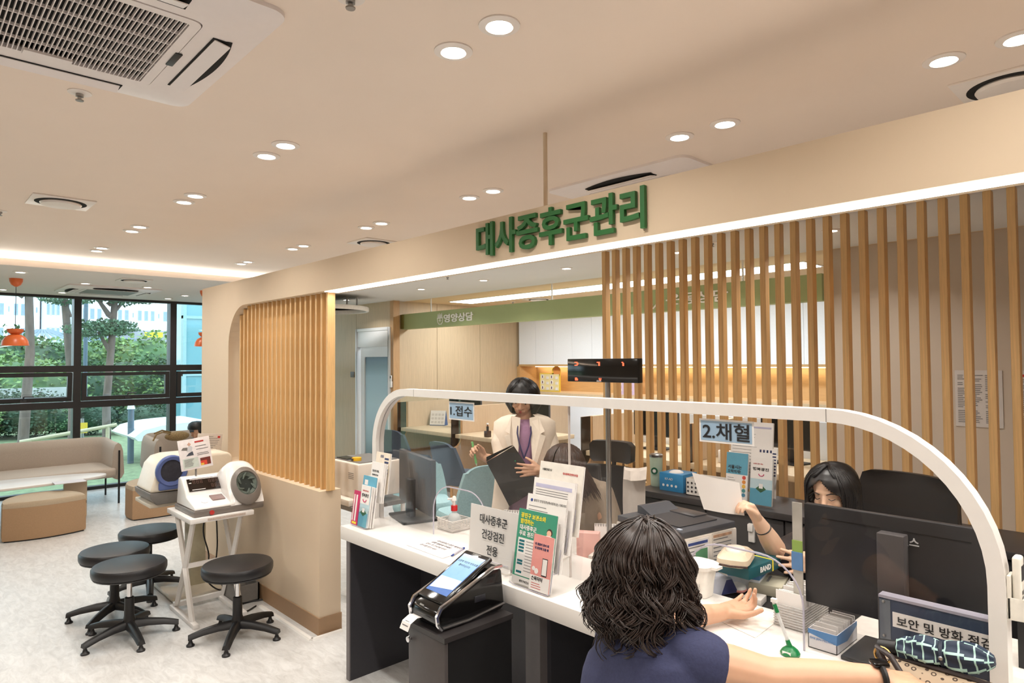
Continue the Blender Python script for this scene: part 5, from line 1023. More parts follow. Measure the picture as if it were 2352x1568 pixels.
def hand(m, wrist, d, n, thumb=1, curl=(.3, .4, .3), s=1., fan=.10, thumb_out=.7, curls=None, thumb_curl=.25):
    """five-fingered hand: d along the hand, n out of the palm, thumb side = +-1 along d x n"""
    wrist, d, n = V(wrist), V(d).normalized(), V(n); n = (n-d*n.dot(d)).normalized(); w = d.cross(n)*thumb
    tips = []
    rcone(m, wrist-d*.01*s, wrist+d*.03*s, .021*s, .024*s)
    for o in (-.028, -.010, .010, .027): rcone(m, wrist+d*.025*s+w*o*.7*s, wrist+d*.088*s+w*o*s, .0155*s, .0125*s)
    for k, (o, L_, back) in enumerate(((.030, .068, .0), (.010, .076, .004), (-.011, .071, .0), (-.031, .055, -.008))):
        p = wrist+d*(.088+back)*s+w*o*s; c = curls[k] if curls else curl; a = 0; ang = fan*(o/.03)
        dd0 = (d*cos(ang)+w*sin(ang)).normalized()
        for j, (f, r) in enumerate(((.45, .0095), (.31, .0085), (.24, .0075))):
            a += c[j]; dj = dd0*cos(a)+n*sin(a); q = p+dj*L_*f*s; rcone(m, p, q, r*s, r*.92*s, 10); p = q
        tips.append(p)
    p = wrist+d*.025*s+w*.026*s; dt = (d*cos(thumb_out)+w*sin(thumb_out)+n*.25).normalized()
    rcone(m, p-w*.01*s, p+dt*.035*s, .017*s, .0125*s); p = p+dt*.035*s
    for L_, r in ((.030, .0105), (.026, .009)): dt = (dt+n*thumb_curl*.6-w*thumb_curl*.5).normalized(); q = p+dt*L_*s; rcone(m, p, q, r*s, r*.9*s, 10); p = q
    tips.append(p); return tips
def ring(c, ax, ay, rx, ry, n=28, p=2.): 
    out = []
    for k in range(n):
        q = 2*pi*k/n; cx, sx_ = cos(q), sin(q); out.append(V(c)+V(ax)*rx*(abs(cx)**(2/p))*(1 if cx > 0 else -1)+V(ay)*ry*(abs(sx_)**(2/p))*(1 if sx_ > 0 else -1))
    return out
def head(m, c, f, u, s=1.):
    """skull, jaw, nose, ears. c centre, f facing, u up"""
    f, u = V(f).normalized(), V(u).normalized(); r = f.cross(u).normalized(); u = r.cross(f)
    P = lambda x, y, z: V(c)+r*x*s+f*y*s+u*z*s
    m.loft([ring(P(0, y, z), r, f, rx*s, ry*s) for y, z, rx, ry in ((-.0, .108, .012, .014), (-.004, .10, .042, .05), (-.006, .08, .064, .078), (-.006, .05, .073, .092), (-.003, .015, .073, .093), (.003, -.02, .069, .086), (.012, -.05, .062, .074), (.024, -.08, .049, .058), (.036, -.10, .032, .040), (.044, -.112, .014, .02))])
    rcone(m, P(0, .088, .012), P(0, .104, -.026), .008*s, .012*s, 10); rcone(m, P(-.011, .092, -.03), P(.011, .092, -.03), .008*s, None, 10)
    rcone(m, P(-.016, .080, -.061), P(.016, .080, -.061), .010*s, None, 10); rcone(m, P(-.03, .083, .028), P(.03, .083, .028), .008*s, None, 10)
    for sx in (-1, 1): rcone(m, P(sx*.073, -.005, .012), P(sx*.076, -.008, -.022), .011*s, .008*s, 8); rcone(m, P(sx*.04, .062, -.025), P(sx*.042, .058, -.03), .02*s, .02*s, 10)
    return P, r
def face(par, P, r, f, u, s=1., closed=False):
    for sx in (-1, 1):
        lo = par
        if not closed: part('eye', MB().sph(P(sx*.031, .082, .004), .0105*s, 8, sc=(1, .8, .62)), EYEW, par, smooth=True); part('iris', MB().sph(P(sx*.031, .0905, .003), .0055*s, 6), EYED, par, smooth=True)
        part('eyelash', MB().tube([P(sx*.018, .089, .004), P(sx*.03, .0935, .0095 if not closed else .0), P(sx*.044, .084, .004)], .0017*s, 5), EYED, par); part('eyebrow', MB().tube([P(sx*.014, .0945, .024), P(sx*.032, .0935, .030), P(sx*.048, .082, .025)], [.002*s, .0028*s, .0015*s], 5), mt('brow', (52, 38, 32), .6), par)
    part('lips', MB().sph(P(0, .089, -.0565), .0065*s, 8, sc=(2.6, .9, .8)).sph(P(0, .088, -.0645), .0065*s, 8, sc=(2.1, .9, .9)), LIP, par, smooth=True)
def locks(paths, r, mat, name, parent, n=4):
    m = MB()
    for p in paths:
        k = len(p); m.tube(p, [r*(.55+.45*sin(pi*min(1, (i+1)/k*1.1))) if i < k-1 else r*.15 for i in range(k)], n, cap=False)
    return part(name, m, mat, parent, smooth=True, ang=90)
RH = random.Random(3)
def straight(c, f, u, R, L_, mat, parent, fa=.9, hl=.04, n=700, part_=0., sweep=4., r=.0019, tuck=.0, sx=.97):
    f, u = V(f).normalized(), V(u).normalized(); rg = f.cross(u).normalized(); paths = []
    for i in range(n):
        th = RH.uniform(-pi, pi); Rr = R*(1+RH.uniform(-.015, .03)); front = abs(th) < fa; sg = 1 if th > part_ else -1
        Lm = (Rr*math.acos(max(-1, min(1, hl/Rr)))*RH.uniform(.92, 1.03)) if front else L_*RH.uniform(.9, 1.03); p = []; w_ = RH.uniform(0, 6)
        for k in range(16):
            l = Lm*k/15; al = min(l/Rr+.03, 1.62); drop = max(0, l-Rr*1.6); t2 = th+(sg*sweep*l if front else 0); o = f*cos(t2)+rg*sin(t2)*sx
            p.append(V(c)+(o*sin(al)+u*cos(al))*Rr-EZ*drop-o*tuck*max(0, drop/.1)**2+rg*part_*.06*max(0, 1-al)+(rg*sin(w_+l*30)+f*cos(w_+l*25))*.0012)
        paths.append(p)
    return locks(paths, r, mat, 'hair_strands', parent)
# ---------------------------------------------------------------- patient in the foreground
pt = thing('person', 'person with dark curly hair in a navy top seated at the counter', 'person', (1.30, .98, 0))
hc = dep(1494, 1292, 1.66); Hf = V((.80, -.60, -.12)).normalized()
SH_L, SH_R = dep(1425, 1478, 1.72), dep(1590, 1512, 1.52)
mid = (SH_L+SH_R)/2; across = (SH_R-SH_L).normalized(); fwd = V((-across.y, across.x, 0)).normalized()
if fwd.x < 0: fwd = -fwd
m = MB(); P_, r_ = head(m, hc+V((0, 0, -.015)), Hf, (0.05, 0, 1), .98)
rcone(m, hc+V((-.01, 0, -.06)), mid+V((0, 0, .02)), .052, .058)
E_L = V((1.655, 1.185, .805)); W_L = V((1.915, 1.075, .798))
chain(m, [SH_L+across*.01, SH_L+V((.10, .02, -.10)), E_L], [.058, .05, .043]); chain(m, [E_L, E_L*.6+W_L*.4, W_L], [.043, .040, .027])
hand(m, W_L, (1, -.30, .02), (-.18, -.1, 1), thumb=1, curl=(.35, .5, .35), s=1.0, curls=((.75, .8, .5), (.55, .6, .4), (.35, .5, .3), (.12, .2, .1)), thumb_out=.9, fan=.16)
E_R = V((1.50, .60, .815)); W_R = V((1.665, .565, .865)); W_R = at(2008, 1556, z=.872); E_R = dep(1765, 1556, 1.50)
chain(m, [SH_R+V((0, 0, -.006)), (SH_R+E_R)/2+V((0, 0, .0)), E_R], [.056, .052, .045]); chain(m, [E_R, (E_R+W_R)/2, W_R], [.045, .040, .028])
tips = hand(m, W_R, (at(2120, 1572, z=.86)-W_R), (0, 0, -1), thumb=-1, curl=(.25, .3, .2), s=1.0)
body = fuse(m, 'body', SKIN, pt, .0045, 3)
for q in tips[:4]: part('fingernail', MB().sph(q+V((0, 0, .004)), .006, 6, sc=(1.1, 1, .5)), mt('nail_red', (196, 76, 70), .25), pt, smooth=True)
NAVY = mt('navy_cloth', (52, 56, 88), .85, var=.09, scale=150, bump=.35)
m = MB(); c0 = V((1.29, .985, 0))
rg = []
for z, rx, ry, lean_ in ((.42, .20, .16, -.02), (.55, .185, .135, 0), (.68, .18, .12, .02), (.78, .185, .12, .03), (.84, .178, .115, .035), (.88, .165, .10, .035), (.91, .12, .085, .035), (.935, .07, .06, .035)):
    base = V((mid.x-.045, mid.y+.01, z)) if z > .7 else V((1.30, .985, z)); rg.append(ring(base+fwd*(lean_-.02), across, fwd, rx, ry, 32, 2.5))
m.loft(rg)
for S_, E_ in ((SH_L, SH_L+V((.05, .01, -.05))), (SH_R, SH_R+(E_R-SH_R)*.16)): chain(m, [mid*.5+S_*.5+V((-.005, 0, -.0)), S_+V((0, 0, .002)), E_], [.070, .070, .068])
fuse(m, 'top', NAVY, pt, .007, 4)
m = MB()
for s in (-1, 1):
    hp = V((1.30, .985+s*.10, .47)); kn = hp+V((.30, 0, .0)); an = kn+V((.04, 0, -.38)); chain(m, [hp, kn, an], [.085, .065, .045]); rcone(m, an+V((0, 0, -.035)), an+V((.13, 0, -.05)), .035, .028)
fuse(m, 'trousers', mt('dark_trousers', (44, 44, 52), .8), pt, .012, 2)
# hair: cap plus wavy locks
hb = MB(); hq = hc+V((-.005, .0, -.01)); hb.sph(hq, .104, 12, sc=(1, 1, 1.02)); back = -Hf
rcone(hb, hq+back*.02+V((0, 0, -.06)), hq+back*.035+V((0, 0, -.15)), .088, .085); rcone(hb, hq+back*.03+V((0, 0, -.15)), hq+back*.04+V((0, 0, -.215)), .075, .05)
fuse(hb, 'hair_mass', mt('hair_under', (26, 19, 16), .5, var=.3, scale=80), pt, .008, 6)
paths = []
for i in range(150):
    th0 = RH.uniform(0, 2*pi)
    if V((cos(th0), sin(th0), 0)).dot(Hf) > .82: continue
    L0 = RH.uniform(.20, .365); amp0 = RH.uniform(.010, .021); fr0 = RH.uniform(52, 84); ph0 = RH.uniform(0, 6.3); flare = RH.uniform(.08, .34); rd0 = .100+.020*RH.random(); hand_ = RH.choice((-1, 1))
    off_ = V((RH.uniform(-1, 1), RH.uniform(-1, 1), 0))*.016
    for j_ in range(15):
        th = th0+RH.gauss(0, .075); outw = V((cos(th), sin(th), 0)); side = V((-sin(th), cos(th), 0)); rad0 = rd0+RH.gauss(0, .0035); Lh = L0*RH.uniform(.86, 1.06); amp = amp0*RH.uniform(.75, 1.25); phs = ph0+RH.gauss(0, .28); p = []; n = 28
        for k in range(n):
            u = k/(n-1); l = u*Lh; al = min(l/.105+.05, 1.70); drop = max(0, l-.17)
            rr = rad0*(1+flare*min(1, drop/.07)-.30*max(0, (drop-.10)/.12)); pr_ = hq+(outw*sin(al)+V((0, 0, cos(al))))*rr+V((0, 0, -drop*.93))+back*(.022*u)+off_*max(0, 1-l/.05)
            wv = amp*min(1, max(0, (l-.085)/.10)); pr_ += side*wv*sin(fr0*l+phs)+outw*cos(fr0*l+phs)*wv*.9*hand_+V((0, 0, .35*wv*sin(fr0*l*.6+phs))); p.append(pr_)
        paths.append(p)
for i in range(420):
    th = RH.uniform(0, 2*pi); outw = V((cos(th), sin(th), 0))
    if outw.dot(Hf) > .82: continue
    paths.append([hq+(outw*sin(l/.105+.03)+V((0, 0, cos(l/.105+.03))))*(.106+.004*RH.random())+back*.006 for l in [.15*k/9 for k in range(10)]])
locks(paths, .0020, HAIRB, 'hair', pt)
# low stool under the patient
stool('black swivel stool under the seated patient', V((1.30, .985, 0)), .1)
# ---------------------------------------------------------------- standing woman in cream jacket
D0 = 4.05; rt = V((CR.x, CR.y, 0)).normalized(); toc = -V((CW.x, CW.y, 0)).normalized()
def PW(px, py, fw=0): return dep(px, py, D0)+toc*fw
base = PW(1203, 1000); wn_ = thing('person', 'person in a cream jacket and mauve dress standing with a black folder', 'person', (base.x, base.y, 0))
hcw = PW(1201, 912, .0); fW = (toc*.90-rt*.18+V((0, 0, -.42))).normalized(); uW = (V((0, 0, 1))+toc*.42).normalized()
m = MB(); PP, rr_ = head(m, hcw, fW, uW, .95); nk = PW(1203, 965, -.02); rcone(m, hcw+V((0, 0, -.05))-toc*.02, nk+V((0, 0, -.02)), .046, .05)
eR = PW(1163, 1062, .08); wR = PW(1117, 1042, .16); eL = PW(1268, 1072, .05); wL = PW(1240, 1066, .20)
chain(m, [PW(1156, 1005), eR], [.038, .040]); chain(m, [eR, (eR+wR)/2, wR], [.042, .037, .026]); chain(m, [PW(1258, 1008), eL], [.038, .040]); chain(m, [eL, (eL+wL)/2, wL], [.042, .036, .026])
tp = hand(m, wR, PW(1088, 1020, .18)-wR, (toc*.2+rt*.6-EZ*.6), thumb=1, s=.92, curls=((.9, 1.1, .6),)*4, thumb_out=.5)
hand(m, wL, PW(1190, 1066, .22)-wL, (-toc), thumb=-1, s=.92, curls=((.05, .12, .1), (.02, .1, .1), (.02, .1, .1), (.05, .12, .1)), fan=.16)
fuse(m, 'body', SKIN, wn_, .0042, 3); face(wn_, PP, rr_, fW, uW, .95)
MAUVE = mt('mauve_knit', (160, 120, 150), .8, var=.05, scale=100, bump=.2); JACK = mt('cream_jacket', (236, 222, 204), .75, var=.03, scale=60, bump=.12)
cxs = lambda py, fw=0: PW(1205, py, fw)
m = MB(); m.loft([ring(cxs(py, 0), rt, toc, rx, ry, 32, 2.2) for py, rx, ry in ((962, .06, .05), (975, .11, .075), (995, .145, .09), (1040, .15, .105), (1090, .14, .10), (1140, .155, .11), (1200, .175, .12), (1280, .185, .13), (1360, .19, .13))])
fuse(m, 'dress', MAUVE, wn_, .008, 3)
m = MB(); rg = []
for py, rx, ry, gap in ((950, .085, .07, .62), (957, .145, .085, .55), (968, .190, .10, .50), (1000, .196, .118, .42), (1050, .180, .13, .36), (1100, .185, .135, .40), (1150, .20, .14, .50), (1195, .215, .15, .60)):
    row = []
    for k in range(33):
        q = pi/2+gap+(2*pi-2*gap)*k/32; row.append(cxs(py)+rt*rx*cos(q)+toc*ry*sin(q))
    rg.append(row)
vs = rg; m2 = MB()
inner = [[cxs((950, 957, 968, 1000, 1050, 1100, 1150, 1195)[i])+(p-cxs((950, 957, 968, 1000, 1050, 1100, 1150, 1195)[i]))*.94 for p in r] for i, r in enumerate(rg)]
m2.loft([a+b[::-1] for a, b in zip(rg, inner)])
jk = part('jacket', m2, JACK, wn_, smooth=True, ang=60)
m = MB(); chain(m, [PW(1154, 986, .0), PW(1149, 1015, .02), PW(1158, 1058, .06)], [.050, .056, .055]); sl1 = fuse(m, 'sleeve', JACK, wn_, .006, 3)
m = MB(); chain(m, [PW(1256, 987, .0), PW(1264, 1020, .01), PW(1267, 1066, .05), PW(1256, 1072, .10)], [.050, .056, .055, .048]); fuse(m, 'sleeve', JACK, wn_, .006, 3)
for sgn in (-1, 1):
    X = lambda px, py, fw: PW(1205+sgn*(px), py, fw)
    part('lapel', MB().prism([X(10, 957, .075), X(30, 952, .07), X(44, 985, .118), X(34, 991, .122), X(46, 996, .122), X(24, 1062, .142), X(17, 1062, .143)], toc*.006), JACK, wn_)
LAN = mt('lanyard_navy', (52, 46, 92), .6)
part('lanyard', MB().tube([PW(1190, 962, .07), PW(1188, 990, .11), PW(1193, 1015, .125), PW(1203, 1045, .13)], .005, 5).tube([PW(1217, 962, .07), PW(1219, 990, .11), PW(1213, 1018, .125), PW(1203, 1045, .13)], .005, 5), LAN, wn_, smooth=True)
part('watch_band', MB().tube([wL+rt*.022+(EZ*cos(a)+toc*sin(a))*.029 for a in [2*pi*i/16 for i in range(17)]], .006, 6), mt('watch_tan', (200, 160, 130), .5), wn_, smooth=True); part('watch_face', MB().cbox((0, 0, 0), (.03, .010, .036), MX.Translation(wL+rt*.024+toc*.030) @ MX.Rotation(rad(-43), 4, 'Z')), BLACKG, wn_, bevel=.004)
m = MB(); hk = hcw+V((0, 0, .012))-fW*.008
m.sph(hk+fW*.010+uW*.004, .103, 14, sc=(.98, .98, 1.0)); 
for sx in (-1, 1): chain(m, [hk+rr_*sx*.072+EZ*.02-fW*.01, hk+rr_*sx*.080-EZ*.05, hk+rr_*sx*.066-EZ*.098+fW*.005], [.034, .034, .020])
rcone(m, hk-fW*.06, hk-fW*.05-EZ*.09, .06, .05)
cutp = hcw+fW*.052
hm = fuse(m, 'hair', HAIRK, wn_, .006, 4)
# part the fringe: push hair away from the face
lo = V(LOC['person.001'] if 'person.001' in LOC else (0, 0, 0)); lo = V(LOC[wn_.name])
for v in hm.data.vertices:
    p = v.co+lo; q = p-hcw; a, b, c = q.dot(rr_), q.dot(fW), q.dot(uW)
    if b > .02 and c < .034+.25*max(0, a) and abs(a) < .056: v.co -= fW*(b-.015)
straight(hk+fW*.008+uW*.002, fW, uW, .1045, .195, HAIRK, wn_, fa=.85, hl=.036, part_=.25, tuck=.012)
q = [PW(1180, 1015, .18), PW(1240, 1104, .19), PW(1170, 1146, .19), PW(1120, 1050, .18)]
t = thing('clipboard_folder', 'black plastic folder held by the person in the cream jacket', 'folder', tuple(q[2])); part('cover', MB().prism(q, toc*.006), mt('folder_black', (30, 25, 24), .22, var=.15, scale=12, coat=.3), t); part('flap', MB().prism([q[3]+EZ*.004, q[0]+EZ*.004, q[0]-rt*.02+EZ*.002+toc*.006, q[3]-rt*.0+EZ*.03+toc*.006], toc*.002), mt('folder_black', (30, 25, 24)), t); part('mark', MB().sph((q[0]+q[1])/2*.55+(q[0]+q[3])/2*.45+toc*.012, .005, 6), GRNP, t)
a = PW(1098, 1052, .2); b = PW(1089, 1005, .2); t = thing('marker_pen', 'green pen in the hand of the person in the cream jacket', 'pen', tuple(a)); part('barrel', MB().cyl(a, b, .007), mt('pen_mint', (126, 196, 120), .4), t, smooth=True); part('tip', MB().cyl(a, a+(a-b)*.16, .006, .001), mt('pen_tip', (206, 226, 196), .5), t, smooth=True)
# ---------------------------------------------------------------- seated woman with brown hair, seen from behind the rack
D1 = 3.55
def PB(px, py, fw=0): return dep(px, py, D1)+toc*fw
bs_ = PB(1325, 1150); bw = thing('person', 'person with long brown hair in a taupe blouse bent over the desk', 'person', (bs_.x+.1, bs_.y, 0))
hcb = PB(1296, 1068, .02); fB = (toc*.65-rt*.45+V((0, 0, -.65))).normalized(); m = MB(); PQ, rq = head(m, hcb, fB, EZ+toc*.5, .95); rcone(m, hcb-toc*.03, PB(1320, 1120, -.08), .048, .055)
eB = PB(1402, 1235, -.02); wB = PB(1352, 1250, .16); chain(m, [PB(1385, 1150, -.06), eB, (eB+wB)/2, wB], [.05, .045, .038, .027]); hand(m, wB, PB(1300, 1255, .2)-wB, -EZ, thumb=-1, s=.9, curl=(.5, .6, .4)); eB2 = PB(1275, 1235, .0); chain(m, [PB(1280, 1150, -.05), eB2, PB(1292, 1252, .18)], [.05, .045, .03]); hand(m, PB(1292, 1252, .18), rt*.3+toc-EZ*.1, -EZ, thumb=1, s=.9, curl=(.5, .6, .4))
fuse(m, 'body', SKIN, bw, .0055, 3); TAUPE = mt('taupe_blouse', (150, 134, 116), .8, var=.06, scale=60, bump=.3)
m = MB(); m.loft([ring(PB(1330+dx, py, fw), rt, toc, rx, ry, 28, 2.4) for py, dx, fw, rx, ry in ((1098, 0, -.09, .06, .06), (1115, 0, -.10, .14, .09), (1140, 0, -.11, .19, .11), (1180, 0, -.14, .195, .125), (1230, 0, -.18, .185, .13), (1290, 0, -.2, .19, .14), (1330, 0, -.2, .2, .16))]); chain(m, [PB(1386, 1140, -.08), PB(1402, 1190, -.05), PB(1402, 1226, -.02)], [.07, .068, .064]); chain(m, [PB(1277, 1140, -.08), PB(1270, 1190, -.03), PB(1275, 1225, .0)], [.07, .066, .06]); fuse(m, 'blouse', TAUPE, bw, .008, 4)
m = MB()
for s in (-1, 1):
    hp = V((bs_.x+.12, bs_.y+.14+s*.09, .47)); kn = hp+V((-.22, -.02, .0)); an = kn+V((-.03, 0, -.38)); chain(m, [hp, kn, an], [.08, .062, .045]); rcone(m, an+V((0, 0, -.03)), an+V((-.12, 0, -.05)), .034, .027)
rcone(m, V((bs_.x+.13, bs_.y+.05, .50)), V((bs_.x+.13, bs_.y+.22, .50)), .11, .11)
fuse(m, 'trousers', mt('dark_trousers', (44, 44, 52)), bw, .012, 2)
paths = []
for i in range(420):
    th = RH.uniform(0, 2*pi); outw = V((cos(th), sin(th), 0)); Lh = RH.uniform(.22, .36); p = []
    for k in range(14):
        u = k/13; l = u*Lh; al = min(l/.105+.1, 1.65); drop = max(0, l-.165); q = hcb+EZ*.01+(outw*sin(al)+EZ*cos(al))*(.103+.008*RH.random())-EZ*drop+rt*drop*.55-toc*drop*.3; p.append(q+V((RH.uniform(-1, 1), RH.uniform(-1, 1), 0))*.002)
    paths.append(p)
locks(paths, .0036, HAIRR, 'hair', bw); m = MB().sph(hcb+EZ*.01, .100, 10); chain(m, [hcb-EZ*.02+rt*.03, hcb-EZ*.13+rt*.10-toc*.03], [.09, .05]); fuse(m, 'hair_mass', mt('hair_under_brown', (46, 31, 25), .5), bw, .009, 4)
# ---------------------------------------------------------------- seated woman in black raising a sheet
D2 = 2.68
def PK(px, py, fw=0): return dep(px, py, D2)+toc*fw
bk = PK(1945, 1200); kw = thing('person', 'person with black hair and dark top reaching up with a paper', 'person', (bk.x+.05, bk.y, 0))
hck = PK(1914, 1128, .0); fK = (toc*.62-rt*.72+V((0, 0, -.26))).normalized(); uK = (EZ-rt*.25+toc*.15).normalized()
m = MB(); PR, rk = head(m, hck, fK, uK, .95); rcone(m, hck-EZ*.05+rt*.02, PK(1945, 1215, -.06), .045, .052)
sh = PK(1868, 1248, .02); eK = PK(1785, 1262, .10); wK = PK(1712, 1176, .14)
eK = PK(1768, 1256, .08)
chain(m, [PK(1840, 1262, .05), eK], [.046, .040]); chain(m, [eK, (eK*.55+wK*.45), wK], [.042, .038, .024])
hand(m, wK, PK(1680, 1128, .16)-wK, (-rt*.7+toc*.2-EZ*.3), thumb=1, s=.92, curls=((.7, .9, .5), (.8, 1, .5), (.85, 1.0, .5), (.9, 1.0, .5)), thumb_out=.35)
w2_ = PK(1842, 1268, .16); chain(m, [PK(1935, 1300, .05), w2_], [.042, .025]); hand(m, w2_, PK(1765, 1262, .16)-w2_, -toc, thumb=-1, s=.98, curls=((.05, .08, .05),)*4, fan=.22, thumb_out=.2)
fuse(m, 'body', SKIN2, kw, .0042, 3); face(kw, PR, rk, fK, uK, .95, closed=True)
BLKT = mt('black_blouse', (34, 25, 24), .7, var=.1, scale=40, bump=.2)
m = MB(); m.loft([ring(PK(1945, py, fw), rt, toc, rx, ry, 28, 2.4) for py, fw, rx, ry in ((1208, -.07, .06, .055), (1225, -.08, .13, .08), (1250, -.09, .175, .10), (1300, -.10, .18, .115), (1370, -.12, .175, .12), (1440, -.13, .18, .13), (1520, -.13, .2, .15))]); chain(m, [PK(1860, 1252, -.02), PK(1812, 1262, .05), PK(1795, 1266, .07)], [.068, .075, .070]); rcone(m, PK(1800, 1262, .06), PK(1815, 1320, .02), .062, .03); chain(m, [PK(2020, 1255, -.05), PK(2010, 1320, .0), PK(1940, 1305, .06)], [.066, .06, .05]); fuse(m, 'blouse', BLKT, kw, .007, 4)
m = MB()
for s in (-1, 1):
    hp = V((bk.x+.12, bk.y+.10+s*.09, .46)); kn = hp+V((-.24, -.02, .0)); an = kn+V((-.02, 0, -.37)); chain(m, [hp, kn, an], [.08, .062, .045]); rcone(m, an+V((0, 0, -.03)), an+V((-.12, 0, -.05)), .034, .027)
rcone(m, V((bk.x+.12, bk.y+.02, .48)), V((bk.x+.12, bk.y+.18, .48)), .11, .11); fuse(m, 'trousers', mt('dark_trousers', (44, 44, 52)), kw, .012, 2)
m = MB(); hk2 = hck+uK*.012-fK*.014; m.sph(hck+uK*.016+fK*.002, .103, 14); chain(m, [hk2-fK*.045+EZ*.01, hk2-fK*.075-EZ*.10, hk2-fK*.07-EZ*.24+rt*.02], [.078, .072, .06]); rr2 = rk
chain(m, [hk2+rr2*-.07+fK*.0, hk2+rr2*-.078-EZ*.10, hk2+rr2*-.07-EZ*.24], [.035, .034, .03]); chain(m, [hk2+rr2*.07-fK*.01, hk2+rr2*.080-EZ*.09-fK*.02, hk2+rr2*.07-EZ*.22-fK*.03], [.034, .034, .03])
hm = fuse(m, 'hair', HAIRK, kw, .006, 4); lo = V(LOC[kw.name])
for v in hm.data.vertices:
    q = v.co+lo-hck; a, b, c = q.dot(rk), q.dot(fK), q.dot(uK)
    if b > .02 and c < .080-abs(a-.01)*.9 and abs(a) < .062: v.co -= fK*(b-.012)
straight(hck+uK*.016+fK*.001, fK, uK, .1045, .42, HAIRK, kw, fa=.75, hl=.072, part_=-.1, sweep=6, n=900)
t = thing('wrist_band', 'thin black hair tie on the raised wrist', 'hair tie', tuple(wK)); d = (wK-eK).normalized(); s1_ = d.cross(EZ).normalized(); s2_ = s1_.cross(d); cc_ = wK-d*.045; part('band', MB().tube([cc_+(s1_*cos(a)+s2_*sin(a))*.0305 for a in [2*pi*i/20 for i in range(21)]], .0025, 5), BLACK, t, smooth=True)
rg_ = PK(1790, 1272, .165); t = thing('finger_ring', 'silver ring on the spread hand beside the monitor', 'ring', tuple(rg_)); part('band', MB().tube([rg_+(EZ*cos(a)+toc*sin(a))*.0105 for a in [2*pi*i/16 for i in range(17)]], .0018, 5), CHROME, t, smooth=True)
# raised sheet of paper
c4 = [PK(1563, 1068, .17), PK(1668, 1092, .17), PK(1682, 1165, .17), PK(1592, 1150, .17)]; m = MB(); rows = []
for i in range(9):
    v = i/8; rows.append([c4[0].lerp(c4[1], u/10).lerp(c4[3].lerp(c4[2], u/10), v)+toc*.018*sin(pi*(u/10)*1.3)*(1-.4*v)-toc*.02*v for u in range(11)])
m.loft(rows, closed=False, cap=False); solo('paper_sheet', m, PAPER, 'white sheet of paper held up by the person with black hair', 'paper', smooth=True, loc=tuple(c4[2]))
# ---------------------------------------------------------------- visitor with a cap on the far sofa
q = at(452, 985, y=9.0); t = thing('person', 'person in a black cap bending forward on the far sofa', 'person', (q.x+.05, 9.05, 0)); hx = V((q.x, 9.0, q.z-.02)); m = MB(); PH, rh = head(m, hx, V((-.5, -.6, -.55)), EZ, .95); rcone(m, hx, hx+V((.09, .08, -.14)), .05, .055); chain(m, [hx+V((-.06, .02, -.20)), hx+V((-.14, -.18, -.30)), hx+V((-.10, -.34, -.30))], [.045, .04, .03]); hand(m, hx+V((-.10, -.34, -.30)), (.3, -1, 0), (0, 0, -1), s=.95); fuse(m, 'body', SKIN, t, .007, 2)
m = MB(); rcone(m, hx+V((.10, .10, -.20)), hx+V((.15, .16, -.42)), .14, .16); rcone(m, hx+V((-.02, .06, -.17)), hx+V((-.10, -.08, -.26)), .075, .06); fuse(m, 'jacket', mt('charcoal_jacket', (52, 58, 66), .8, var=.15, scale=40), t, .01, 3); m = MB().sph(hx+V((.005, .005, .025)), .098, 10, sc=(1, 1, .85)); fuse(m, 'hair', HAIRK, t, .008, 2)
part('cap', MB().lathe([(.108, .02), (.110, .05), (.098, .09), (.06, .118), (.001, .126)], 24, hx).prism([hx+V((-.05, -.05, .028)), hx+V((-.09, -.17, .0)), hx+V((-.13, -.15, .0)), hx+V((-.10, -.02, .03))], (0, 0, .008)), BLACK, t, smooth=True)
m = MB(); 
for s in (-1, 1): hp = hx+V((.12+s*.09, .12, -.40)); kn = hp+V((-.03, -.40, .02)); chain(m, [hp, kn, kn+V((0, -.03, -kn.z+.06))], [.085, .065, .05]); rcone(m, kn+V((0, -.03, -kn.z+.035)), kn+V((-.02, -.16, -kn.z+.03)), .035, .028)
fuse(m, 'trousers', mt('dark_trousers', (44, 44, 52)), t, .012, 2)
# ================================================================== staff-side equipment
BEI = mt('printer_beige', (222, 212, 200), .45, var=.015); SLAT = mt('printer_slate', (66, 68, 74), .45, var=.03)
pz = .93; A_, B_, C_ = at(1415, 1180, z=pz), at(1568, 1222, z=pz), at(1675, 1188, z=pz)
ey_ = (A_-B_).normalized(); w_ = (A_-B_).length; ex_ = V((-ey_.y, ey_.x, 0))*-1
if ex_.x < 0: ex_ = -ex_
d_ = .33
MP = MX(((ex_.x, ey_.x, 0, B_.x), (ex_.y, ey_.y, 0, B_.y), (0, 0, 1, .70), (0, 0, 0, 1)))
t = thing('laser_printer', 'beige laser printer with a slate top on the staff desk', 'printer', (B_.x, B_.y, .70)); h = pz-.70
part('body', MB().box((0, 0, 0), (d_, w_, h-.03), MP), BEI, t, bevel=.006); part('top_cover', MB().box((.004, .004, h-.03), (d_-.004, w_-.004, h-.004), MP), SLAT, t, bevel=.004)
part('output_tray', MB().prism([(.05, .06, h-.003), (.28, .06, h-.003), (.28, w_-.10, h-.001), (.05, w_-.10, h-.001)], (0, 0, .003), MP), mt('tray_dark', (48, 48, 52), .5), t); part('paper_stop', MB().prism([(.10, w_-.12, h-.002), (.10, w_-.05, h+.03), (.10, w_-.03, h+.03), (.10, w_-.03, h-.002)], (.18, 0, 0), MP), SLAT, t); part('control_panel', MB().box((.22, w_-.24, h), (.31, w_-.06, h+.006), MP), mt('panel_dark', (58, 58, 62), .3), t, bevel=.002)
part('power_button', MB().box((.02, .03, h-.004), (.035, .05, h), MP), mt('button_pale', (210, 220, 236), .3), t)
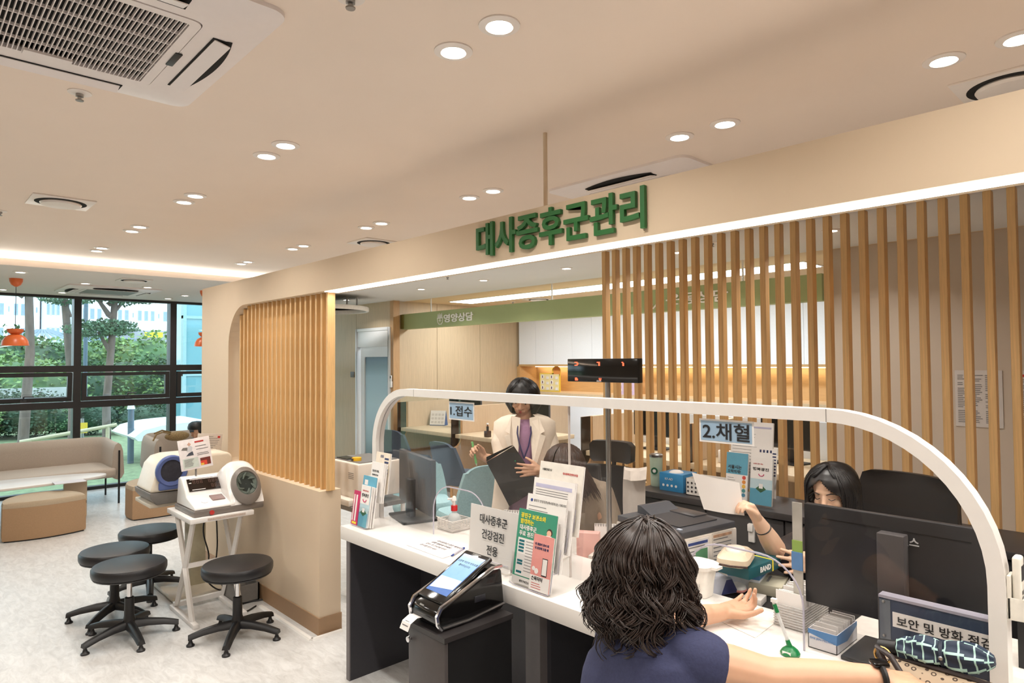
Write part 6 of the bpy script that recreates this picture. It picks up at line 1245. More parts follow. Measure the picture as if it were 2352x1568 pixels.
for i in range(7): part('vent_slot', MB().box((-.0008, w_-.12, .05+.012*i), (0, w_-.075, .055+.012*i), MP), MGREY, t)
part('front_panel', MB().box((-.001, w_-.045, .06), (0, w_-.02, .16), MP), mt('port_panel', (186, 178, 170), .5), t)
part('front_seam', MB().box((-.0012, w_-.135, .0), (0, w_-.133, h-.03), MP), MGREY, t)
for nm, x0, z0, x1, z1, mm in (('taped_notice', .02, .02, .15, .19, PAPER), ('taped_timetable', .17, .0, .30, .20, mt('timetable', (222, 212, 200), .6))):
    p_ = part(nm, MB().box((x0, -.002, z0), (x1, -.0005, z1), MP), mm, t)
    for i in range(9): part('print', MB().box((x0+.008, -.0028, z1-.03-.016*i), (x1-.008-.03*random.random(), -.002, z1-.026-.016*i), MP), INKG, p_)
    part('heading_bar', MB().box((x0+.008, -.003, z1-.02), (x1-.008, -.002, z1-.009), MP), INKB if x0 < .1 else mt('print_multi', (190, 150, 120), .6, var=.3, scale=60), p_)
part('green_block', MB().box((.07, -.0032, .08), (.14, -.002, .15), MP), mt('print_green', (96, 150, 110), .6), t)
# desk clutter right of the printer
def onbox(name, label, cat, px, py, z, dims, rz, mat, parts=(), group=None):
    c = at(px, py, z=z); t = thing(name, label, cat, (c.x, c.y, z), rz, group=group); a, b, h = dims
    part('body', MB().box((-a/2, -b/2, 0), (a/2, b/2, h)), mat, t, world=False, bevel=.003)
    for n_, p0, p1, mm in parts: part(n_, MB().box(p0, p1), mm, t, world=False)
    return t
DZ = .70
MATB = mt('desk_mat_black', (26, 24, 24), .6); q = at(1745, 1375, z=DZ)
solo('desk_mat', MB().box((q.x-.12, .85, DZ+.0005), (2.60, 1.33, DZ+.003)), MATB, 'black mat on the staff desk under the pink mouse', 'desk mat'); DZ += .004
t = onbox('glove_box', 'white and blue glove carton under the teal box', 'box', 1725, 1338, DZ, (.22, .12, .085), rad(12), mt('glove_white', (216, 220, 226), .5), (('blue_band', (-.1105, -.0608, .05), (.1105, .0608, .0855), mt('band_blue', (76, 130, 180), .5)),)); text('lettering', 'WELL-GO', .03, mt('glove_letter', (120, 150, 180), .5), t, (0, -.061, .025), EX, EZ, off=(0, 0, 0), bold=.02)
t = onbox('plaster_box', 'dark teal carton lying on the glove carton', 'box', 1722, 1308, DZ+.086, (.23, .13, .042), rad(-4), mt('carton_teal', (26, 86, 94), .4), (('yellow_band', (.05, -.0655, -.0002), (.058, .0655, .0425), YELP),)); text('lettering', 'BAND', .03, PAPER, t, (.0, -.0655, .022), EX, EZ, off=(0, 0, 0), bold=.02)
c = at(1690, 1290, z=DZ+.129); t = thing('wet_wipes', 'beige packet of wet wipes on the teal carton', 'wipes', (c.x, c.y, DZ+.129), rad(18)); WIP = mt('wipes_beige', (220, 202, 176), .5, var=.04)
m = MB().loft([ring((0, 0, z), EX, EY, rx, ry, 28, 5) for z, rx, ry in ((0, .08, .045), (.012, .095, .06), (.03, .092, .058), (.045, .07, .042))]); part('packet', m, WIP, t, world=False, smooth=True); part('lid', MB().lathe([(.001, .056), (.03, .055), (.036, .050), (.038, .043)], 24, sx=1.3), mt('lid_cream', (232, 222, 208), .4), t, world=False, smooth=True); part('seal', MB().tube([(-.094, -.058, .012), (-.105, 0, .012), (-.094, .058, .012)], .004, 5).tube([(.094, -.058, .012), (.105, 0, .012), (.094, .058, .012)], .004, 5), mt('seal_brown', (70, 48, 40), .6, var=.5, scale=120), t, world=False)
onbox('guide_book', 'grey-green hardback guide book beside the glove carton', 'book', 1766, 1354, DZ, (.15, .12, .04), rad(15), mt('book_grey', (184, 178, 158), .5, var=.02), (('page_block', (-.08, -.0655, .006), (.082, -.064, .034), PAPER), ('title', (-.03, -.005, .0401), (.05, .004, .0405), INKG)))
c = at(1697, 1352, z=DZ); t = thing('computer_mouse', 'white mouse with pink edge on the black mat', 'mouse', (c.x, c.y, DZ), rad(25)); part('shell', MB().loft([ring((0, 0, z), EX, EY, rx, ry, 28, 2.4) for z, rx, ry in ((.012, .057, .032), (.022, .052, .029), (.028, .038, .02), (.030, .012, .008))]), WHITE, t, world=False, smooth=True); part('edge', MB().loft([ring((0, 0, z), EX, EY, rx, ry, 28, 2.4) for z, rx, ry in ((0.0005, .052, .028), (.006, .058, .033), (.0125, .0575, .0325))]), PNK, t, world=False, smooth=True); part('wheel', MB().sph((.0, 0, .029), .007, 6), PNK, t, world=False, smooth=True); part('pink_patch', MB().loft([ring((.036, 0, z), EX, EY, rx, ry, 16, 2) for z, rx, ry in ((.0255, .014, .02), (.0275, .008, .012))]), mt('mouse_coral', (240, 130, 100), .4), t, world=False, smooth=True)
# sharps pot, pumps, slanted analyser
c = at(1603, 1368, z=CT); t = thing('sharps_container', 'white lidded sharps container at the counter back edge', 'container', (c.x+.02, c.y, CT)); SHW = mt('container_white', (234, 230, 222), .4)
part('pot', MB().loft([ring((0, 0, z), EX, EY, r, r, 24, 4) for z, r in ((.001, .036), (.05, .040), (.10, .048))]), SHW, t, world=False, smooth=True); part('lid', MB().loft([ring((0, 0, z), EX, EY, r, r, 24, 4) for z, r in ((.10, .054), (.112, .055), (.118, .045), (.119, .02))]).box((-.02, -.075, .103), (.02, -.045, .112)), SHW, t, world=False, smooth=True); part('barcode', MB().box((-.0415, -.02, .02), (-.0405, .015, .05)), mt('barcode_print', (190, 186, 180), .6, var=.5, scale=300), t, world=False)
q = at(1625, 1322, z=.70); pump('clear pump bottle with red collar beside the sharps container', q.x, q.y, .705, .085, .4); q = at(1660, 1320, z=.70); pump('taller clear pump bottle with red collar next to the wet wipes', q.x, q.y, .705, .10, -.5)
c = at(1640, 1362, z=.705); t = thing('test_device', 'pale blue slanted test device with navy front', 'medical device', (c.x, c.y, .705), rad(-20)); part('housing', MB().prism([(-.09, -.035, 0), (.09, -.035, 0), (.06, -.035, .06), (-.09, -.035, .075)], (0, .08, 0)), mt('device_pale', (204, 208, 222), .35), t, world=False, bevel=.006); part('navy_face', MB().prism([(.005, -.0365, .004), (.085, -.0365, .004), (.056, -.0365, .056), (.03, -.0365, .056)], (0, .001, 0)), mt('device_navy', (66, 72, 118), .4), t, world=False)
c = at(1648, 1330, z=.705); solo('mint_pen', MB().cyl((c.x-.03, c.y-.03, .712), (c.x+.03, c.y+.04, .712), .006), mt('pen_mint2', (150, 206, 190), .4), 'mint green marker lying behind the slanted device', 'pen', smooth=True)
c = at(1742, 1385, z=DZ); t = thing('lancet_case', 'small clear plastic case with open lid on the black mat', 'case', (c.x, c.y, DZ), rad(10)); part('tray', MB().box((-.035, -.02, 0), (.035, .02, .025)), CLR, t, world=False, bevel=.003); part('lid', MB().box((-.035, .02, .02), (-.033, .055, .03)).box((-.035, .02, .022), (.035, .045, .026)), CLR, t, world=False)
# behind the tall rack: spiral calendar, pink case, papers, tape
def spiral_cal(label, px, py, z, rz, w=.14, h=.16):
    c = at(px, py, z=z); t = thing('spiral_calendar', label, 'calendar', (c.x, c.y, z), rz, group='spiral calendars'); mx = MX.Rotation(-.30, 4, 'X'); part('page', MB().box((-w/2, -.001, 0), (w/2, .001, h), mx), PAPER, t, world=False); part('back', MB().box((-w/2, .0, 0), (w/2, .002, h*1.04), MX.Translation((0, h*.60, 0)) @ MX.Rotation(.30, 4, 'X')), PAPER, t, world=False)
    top = mx @ V((0, 0, h))
    for i in range(12): part('ring', MB().tube([(-w/2+w*(i+.5)/12, top.y+.006*cos(a), top.z+.006*sin(a)) for a in [2*pi*k/8 for k in range(9)]], .0011, 4), DGREY, t, world=False)
    part('picture', MB().prism([(-.02, -.002, .02), (.02, -.002, .02), (.0, -.002, .07)], (0, .0006, 0), mx), mt('picture_orange', (236, 170, 90), .6), t, world=False)
spiral_cal('spiral desk calendar with orange picture behind the patient\'s head', 1402, 1292, .70, rad(-52)); spiral_cal('spiral desk calendar partly hidden behind the white sign', 1188, 1260, CT, rad(-55))
t = onbox('pink_case', 'pink plastic case beside the tall brochure rack', 'case', 1352, 1288, .70, (.10, .05, .13), rad(-60), mt('case_pink', (232, 180, 170), .4, var=.02)); onbox('tape_dispenser', 'grey desk organiser behind the pink case', 'organiser', 1388, 1300, .70, (.12, .08, .05), rad(-70), mt('organiser_grey', (206, 198, 188), .45), (('drawer_front', (-.061, -.03, .008), (-.06, .03, .035), MGREY),))
q = at(1375, 1275, z=.70); solo('paper_pile', MB().box((q.x-.08, q.y-.10, .701), (q.x+.1, q.y+.08, .709)), PAPER, 'pile of white papers on the desk before the person with brown hair', 'paper')
# office chairs
def office_chair(label, x, y, rz, headrest=True, tall=0):
    t = thing('office_chair', label, 'chair', (x, y, 0), rz, group='office chairs'); MESH = mt('chair_mesh', (38, 34, 33), .8, var=.05, scale=200) if headrest else mt('chair_black_leather', (32, 29, 29), .45, var=.05, scale=12)
    part('seat', MB().loft([ring((0, 0, z), EX, EY, rx, rx*.95, 28, 4) for z, rx in ((.42, .22), (.45, .25), (.485, .245), (.50, .18))]), MESH, t, world=False, smooth=True); rg = []
    for z, w, yb in ((.55, .20, -.22), (.62, .225, -.25), (.75, .23, -.26), (.88+tall*.9, .215, -.275), (.92+tall, .20, -.285), (.935+tall, .16, -.285)): rg.append([(w*a, yb+.05*a*a, z) for a in [-1+2*k/12 for k in range(13)]]+[(w*a, yb+.05*a*a-.03, z) for a in [1-2*k/12 for k in range(13)]])
    part('backrest', MB().loft(rg), MESH, t, world=False, smooth=True, ang=70)
    if headrest:
        rg = [[(w*a, -.30+.04*a*a, z) for a in [-1+2*k/12 for k in range(13)]]+[(w*a, -.30+.04*a*a-.06, z) for a in [1-2*k/12 for k in range(13)]] for z, w in ((.955, .12), (.97, .145), (1.06, .15), (1.085, .125))]; part('headrest', MB().loft(rg), mt('chair_leather', (42, 38, 37), .5), t, world=False, smooth=True, ang=70); part('headrest_post', MB().cyl((0, -.30, .88), (0, -.32, .98), .014), BLACK, t, world=False)
    part('back_post', MB().tube([(0, -.1, .43), (0, -.27, .46), (0, -.30, .62)], .022, 8), BLACK, t, world=False, smooth=True); part('column', MB().cyl((0, 0, .08), (0, 0, .43), .026), BLACK, t, world=False, smooth=True)
    for k in range(5): a = 2*pi*k/5; part('leg', MB().tube([(0, 0, .085), (.26*cos(a), .26*sin(a), .06)], [.022, .015], 8).sph((.27*cos(a), .27*sin(a), .03), .028, 6), BASEB, t, world=False, smooth=True)
    return t
q = at(1395, 1060, x=3.12); office_chair('dark office chair with headrest behind the person with brown hair', 3.02, q.y+.07, rad(98)); q = at(2045, 1120, x=3.15); office_chair('black office chair with high back behind the person with black hair', 3.02, q.y+.03, rad(75), False, .15)
rows = [[at(1432+52*u, yy+4*sin(3*u), x=3.14+dx) for u in [k/6 for k in range(7)]] for yy, dx in ((1100, -.02), (1078, 0), (1071, .03), (1075, .06), (1110, .075), (1150, .08), (1192, .085))]
solo('folded_cloth', MB().loft([[p+V((.008*sin(k*2.1+i), 0, 0)) for k, p in enumerate(r)] for i, r in enumerate(rows)], closed=False, cap=False), mt('cloth_white', (224, 214, 204), .85, var=.03), 'white cardigan hung over the office chair back', 'cloth', smooth=True, loc=tuple(rows[-1][3]))
# white shell chair behind monitor
q = at(2150, 1185, x=3.15); t = thing('side_chair', 'white plastic chair behind the black office chair', 'chair', (3.1, q.y, 0)); part('backrest', MB().loft([[(3.12, q.y-.2+.4*k/10, z-.03*abs(k-5)/5) for k in range(11)]+[(3.15, q.y+.2-.4*k/10, z-.03*abs(k-5)/5) for k in range(11)] for z in (.5, .7, .86, .875)]), WHITE, t, smooth=True, ang=70); part('seat', MB().box((2.95, q.y-.2, .42), (3.15, q.y+.2, .46)), WHITE, t, bevel=.01)
for sx in (2.97, 3.13):
    for sy_ in (-.18, .18): part('leg', MB().cyl((sx, q.y+sy_, 0), (sx, q.y+sy_, .42), .012), STEEL, t, smooth=True)
# things on the credenza
c = at(1455, 1102, z=.785); c = V((3.62, 2.43, .785)); c = at(1457, 1093, x=3.60)
t = thing('tumbler', 'pale mint tumbler with a round green emblem on the credenza', 'tumbler', (3.6, 2.47, .785)); 
t.location = (3.6, at(1457, 1080, x=3.6).y, .785); LOC[t.name] = tuple(t.location); MINT = mt('tumbler_mint', (190, 208, 184), .4); 
if t.location.y > 2.46: t.location.y = 2.46
part('cup', MB().lathe([(.001, 0), (.034, 0), (.036, .01), (.042, .19), (.001, .19)], 28), MINT, t, world=False, smooth=True, ang=30); part('rim', MB().lathe([(.043, .185), (.044, .2), (.036, .205), (.001, .203)], 28), STEEL, t, world=False, smooth=True, ang=30); part('emblem', MB().cyl((-.038, -.012, .10), (-.0425, -.0135, .10), .022, n=20), mt('emblem_green', (24, 92, 66), .5), t, world=False, smooth=True); part('emblem_mark', MB().cyl((-.0425, -.0135, .10), (-.0435, -.0138, .10), .011, n=14), PAPER, t, world=False)
t = thing('glove_pack', 'bright blue carton on the credenza beside the white basket', 'box', (3.56, 2.28, .785)); part('body', MB().box((3.50, 2.20, .785), (3.66, 2.37, .895)), mt('carton_bright_blue', (48, 140, 196), .45), t, bevel=.003); part('tissue', MB().sph((3.56, 2.285, .895), .03, 6, sc=(1.5, 1.5, .5)), PAPER, t, smooth=True); text('lettering', 'KF-AD', .022, PAPER, t, (3.4988, 2.30, .86), -EY, EZ)
for i in range(4): part('icon', MB().cyl((3.4995, 2.34-.03*i, .82), (3.498, 2.34-.03*i, .82), .008, n=10), PAPER, t)
t = thing('slotted_basket', 'white slotted plastic basket on the credenza behind the raised paper', 'basket', (3.56, 2.03, .785)); part('walls', MB().box((3.48, 1.90, .785), (3.66, 2.17, .79)).box((3.48, 1.90, .785), (3.484, 2.17, .885)).box((3.656, 1.90, .785), (3.66, 2.17, .885)).box((3.48, 1.90, .785), (3.66, 1.904, .885)).box((3.48, 2.166, .785), (3.66, 2.17, .885)), WHITE, t)
for i in range(10):
    for j in range(3): part('slot', MB().cyl((3.4795, 1.92+.026*i, .81+.025*j), (3.4785, 1.92+.026*i, .81+.025*j), .007, n=8), DGREY, t)
h9 = thing('brochure_rack', 'clear tiered rack of leaflets on the credenza by the slats', 'brochure rack', (3.55, 1.70, .785)); yq = at(1722, 1140, x=3.5).y
for y in (yq+.15, yq-.15): part('side', MB().prism([(3.47, y, .786), (3.66, y, .786), (3.70, y, 1.12), (3.49, y, .90)], (0, .003, 0)), ACRY, h9)
for i in range(3): M_ = lean(3.475+.06*i, yq, .79+.09*i, .12); part('pocket_front', MB().box((-.004, -.15, 0), (-.001, .15, .09), M_), ACRY, h9)
M_ = lean(3.48, yq-.07, .795, .12); happy(M_, .125, .255, 'city booklet with blue foot in the credenza rack, right', 3); M_ = lean(3.48, yq+.075, .795, .12); t = brochure('light blue leaflet in the credenza rack, left', M_, .13, .27, PAPER, 2, name='leaflet', group='credenza leaflets'); part('blue_head', MB().box((-.0006, -.065, .15), (0, .065, .27), M_), LBLU, t); txt(t, M_, '서울시는', .025, .055, .19, INK, .03); txt(t, M_, '오락의재!', .022, .055, .165, INK, .03); lines(t, M_, .07, 0, .055, .13, 8, .013, INKG)
for i, cc2 in enumerate(((214, 80, 70), (232, 150, 70), (240, 190, 80), (90, 160, 160), (80, 140, 170))): part('colour_tab', MB().cyl(M_ @ V((-.001, -.045, .135-.024*i)), M_ @ V((0, -.045, .135-.024*i)), .011, n=12), mt('tab%d' % i, cc2, .5), t)
M_ = lean(3.545, yq+.02, .86, .10); t = brochure('white form sheets standing at the back of the credenza rack', M_, .25, .38, PAPER, 3, name='form', group='credenza leaflets'); lines(t, M_, .22, 0, .115, .33, 14, .018); part('heading_bar', MB().box((-.0008, -.115, .345), (0, .115, .355), M_), LILAC, t)
M_ = lean(3.53, yq-.06, .83, .11); t = brochure('striped envelope in the credenza rack behind the city booklet', M_, .15, .27, PAPER, 1, name='envelope', group='credenza leaflets'); m = MB()
for i in range(8): m.box((-.0007, -.07, .12+.017*i), (0, -.05, .128+.017*i), M_)
for i in range(4): m.box((-.0007, -.045+.02*i, .245), (0, -.035+.02*i, .26), M_)
part('navy_stripes', m, NAVYP, t)
t = onbox('name_stand', 'small white number card on the booth desk seen through slats', 'card', 1665, 1062, .745, (.10, .04, .10), rad(-85), PAPER)
# printer on a cart left of the counter
px0, py0 = 2.33, 3.70
pA = at(838, 1122, x=2.35)
t = thing('copier_cart', 'white printer on a wheeled cart beside the end of the low wall', 'printer', (2.45, 3.75, 0)); cy_ = at(800, 1150, x=2.35).y
part('printer_body', MB().box((2.30, cy_-.22, .66), (2.66, cy_+.22, .90)), BEI, t, bevel=.015); part('tray', MB().box((2.24, cy_-.20, .62), (2.5, cy_+.20, .665)), BEI, t, bevel=.01); part('top_deck', MB().box((2.33, cy_-.19, .90), (2.63, cy_+.19, .906)), mt('deck_grey', (120, 118, 116), .5), t); part('panel', MB().box((2.34, cy_+.0, .906), (2.42, cy_+.15, .912)), BLACKG, t)
for i in range(4): part('vent', MB().box((2.2985, cy_-.16, .83-.012*i), (2.30, cy_-.09, .834-.012*i)), MGREY, t)
part('cart_top', MB().box((2.25, cy_-.24, .59), (2.68, cy_+.24, .62)), MGREY, t)
for sx in (2.27, 2.66):
    for sy_ in (-.22, .22): part('leg', MB().box((sx-.012, cy_+sy_-.012, .05), (sx+.012, cy_+sy_+.012, .59)), WHITE, t); part('caster', MB().cyl((sx-.01, cy_+sy_, .025), (sx+.01, cy_+sy_, .025), .025), BLACK, t, smooth=True)
t = thing('tape_measure', 'yellow tape measure on the white printer', 'tape measure', (2.37, cy_-.08, .906)); part('case', MB().cyl((2.37, cy_-.08, .9065), (2.37, cy_-.08, .928), .033, n=24), mt('tape_yellow', (238, 186, 40), .4), t, smooth=True, ang=30); part('clip', MB().box((2.33, cy_-.09, .909), (2.345, cy_-.07, .922)), DGREY, t)
# dark low unit at the right picture edge
t = thing('side_cabinet', 'dark low cabinet behind the right partition leg', 'cabinet', (2.9, -.1, 0)); part('body', MB().box((2.7, -.85, 0), (3.2, .42, 1.0)), CHAR2, t, bevel=.004)
q = at(2346, 1395, x=2.4); t = thing('medicine_box', 'small white printed box at the right picture edge', 'box', (2.40, q.y-.03, .70)); zb1, zb0 = at(2345, 1358, x=2.38).z, at(2345, 1404, x=2.38).z; part('body', MB().box((2.38, q.y-.10, zb0), (2.48, q.y+.012, zb1)), WHITE, t, bevel=.002); part('riser', MB().box((2.385, q.y-.10, .701), (2.48, q.y+.008, zb0)), BLACK, t); part('print', MB().box((2.3792, q.y-.05, zb0+.035), (2.38, q.y-.0, zb0+.041)).box((2.3792, q.y-.05, zb0+.022), (2.38, q.y-.0, zb0+.028)), INK, t)
# ------------------------------------------------------------------ handbag and umbrella at the counter edge
BAGM = mt('monogram_canvas', (176, 156, 132), .7, var=.04)
def _bag():
    m = BAGM; N = m.node_tree.nodes; L = m.node_tree.links; b = N['Principled BSDF']; tc = N.new('ShaderNodeTexCoord'); mp = N.new('ShaderNodeMapping'); mp.inputs['Rotation'].default_value = (.0, .0, .4); L.new(tc.outputs['Object'], mp.inputs[0])
    v1 = N.new('ShaderNodeTexVoronoi'); v1.inputs['Scale'].default_value = 55; v1.inputs['Randomness'].default_value = .15; L.new(mp.outputs[0], v1.inputs['Vector']); r = N.new('ShaderNodeValToRGB'); L.new(v1.outputs['Distance'], r.inputs[0]); e = r.color_ramp.elements
    e[0].position = .0; e[0].color = (*lin((178, 158, 134)), 1); e[1].position = 1; e[1].color = (*lin((178, 158, 134)), 1)
    for p, c in ((.16, (178, 158, 134)), (.19, (64, 48, 38)), (.30, (64, 48, 38)), (.33, (178, 158, 134))): q = e.new(p); q.color = (*lin(c), 1)
    L.new(r.outputs[0], b.inputs['Base Color'])
_bag()
bl, br = at(1995, 1565, x=1.74), at(2330, 1590, x=1.74); yc_ = (bl.y+br.y)/2; hw = (bl.y-br.y)/2
t = thing('handbag', 'beige monogram handbag with dark leather trim on the counter', 'handbag', (1.77, yc_, CT)); LTH = mt('bag_leather', (46, 36, 34), .4, var=.06)
rg = []
for z, kx, ky in ((.001, .95, .055), (.025, 1.0, .07), (.06, .98, .062), (.09, .92, .045), (.108, .86, .030), (.114, .80, .018)): rg.append(ring((1.78, yc_, CT+z), EY, EX, hw*kx, ky, 32, 3.2))
part('body', MB().loft(rg), BAGM, t, smooth=True)
part('trim', MB().tube([(1.78, yc_+hw*.86, CT+.111), (1.772, yc_+hw*.3, CT+.118), (1.77, yc_, CT+.119), (1.772, yc_-hw*.4, CT+.118), (1.78, yc_-hw*.86, CT+.111)], .006, 8), LTH, t, smooth=True); part('gusset', MB().tube([(1.78, yc_+hw*.98, CT+.04), (1.78, yc_+hw*.95, CT+.075), (1.78, yc_+hw*.86, CT+.112)], [.02, .018, .012], 8), LTH, t, smooth=True)
part('handle', MB().tube([(1.74, yc_+hw*.72, CT+.105), (1.72, yc_+hw*.80, CT+.15), (1.725, yc_+hw*.62, CT+.135), (1.70, yc_+hw*.25, CT+.075), (1.695, yc_, CT+.06)], .007, 8), LTH, t, smooth=True); GOLD = mt('gold_metal', (214, 172, 104), .25, 1)
part('buckle', MB().tube([(1.735, yc_+hw*.76+.018*cos(a), CT+.128+.018*sin(a)) for a in [2*pi*i/14 for i in range(15)]], .003, 6), GOLD, t, smooth=True); part('buckle', MB().tube([(1.735, yc_-hw*.70+.02*cos(a), CT+.112+.016*sin(a)) for a in [2*pi*i/14 for i in range(15)]], .0035, 6), GOLD, t, smooth=True); part('tab', MB().box((1.722, yc_-hw*.75, CT+.085), (1.73, yc_-hw*.55, CT+.112)), LTH, t, bevel=.004); part('strap', MB().tube([(1.735, yc_-hw*.75, CT+.112), (1.74, yc_-hw*1.0, CT+.10), (1.76, yc_-hw*1.2, CT+.09)], .010, 6), LTH, t, smooth=True)
ua, ub = at(2022, 1478, z=CT+.185), at(2272, 1512, z=CT+.165); ua.x = ub.x = 1.775; ua = V((1.79, at(2020, 1482, x=1.79).y, at(2020, 1482, x=1.79).z)); ub = V((1.80, at(2285, 1518, x=1.80).y, at(2285, 1518, x=1.80).z)); du = ub-ua
t = thing('folding_umbrella', 'folded navy and mint checked umbrella lying on the handbag', 'umbrella', tuple(ua)); pts = [ua+du*k for k in (.18, .24, .30, .36, .44, .52, .58, .66, .76, .86, .94, 1.0)]; rs = [.021, .028, .026, .032, .034, .030, .026, .032, .034, .030, .021, .011]
m = MB(); n = 36; rings = []; dn = du.normalized(); s1_ = dn.cross(EZ).normalized(); s2_ = s1_.cross(dn); NR = 60
for i in range(NR+1):
    u = i/NR*(len(pts)-1); k0 = min(int(u), len(pts)-2); fr2 = u-k0; p = pts[k0].lerp(pts[k0+1], fr2); r = rs[k0]*(1-fr2)+rs[k0+1]*fr2
    rings.append([p+(s1_*cos(2*pi*k/n)+s2_*sin(2*pi*k/n))*r*(1+.12*sin(6*2*pi*k/n+u*.8)) for k in range(n)])
for i in range(NR):
    for k in range(n):
        m.cur = 1 if (i % 7 == 0 or (k+i//9) % 6 == 0) else 0; k2 = (k+1) % n; m.add([rings[i][k], rings[i][k2], rings[i+1][k2], rings[i+1][k]], [(0, 1, 2, 3)])
m.cur = 0; m.add(rings[0], [tuple(range(n))]).add(rings[-1], [tuple(range(n))])
part('canopy', m, [mt('umbrella_navy', (28, 44, 66), .6), mt('umbrella_mint', (170, 206, 196), .6)], t, smooth=True, weld=True); part('handle', MB().cyl(ua, ua+du*.17, .017, .017, 16), BLACK, t, smooth=True); part('strap', MB().tube([ua+du*.58+(s1_*cos(a)+s2_*sin(a))*.027 for a in [2*pi*i/16 for i in range(17)]], .006, 5), mt('strap_navy', (26, 36, 54), .6), t, smooth=True); part('snap', MB().sph(ua+du*.58-s1_*.028 if (s1_.x > 0) else ua+du*.58+s1_*.028, .006, 6), STEEL, t, smooth=True)
wc = at(2080, 1520, x=1.695); t = thing('wrist_watch', 'black square wrist watch on the patient\'s right wrist', 'watch', tuple(W_R)); dw = (W_R-E_R).normalized(); a1 = dw.cross(EZ).normalized(); a2 = a1.cross(dw); cw_ = W_R+dw*.012
part('band', MB().tube([cw_+(a1*cos(a)+a2*sin(a))*.0315 for a in [2*pi*i/18 for i in range(19)]], .007, 6), BLACK, t, smooth=True); part('case', MB().cbox((0, 0, 0), (.036, .032, .011), MX.Translation(cw_+EZ*.033) @ MX.Rotation(atan2(dw.y, dw.x), 4, 'Z')), BLACKG, t, bevel=.005)
# ================================================================== outdoors beyond the window front
GRASS = mt('grass', (126, 142, 106), .9, var=.25, scale=9); ROAD = mt('road_asphalt', (176, 182, 188), .7, var=.05, scale=4); LEAF = mt('leaf_green', (86, 118, 78), .7, var=.4, scale=2.5); LEAF2 = mt('leaf_yellow_green', (120, 148, 92), .7, var=.35, scale=2.5); LEAFD = mt('leaf_dark', (58, 84, 64), .75, var=.35, scale=2.5); BARK = mt('bark', (110, 98, 92), .85, var=.25, scale=12, stretch=(1, 1, .3)); PINE = mt('pine_needles', (92, 122, 96), .8, var=.3, scale=4)
ZG = -.16
o = solo('lawn', MB().box((-40, 9.95, ZG-.1), (60, 70, ZG)), GRASS, 'green lawn beyond the window front', 'lawn'); o['kind'] = 'structure'
q0, q1 = at(300, 1085, z=ZG), at(330, 1010, z=ZG)
o = solo('road', MB().prism([(q0.x-.2, 10.4, ZG+.005), (q0.x+4.5, 10.4, ZG+.005), (q0.x+9.5, 17.6, ZG+.005), (q1.x+.6, 17.6, ZG+.005)], (0, 0, .01)), ROAD, 'pale asphalt road outside the window', 'road'); o['kind'] = 'structure'
for i in range(3): solo('road_line', MB().prism([(q0.x+1.2+i*1.6, 12.2+i*1.7, ZG+.016), (q0.x+2.4+i*1.6, 13.2+i*1.7, ZG+.016), (q0.x+2.5+i*1.6, 13.15+i*1.7, ZG+.016), (q0.x+1.3+i*1.6, 12.15+i*1.7, ZG+.016)], (0, 0, .003)), YELP, 'yellow road marking outside the window, %s' % ('nearest', 'middle', 'farthest')[i], 'road marking', group='road markings')
RO = random.Random(11)
def leafball(n, rx, ry, rz, size, rnd):
    m = MB()
    for i in range(n):
        d = V((rnd.gauss(0, 1), rnd.gauss(0, 1), rnd.gauss(0, 1))).normalized(); k = rnd.uniform(.62, 1.0)*(1+.18*sin(d.x*5+d.z*4)); p = V((d.x*rx*k, d.y*ry*k, d.z*rz*k+rz)); a = V((rnd.gauss(0, 1), rnd.gauss(0, 1), rnd.gauss(0, 1))).normalized()*size; b = a.cross(V((rnd.gauss(0, 1), rnd.gauss(0, 1), rnd.gauss(0, 1)))).normalized()*size*.6
        m.add([p-a, p+b, p+a, p-b], [(0, 1, 2, 3)])
    return m
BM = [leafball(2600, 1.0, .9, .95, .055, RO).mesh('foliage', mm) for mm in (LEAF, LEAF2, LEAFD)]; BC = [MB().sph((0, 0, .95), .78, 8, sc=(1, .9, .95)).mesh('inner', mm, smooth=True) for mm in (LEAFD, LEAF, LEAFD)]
def bush(label, x, y, s, k, sz=1., name='shrub', cat='shrub', group='hedge shrubs', z=ZG):
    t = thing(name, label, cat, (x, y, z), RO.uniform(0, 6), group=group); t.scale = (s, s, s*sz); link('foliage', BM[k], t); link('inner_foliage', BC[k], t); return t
n = 0
for row, (Y, px0, px1, cnt, s) in enumerate(((30, -60, 470, 12, 1.75), (24, -80, 480, 13, 1.35), (19.5, -60, 200, 5, .75), (18.8, 330, 470, 4, .62))):
    for i in range(cnt):
        pq = px0+(px1-px0)*i/max(1, cnt-1)+RO.uniform(-8, 8); x = at(pq, 834, y=Y).x; pw_ = 'left' if pq < 175 else ('middle' if pq < 395 else 'right')
        bush('leafy green %s in the %s beyond the %s window bay' % (('tree crown', 'shrub', 'low bush', 'low bush')[row], ('back tree row', 'hedge row', 'front planting', 'front planting by the road')[row], pw_), x, Y+RO.uniform(-.6, .6), s*RO.uniform(.85, 1.15), RO.randrange(3), (.82, .72, .7, .55)[row], ('tree', 'shrub', 'bush', 'bush')[row], ('tree', 'shrub', 'bush', 'bush')[row], 'plants '+str(row)+' '+pw_)
NB = leafball(900, .75, .6, .22, .05, RO).mesh('needle_clump', PINE)
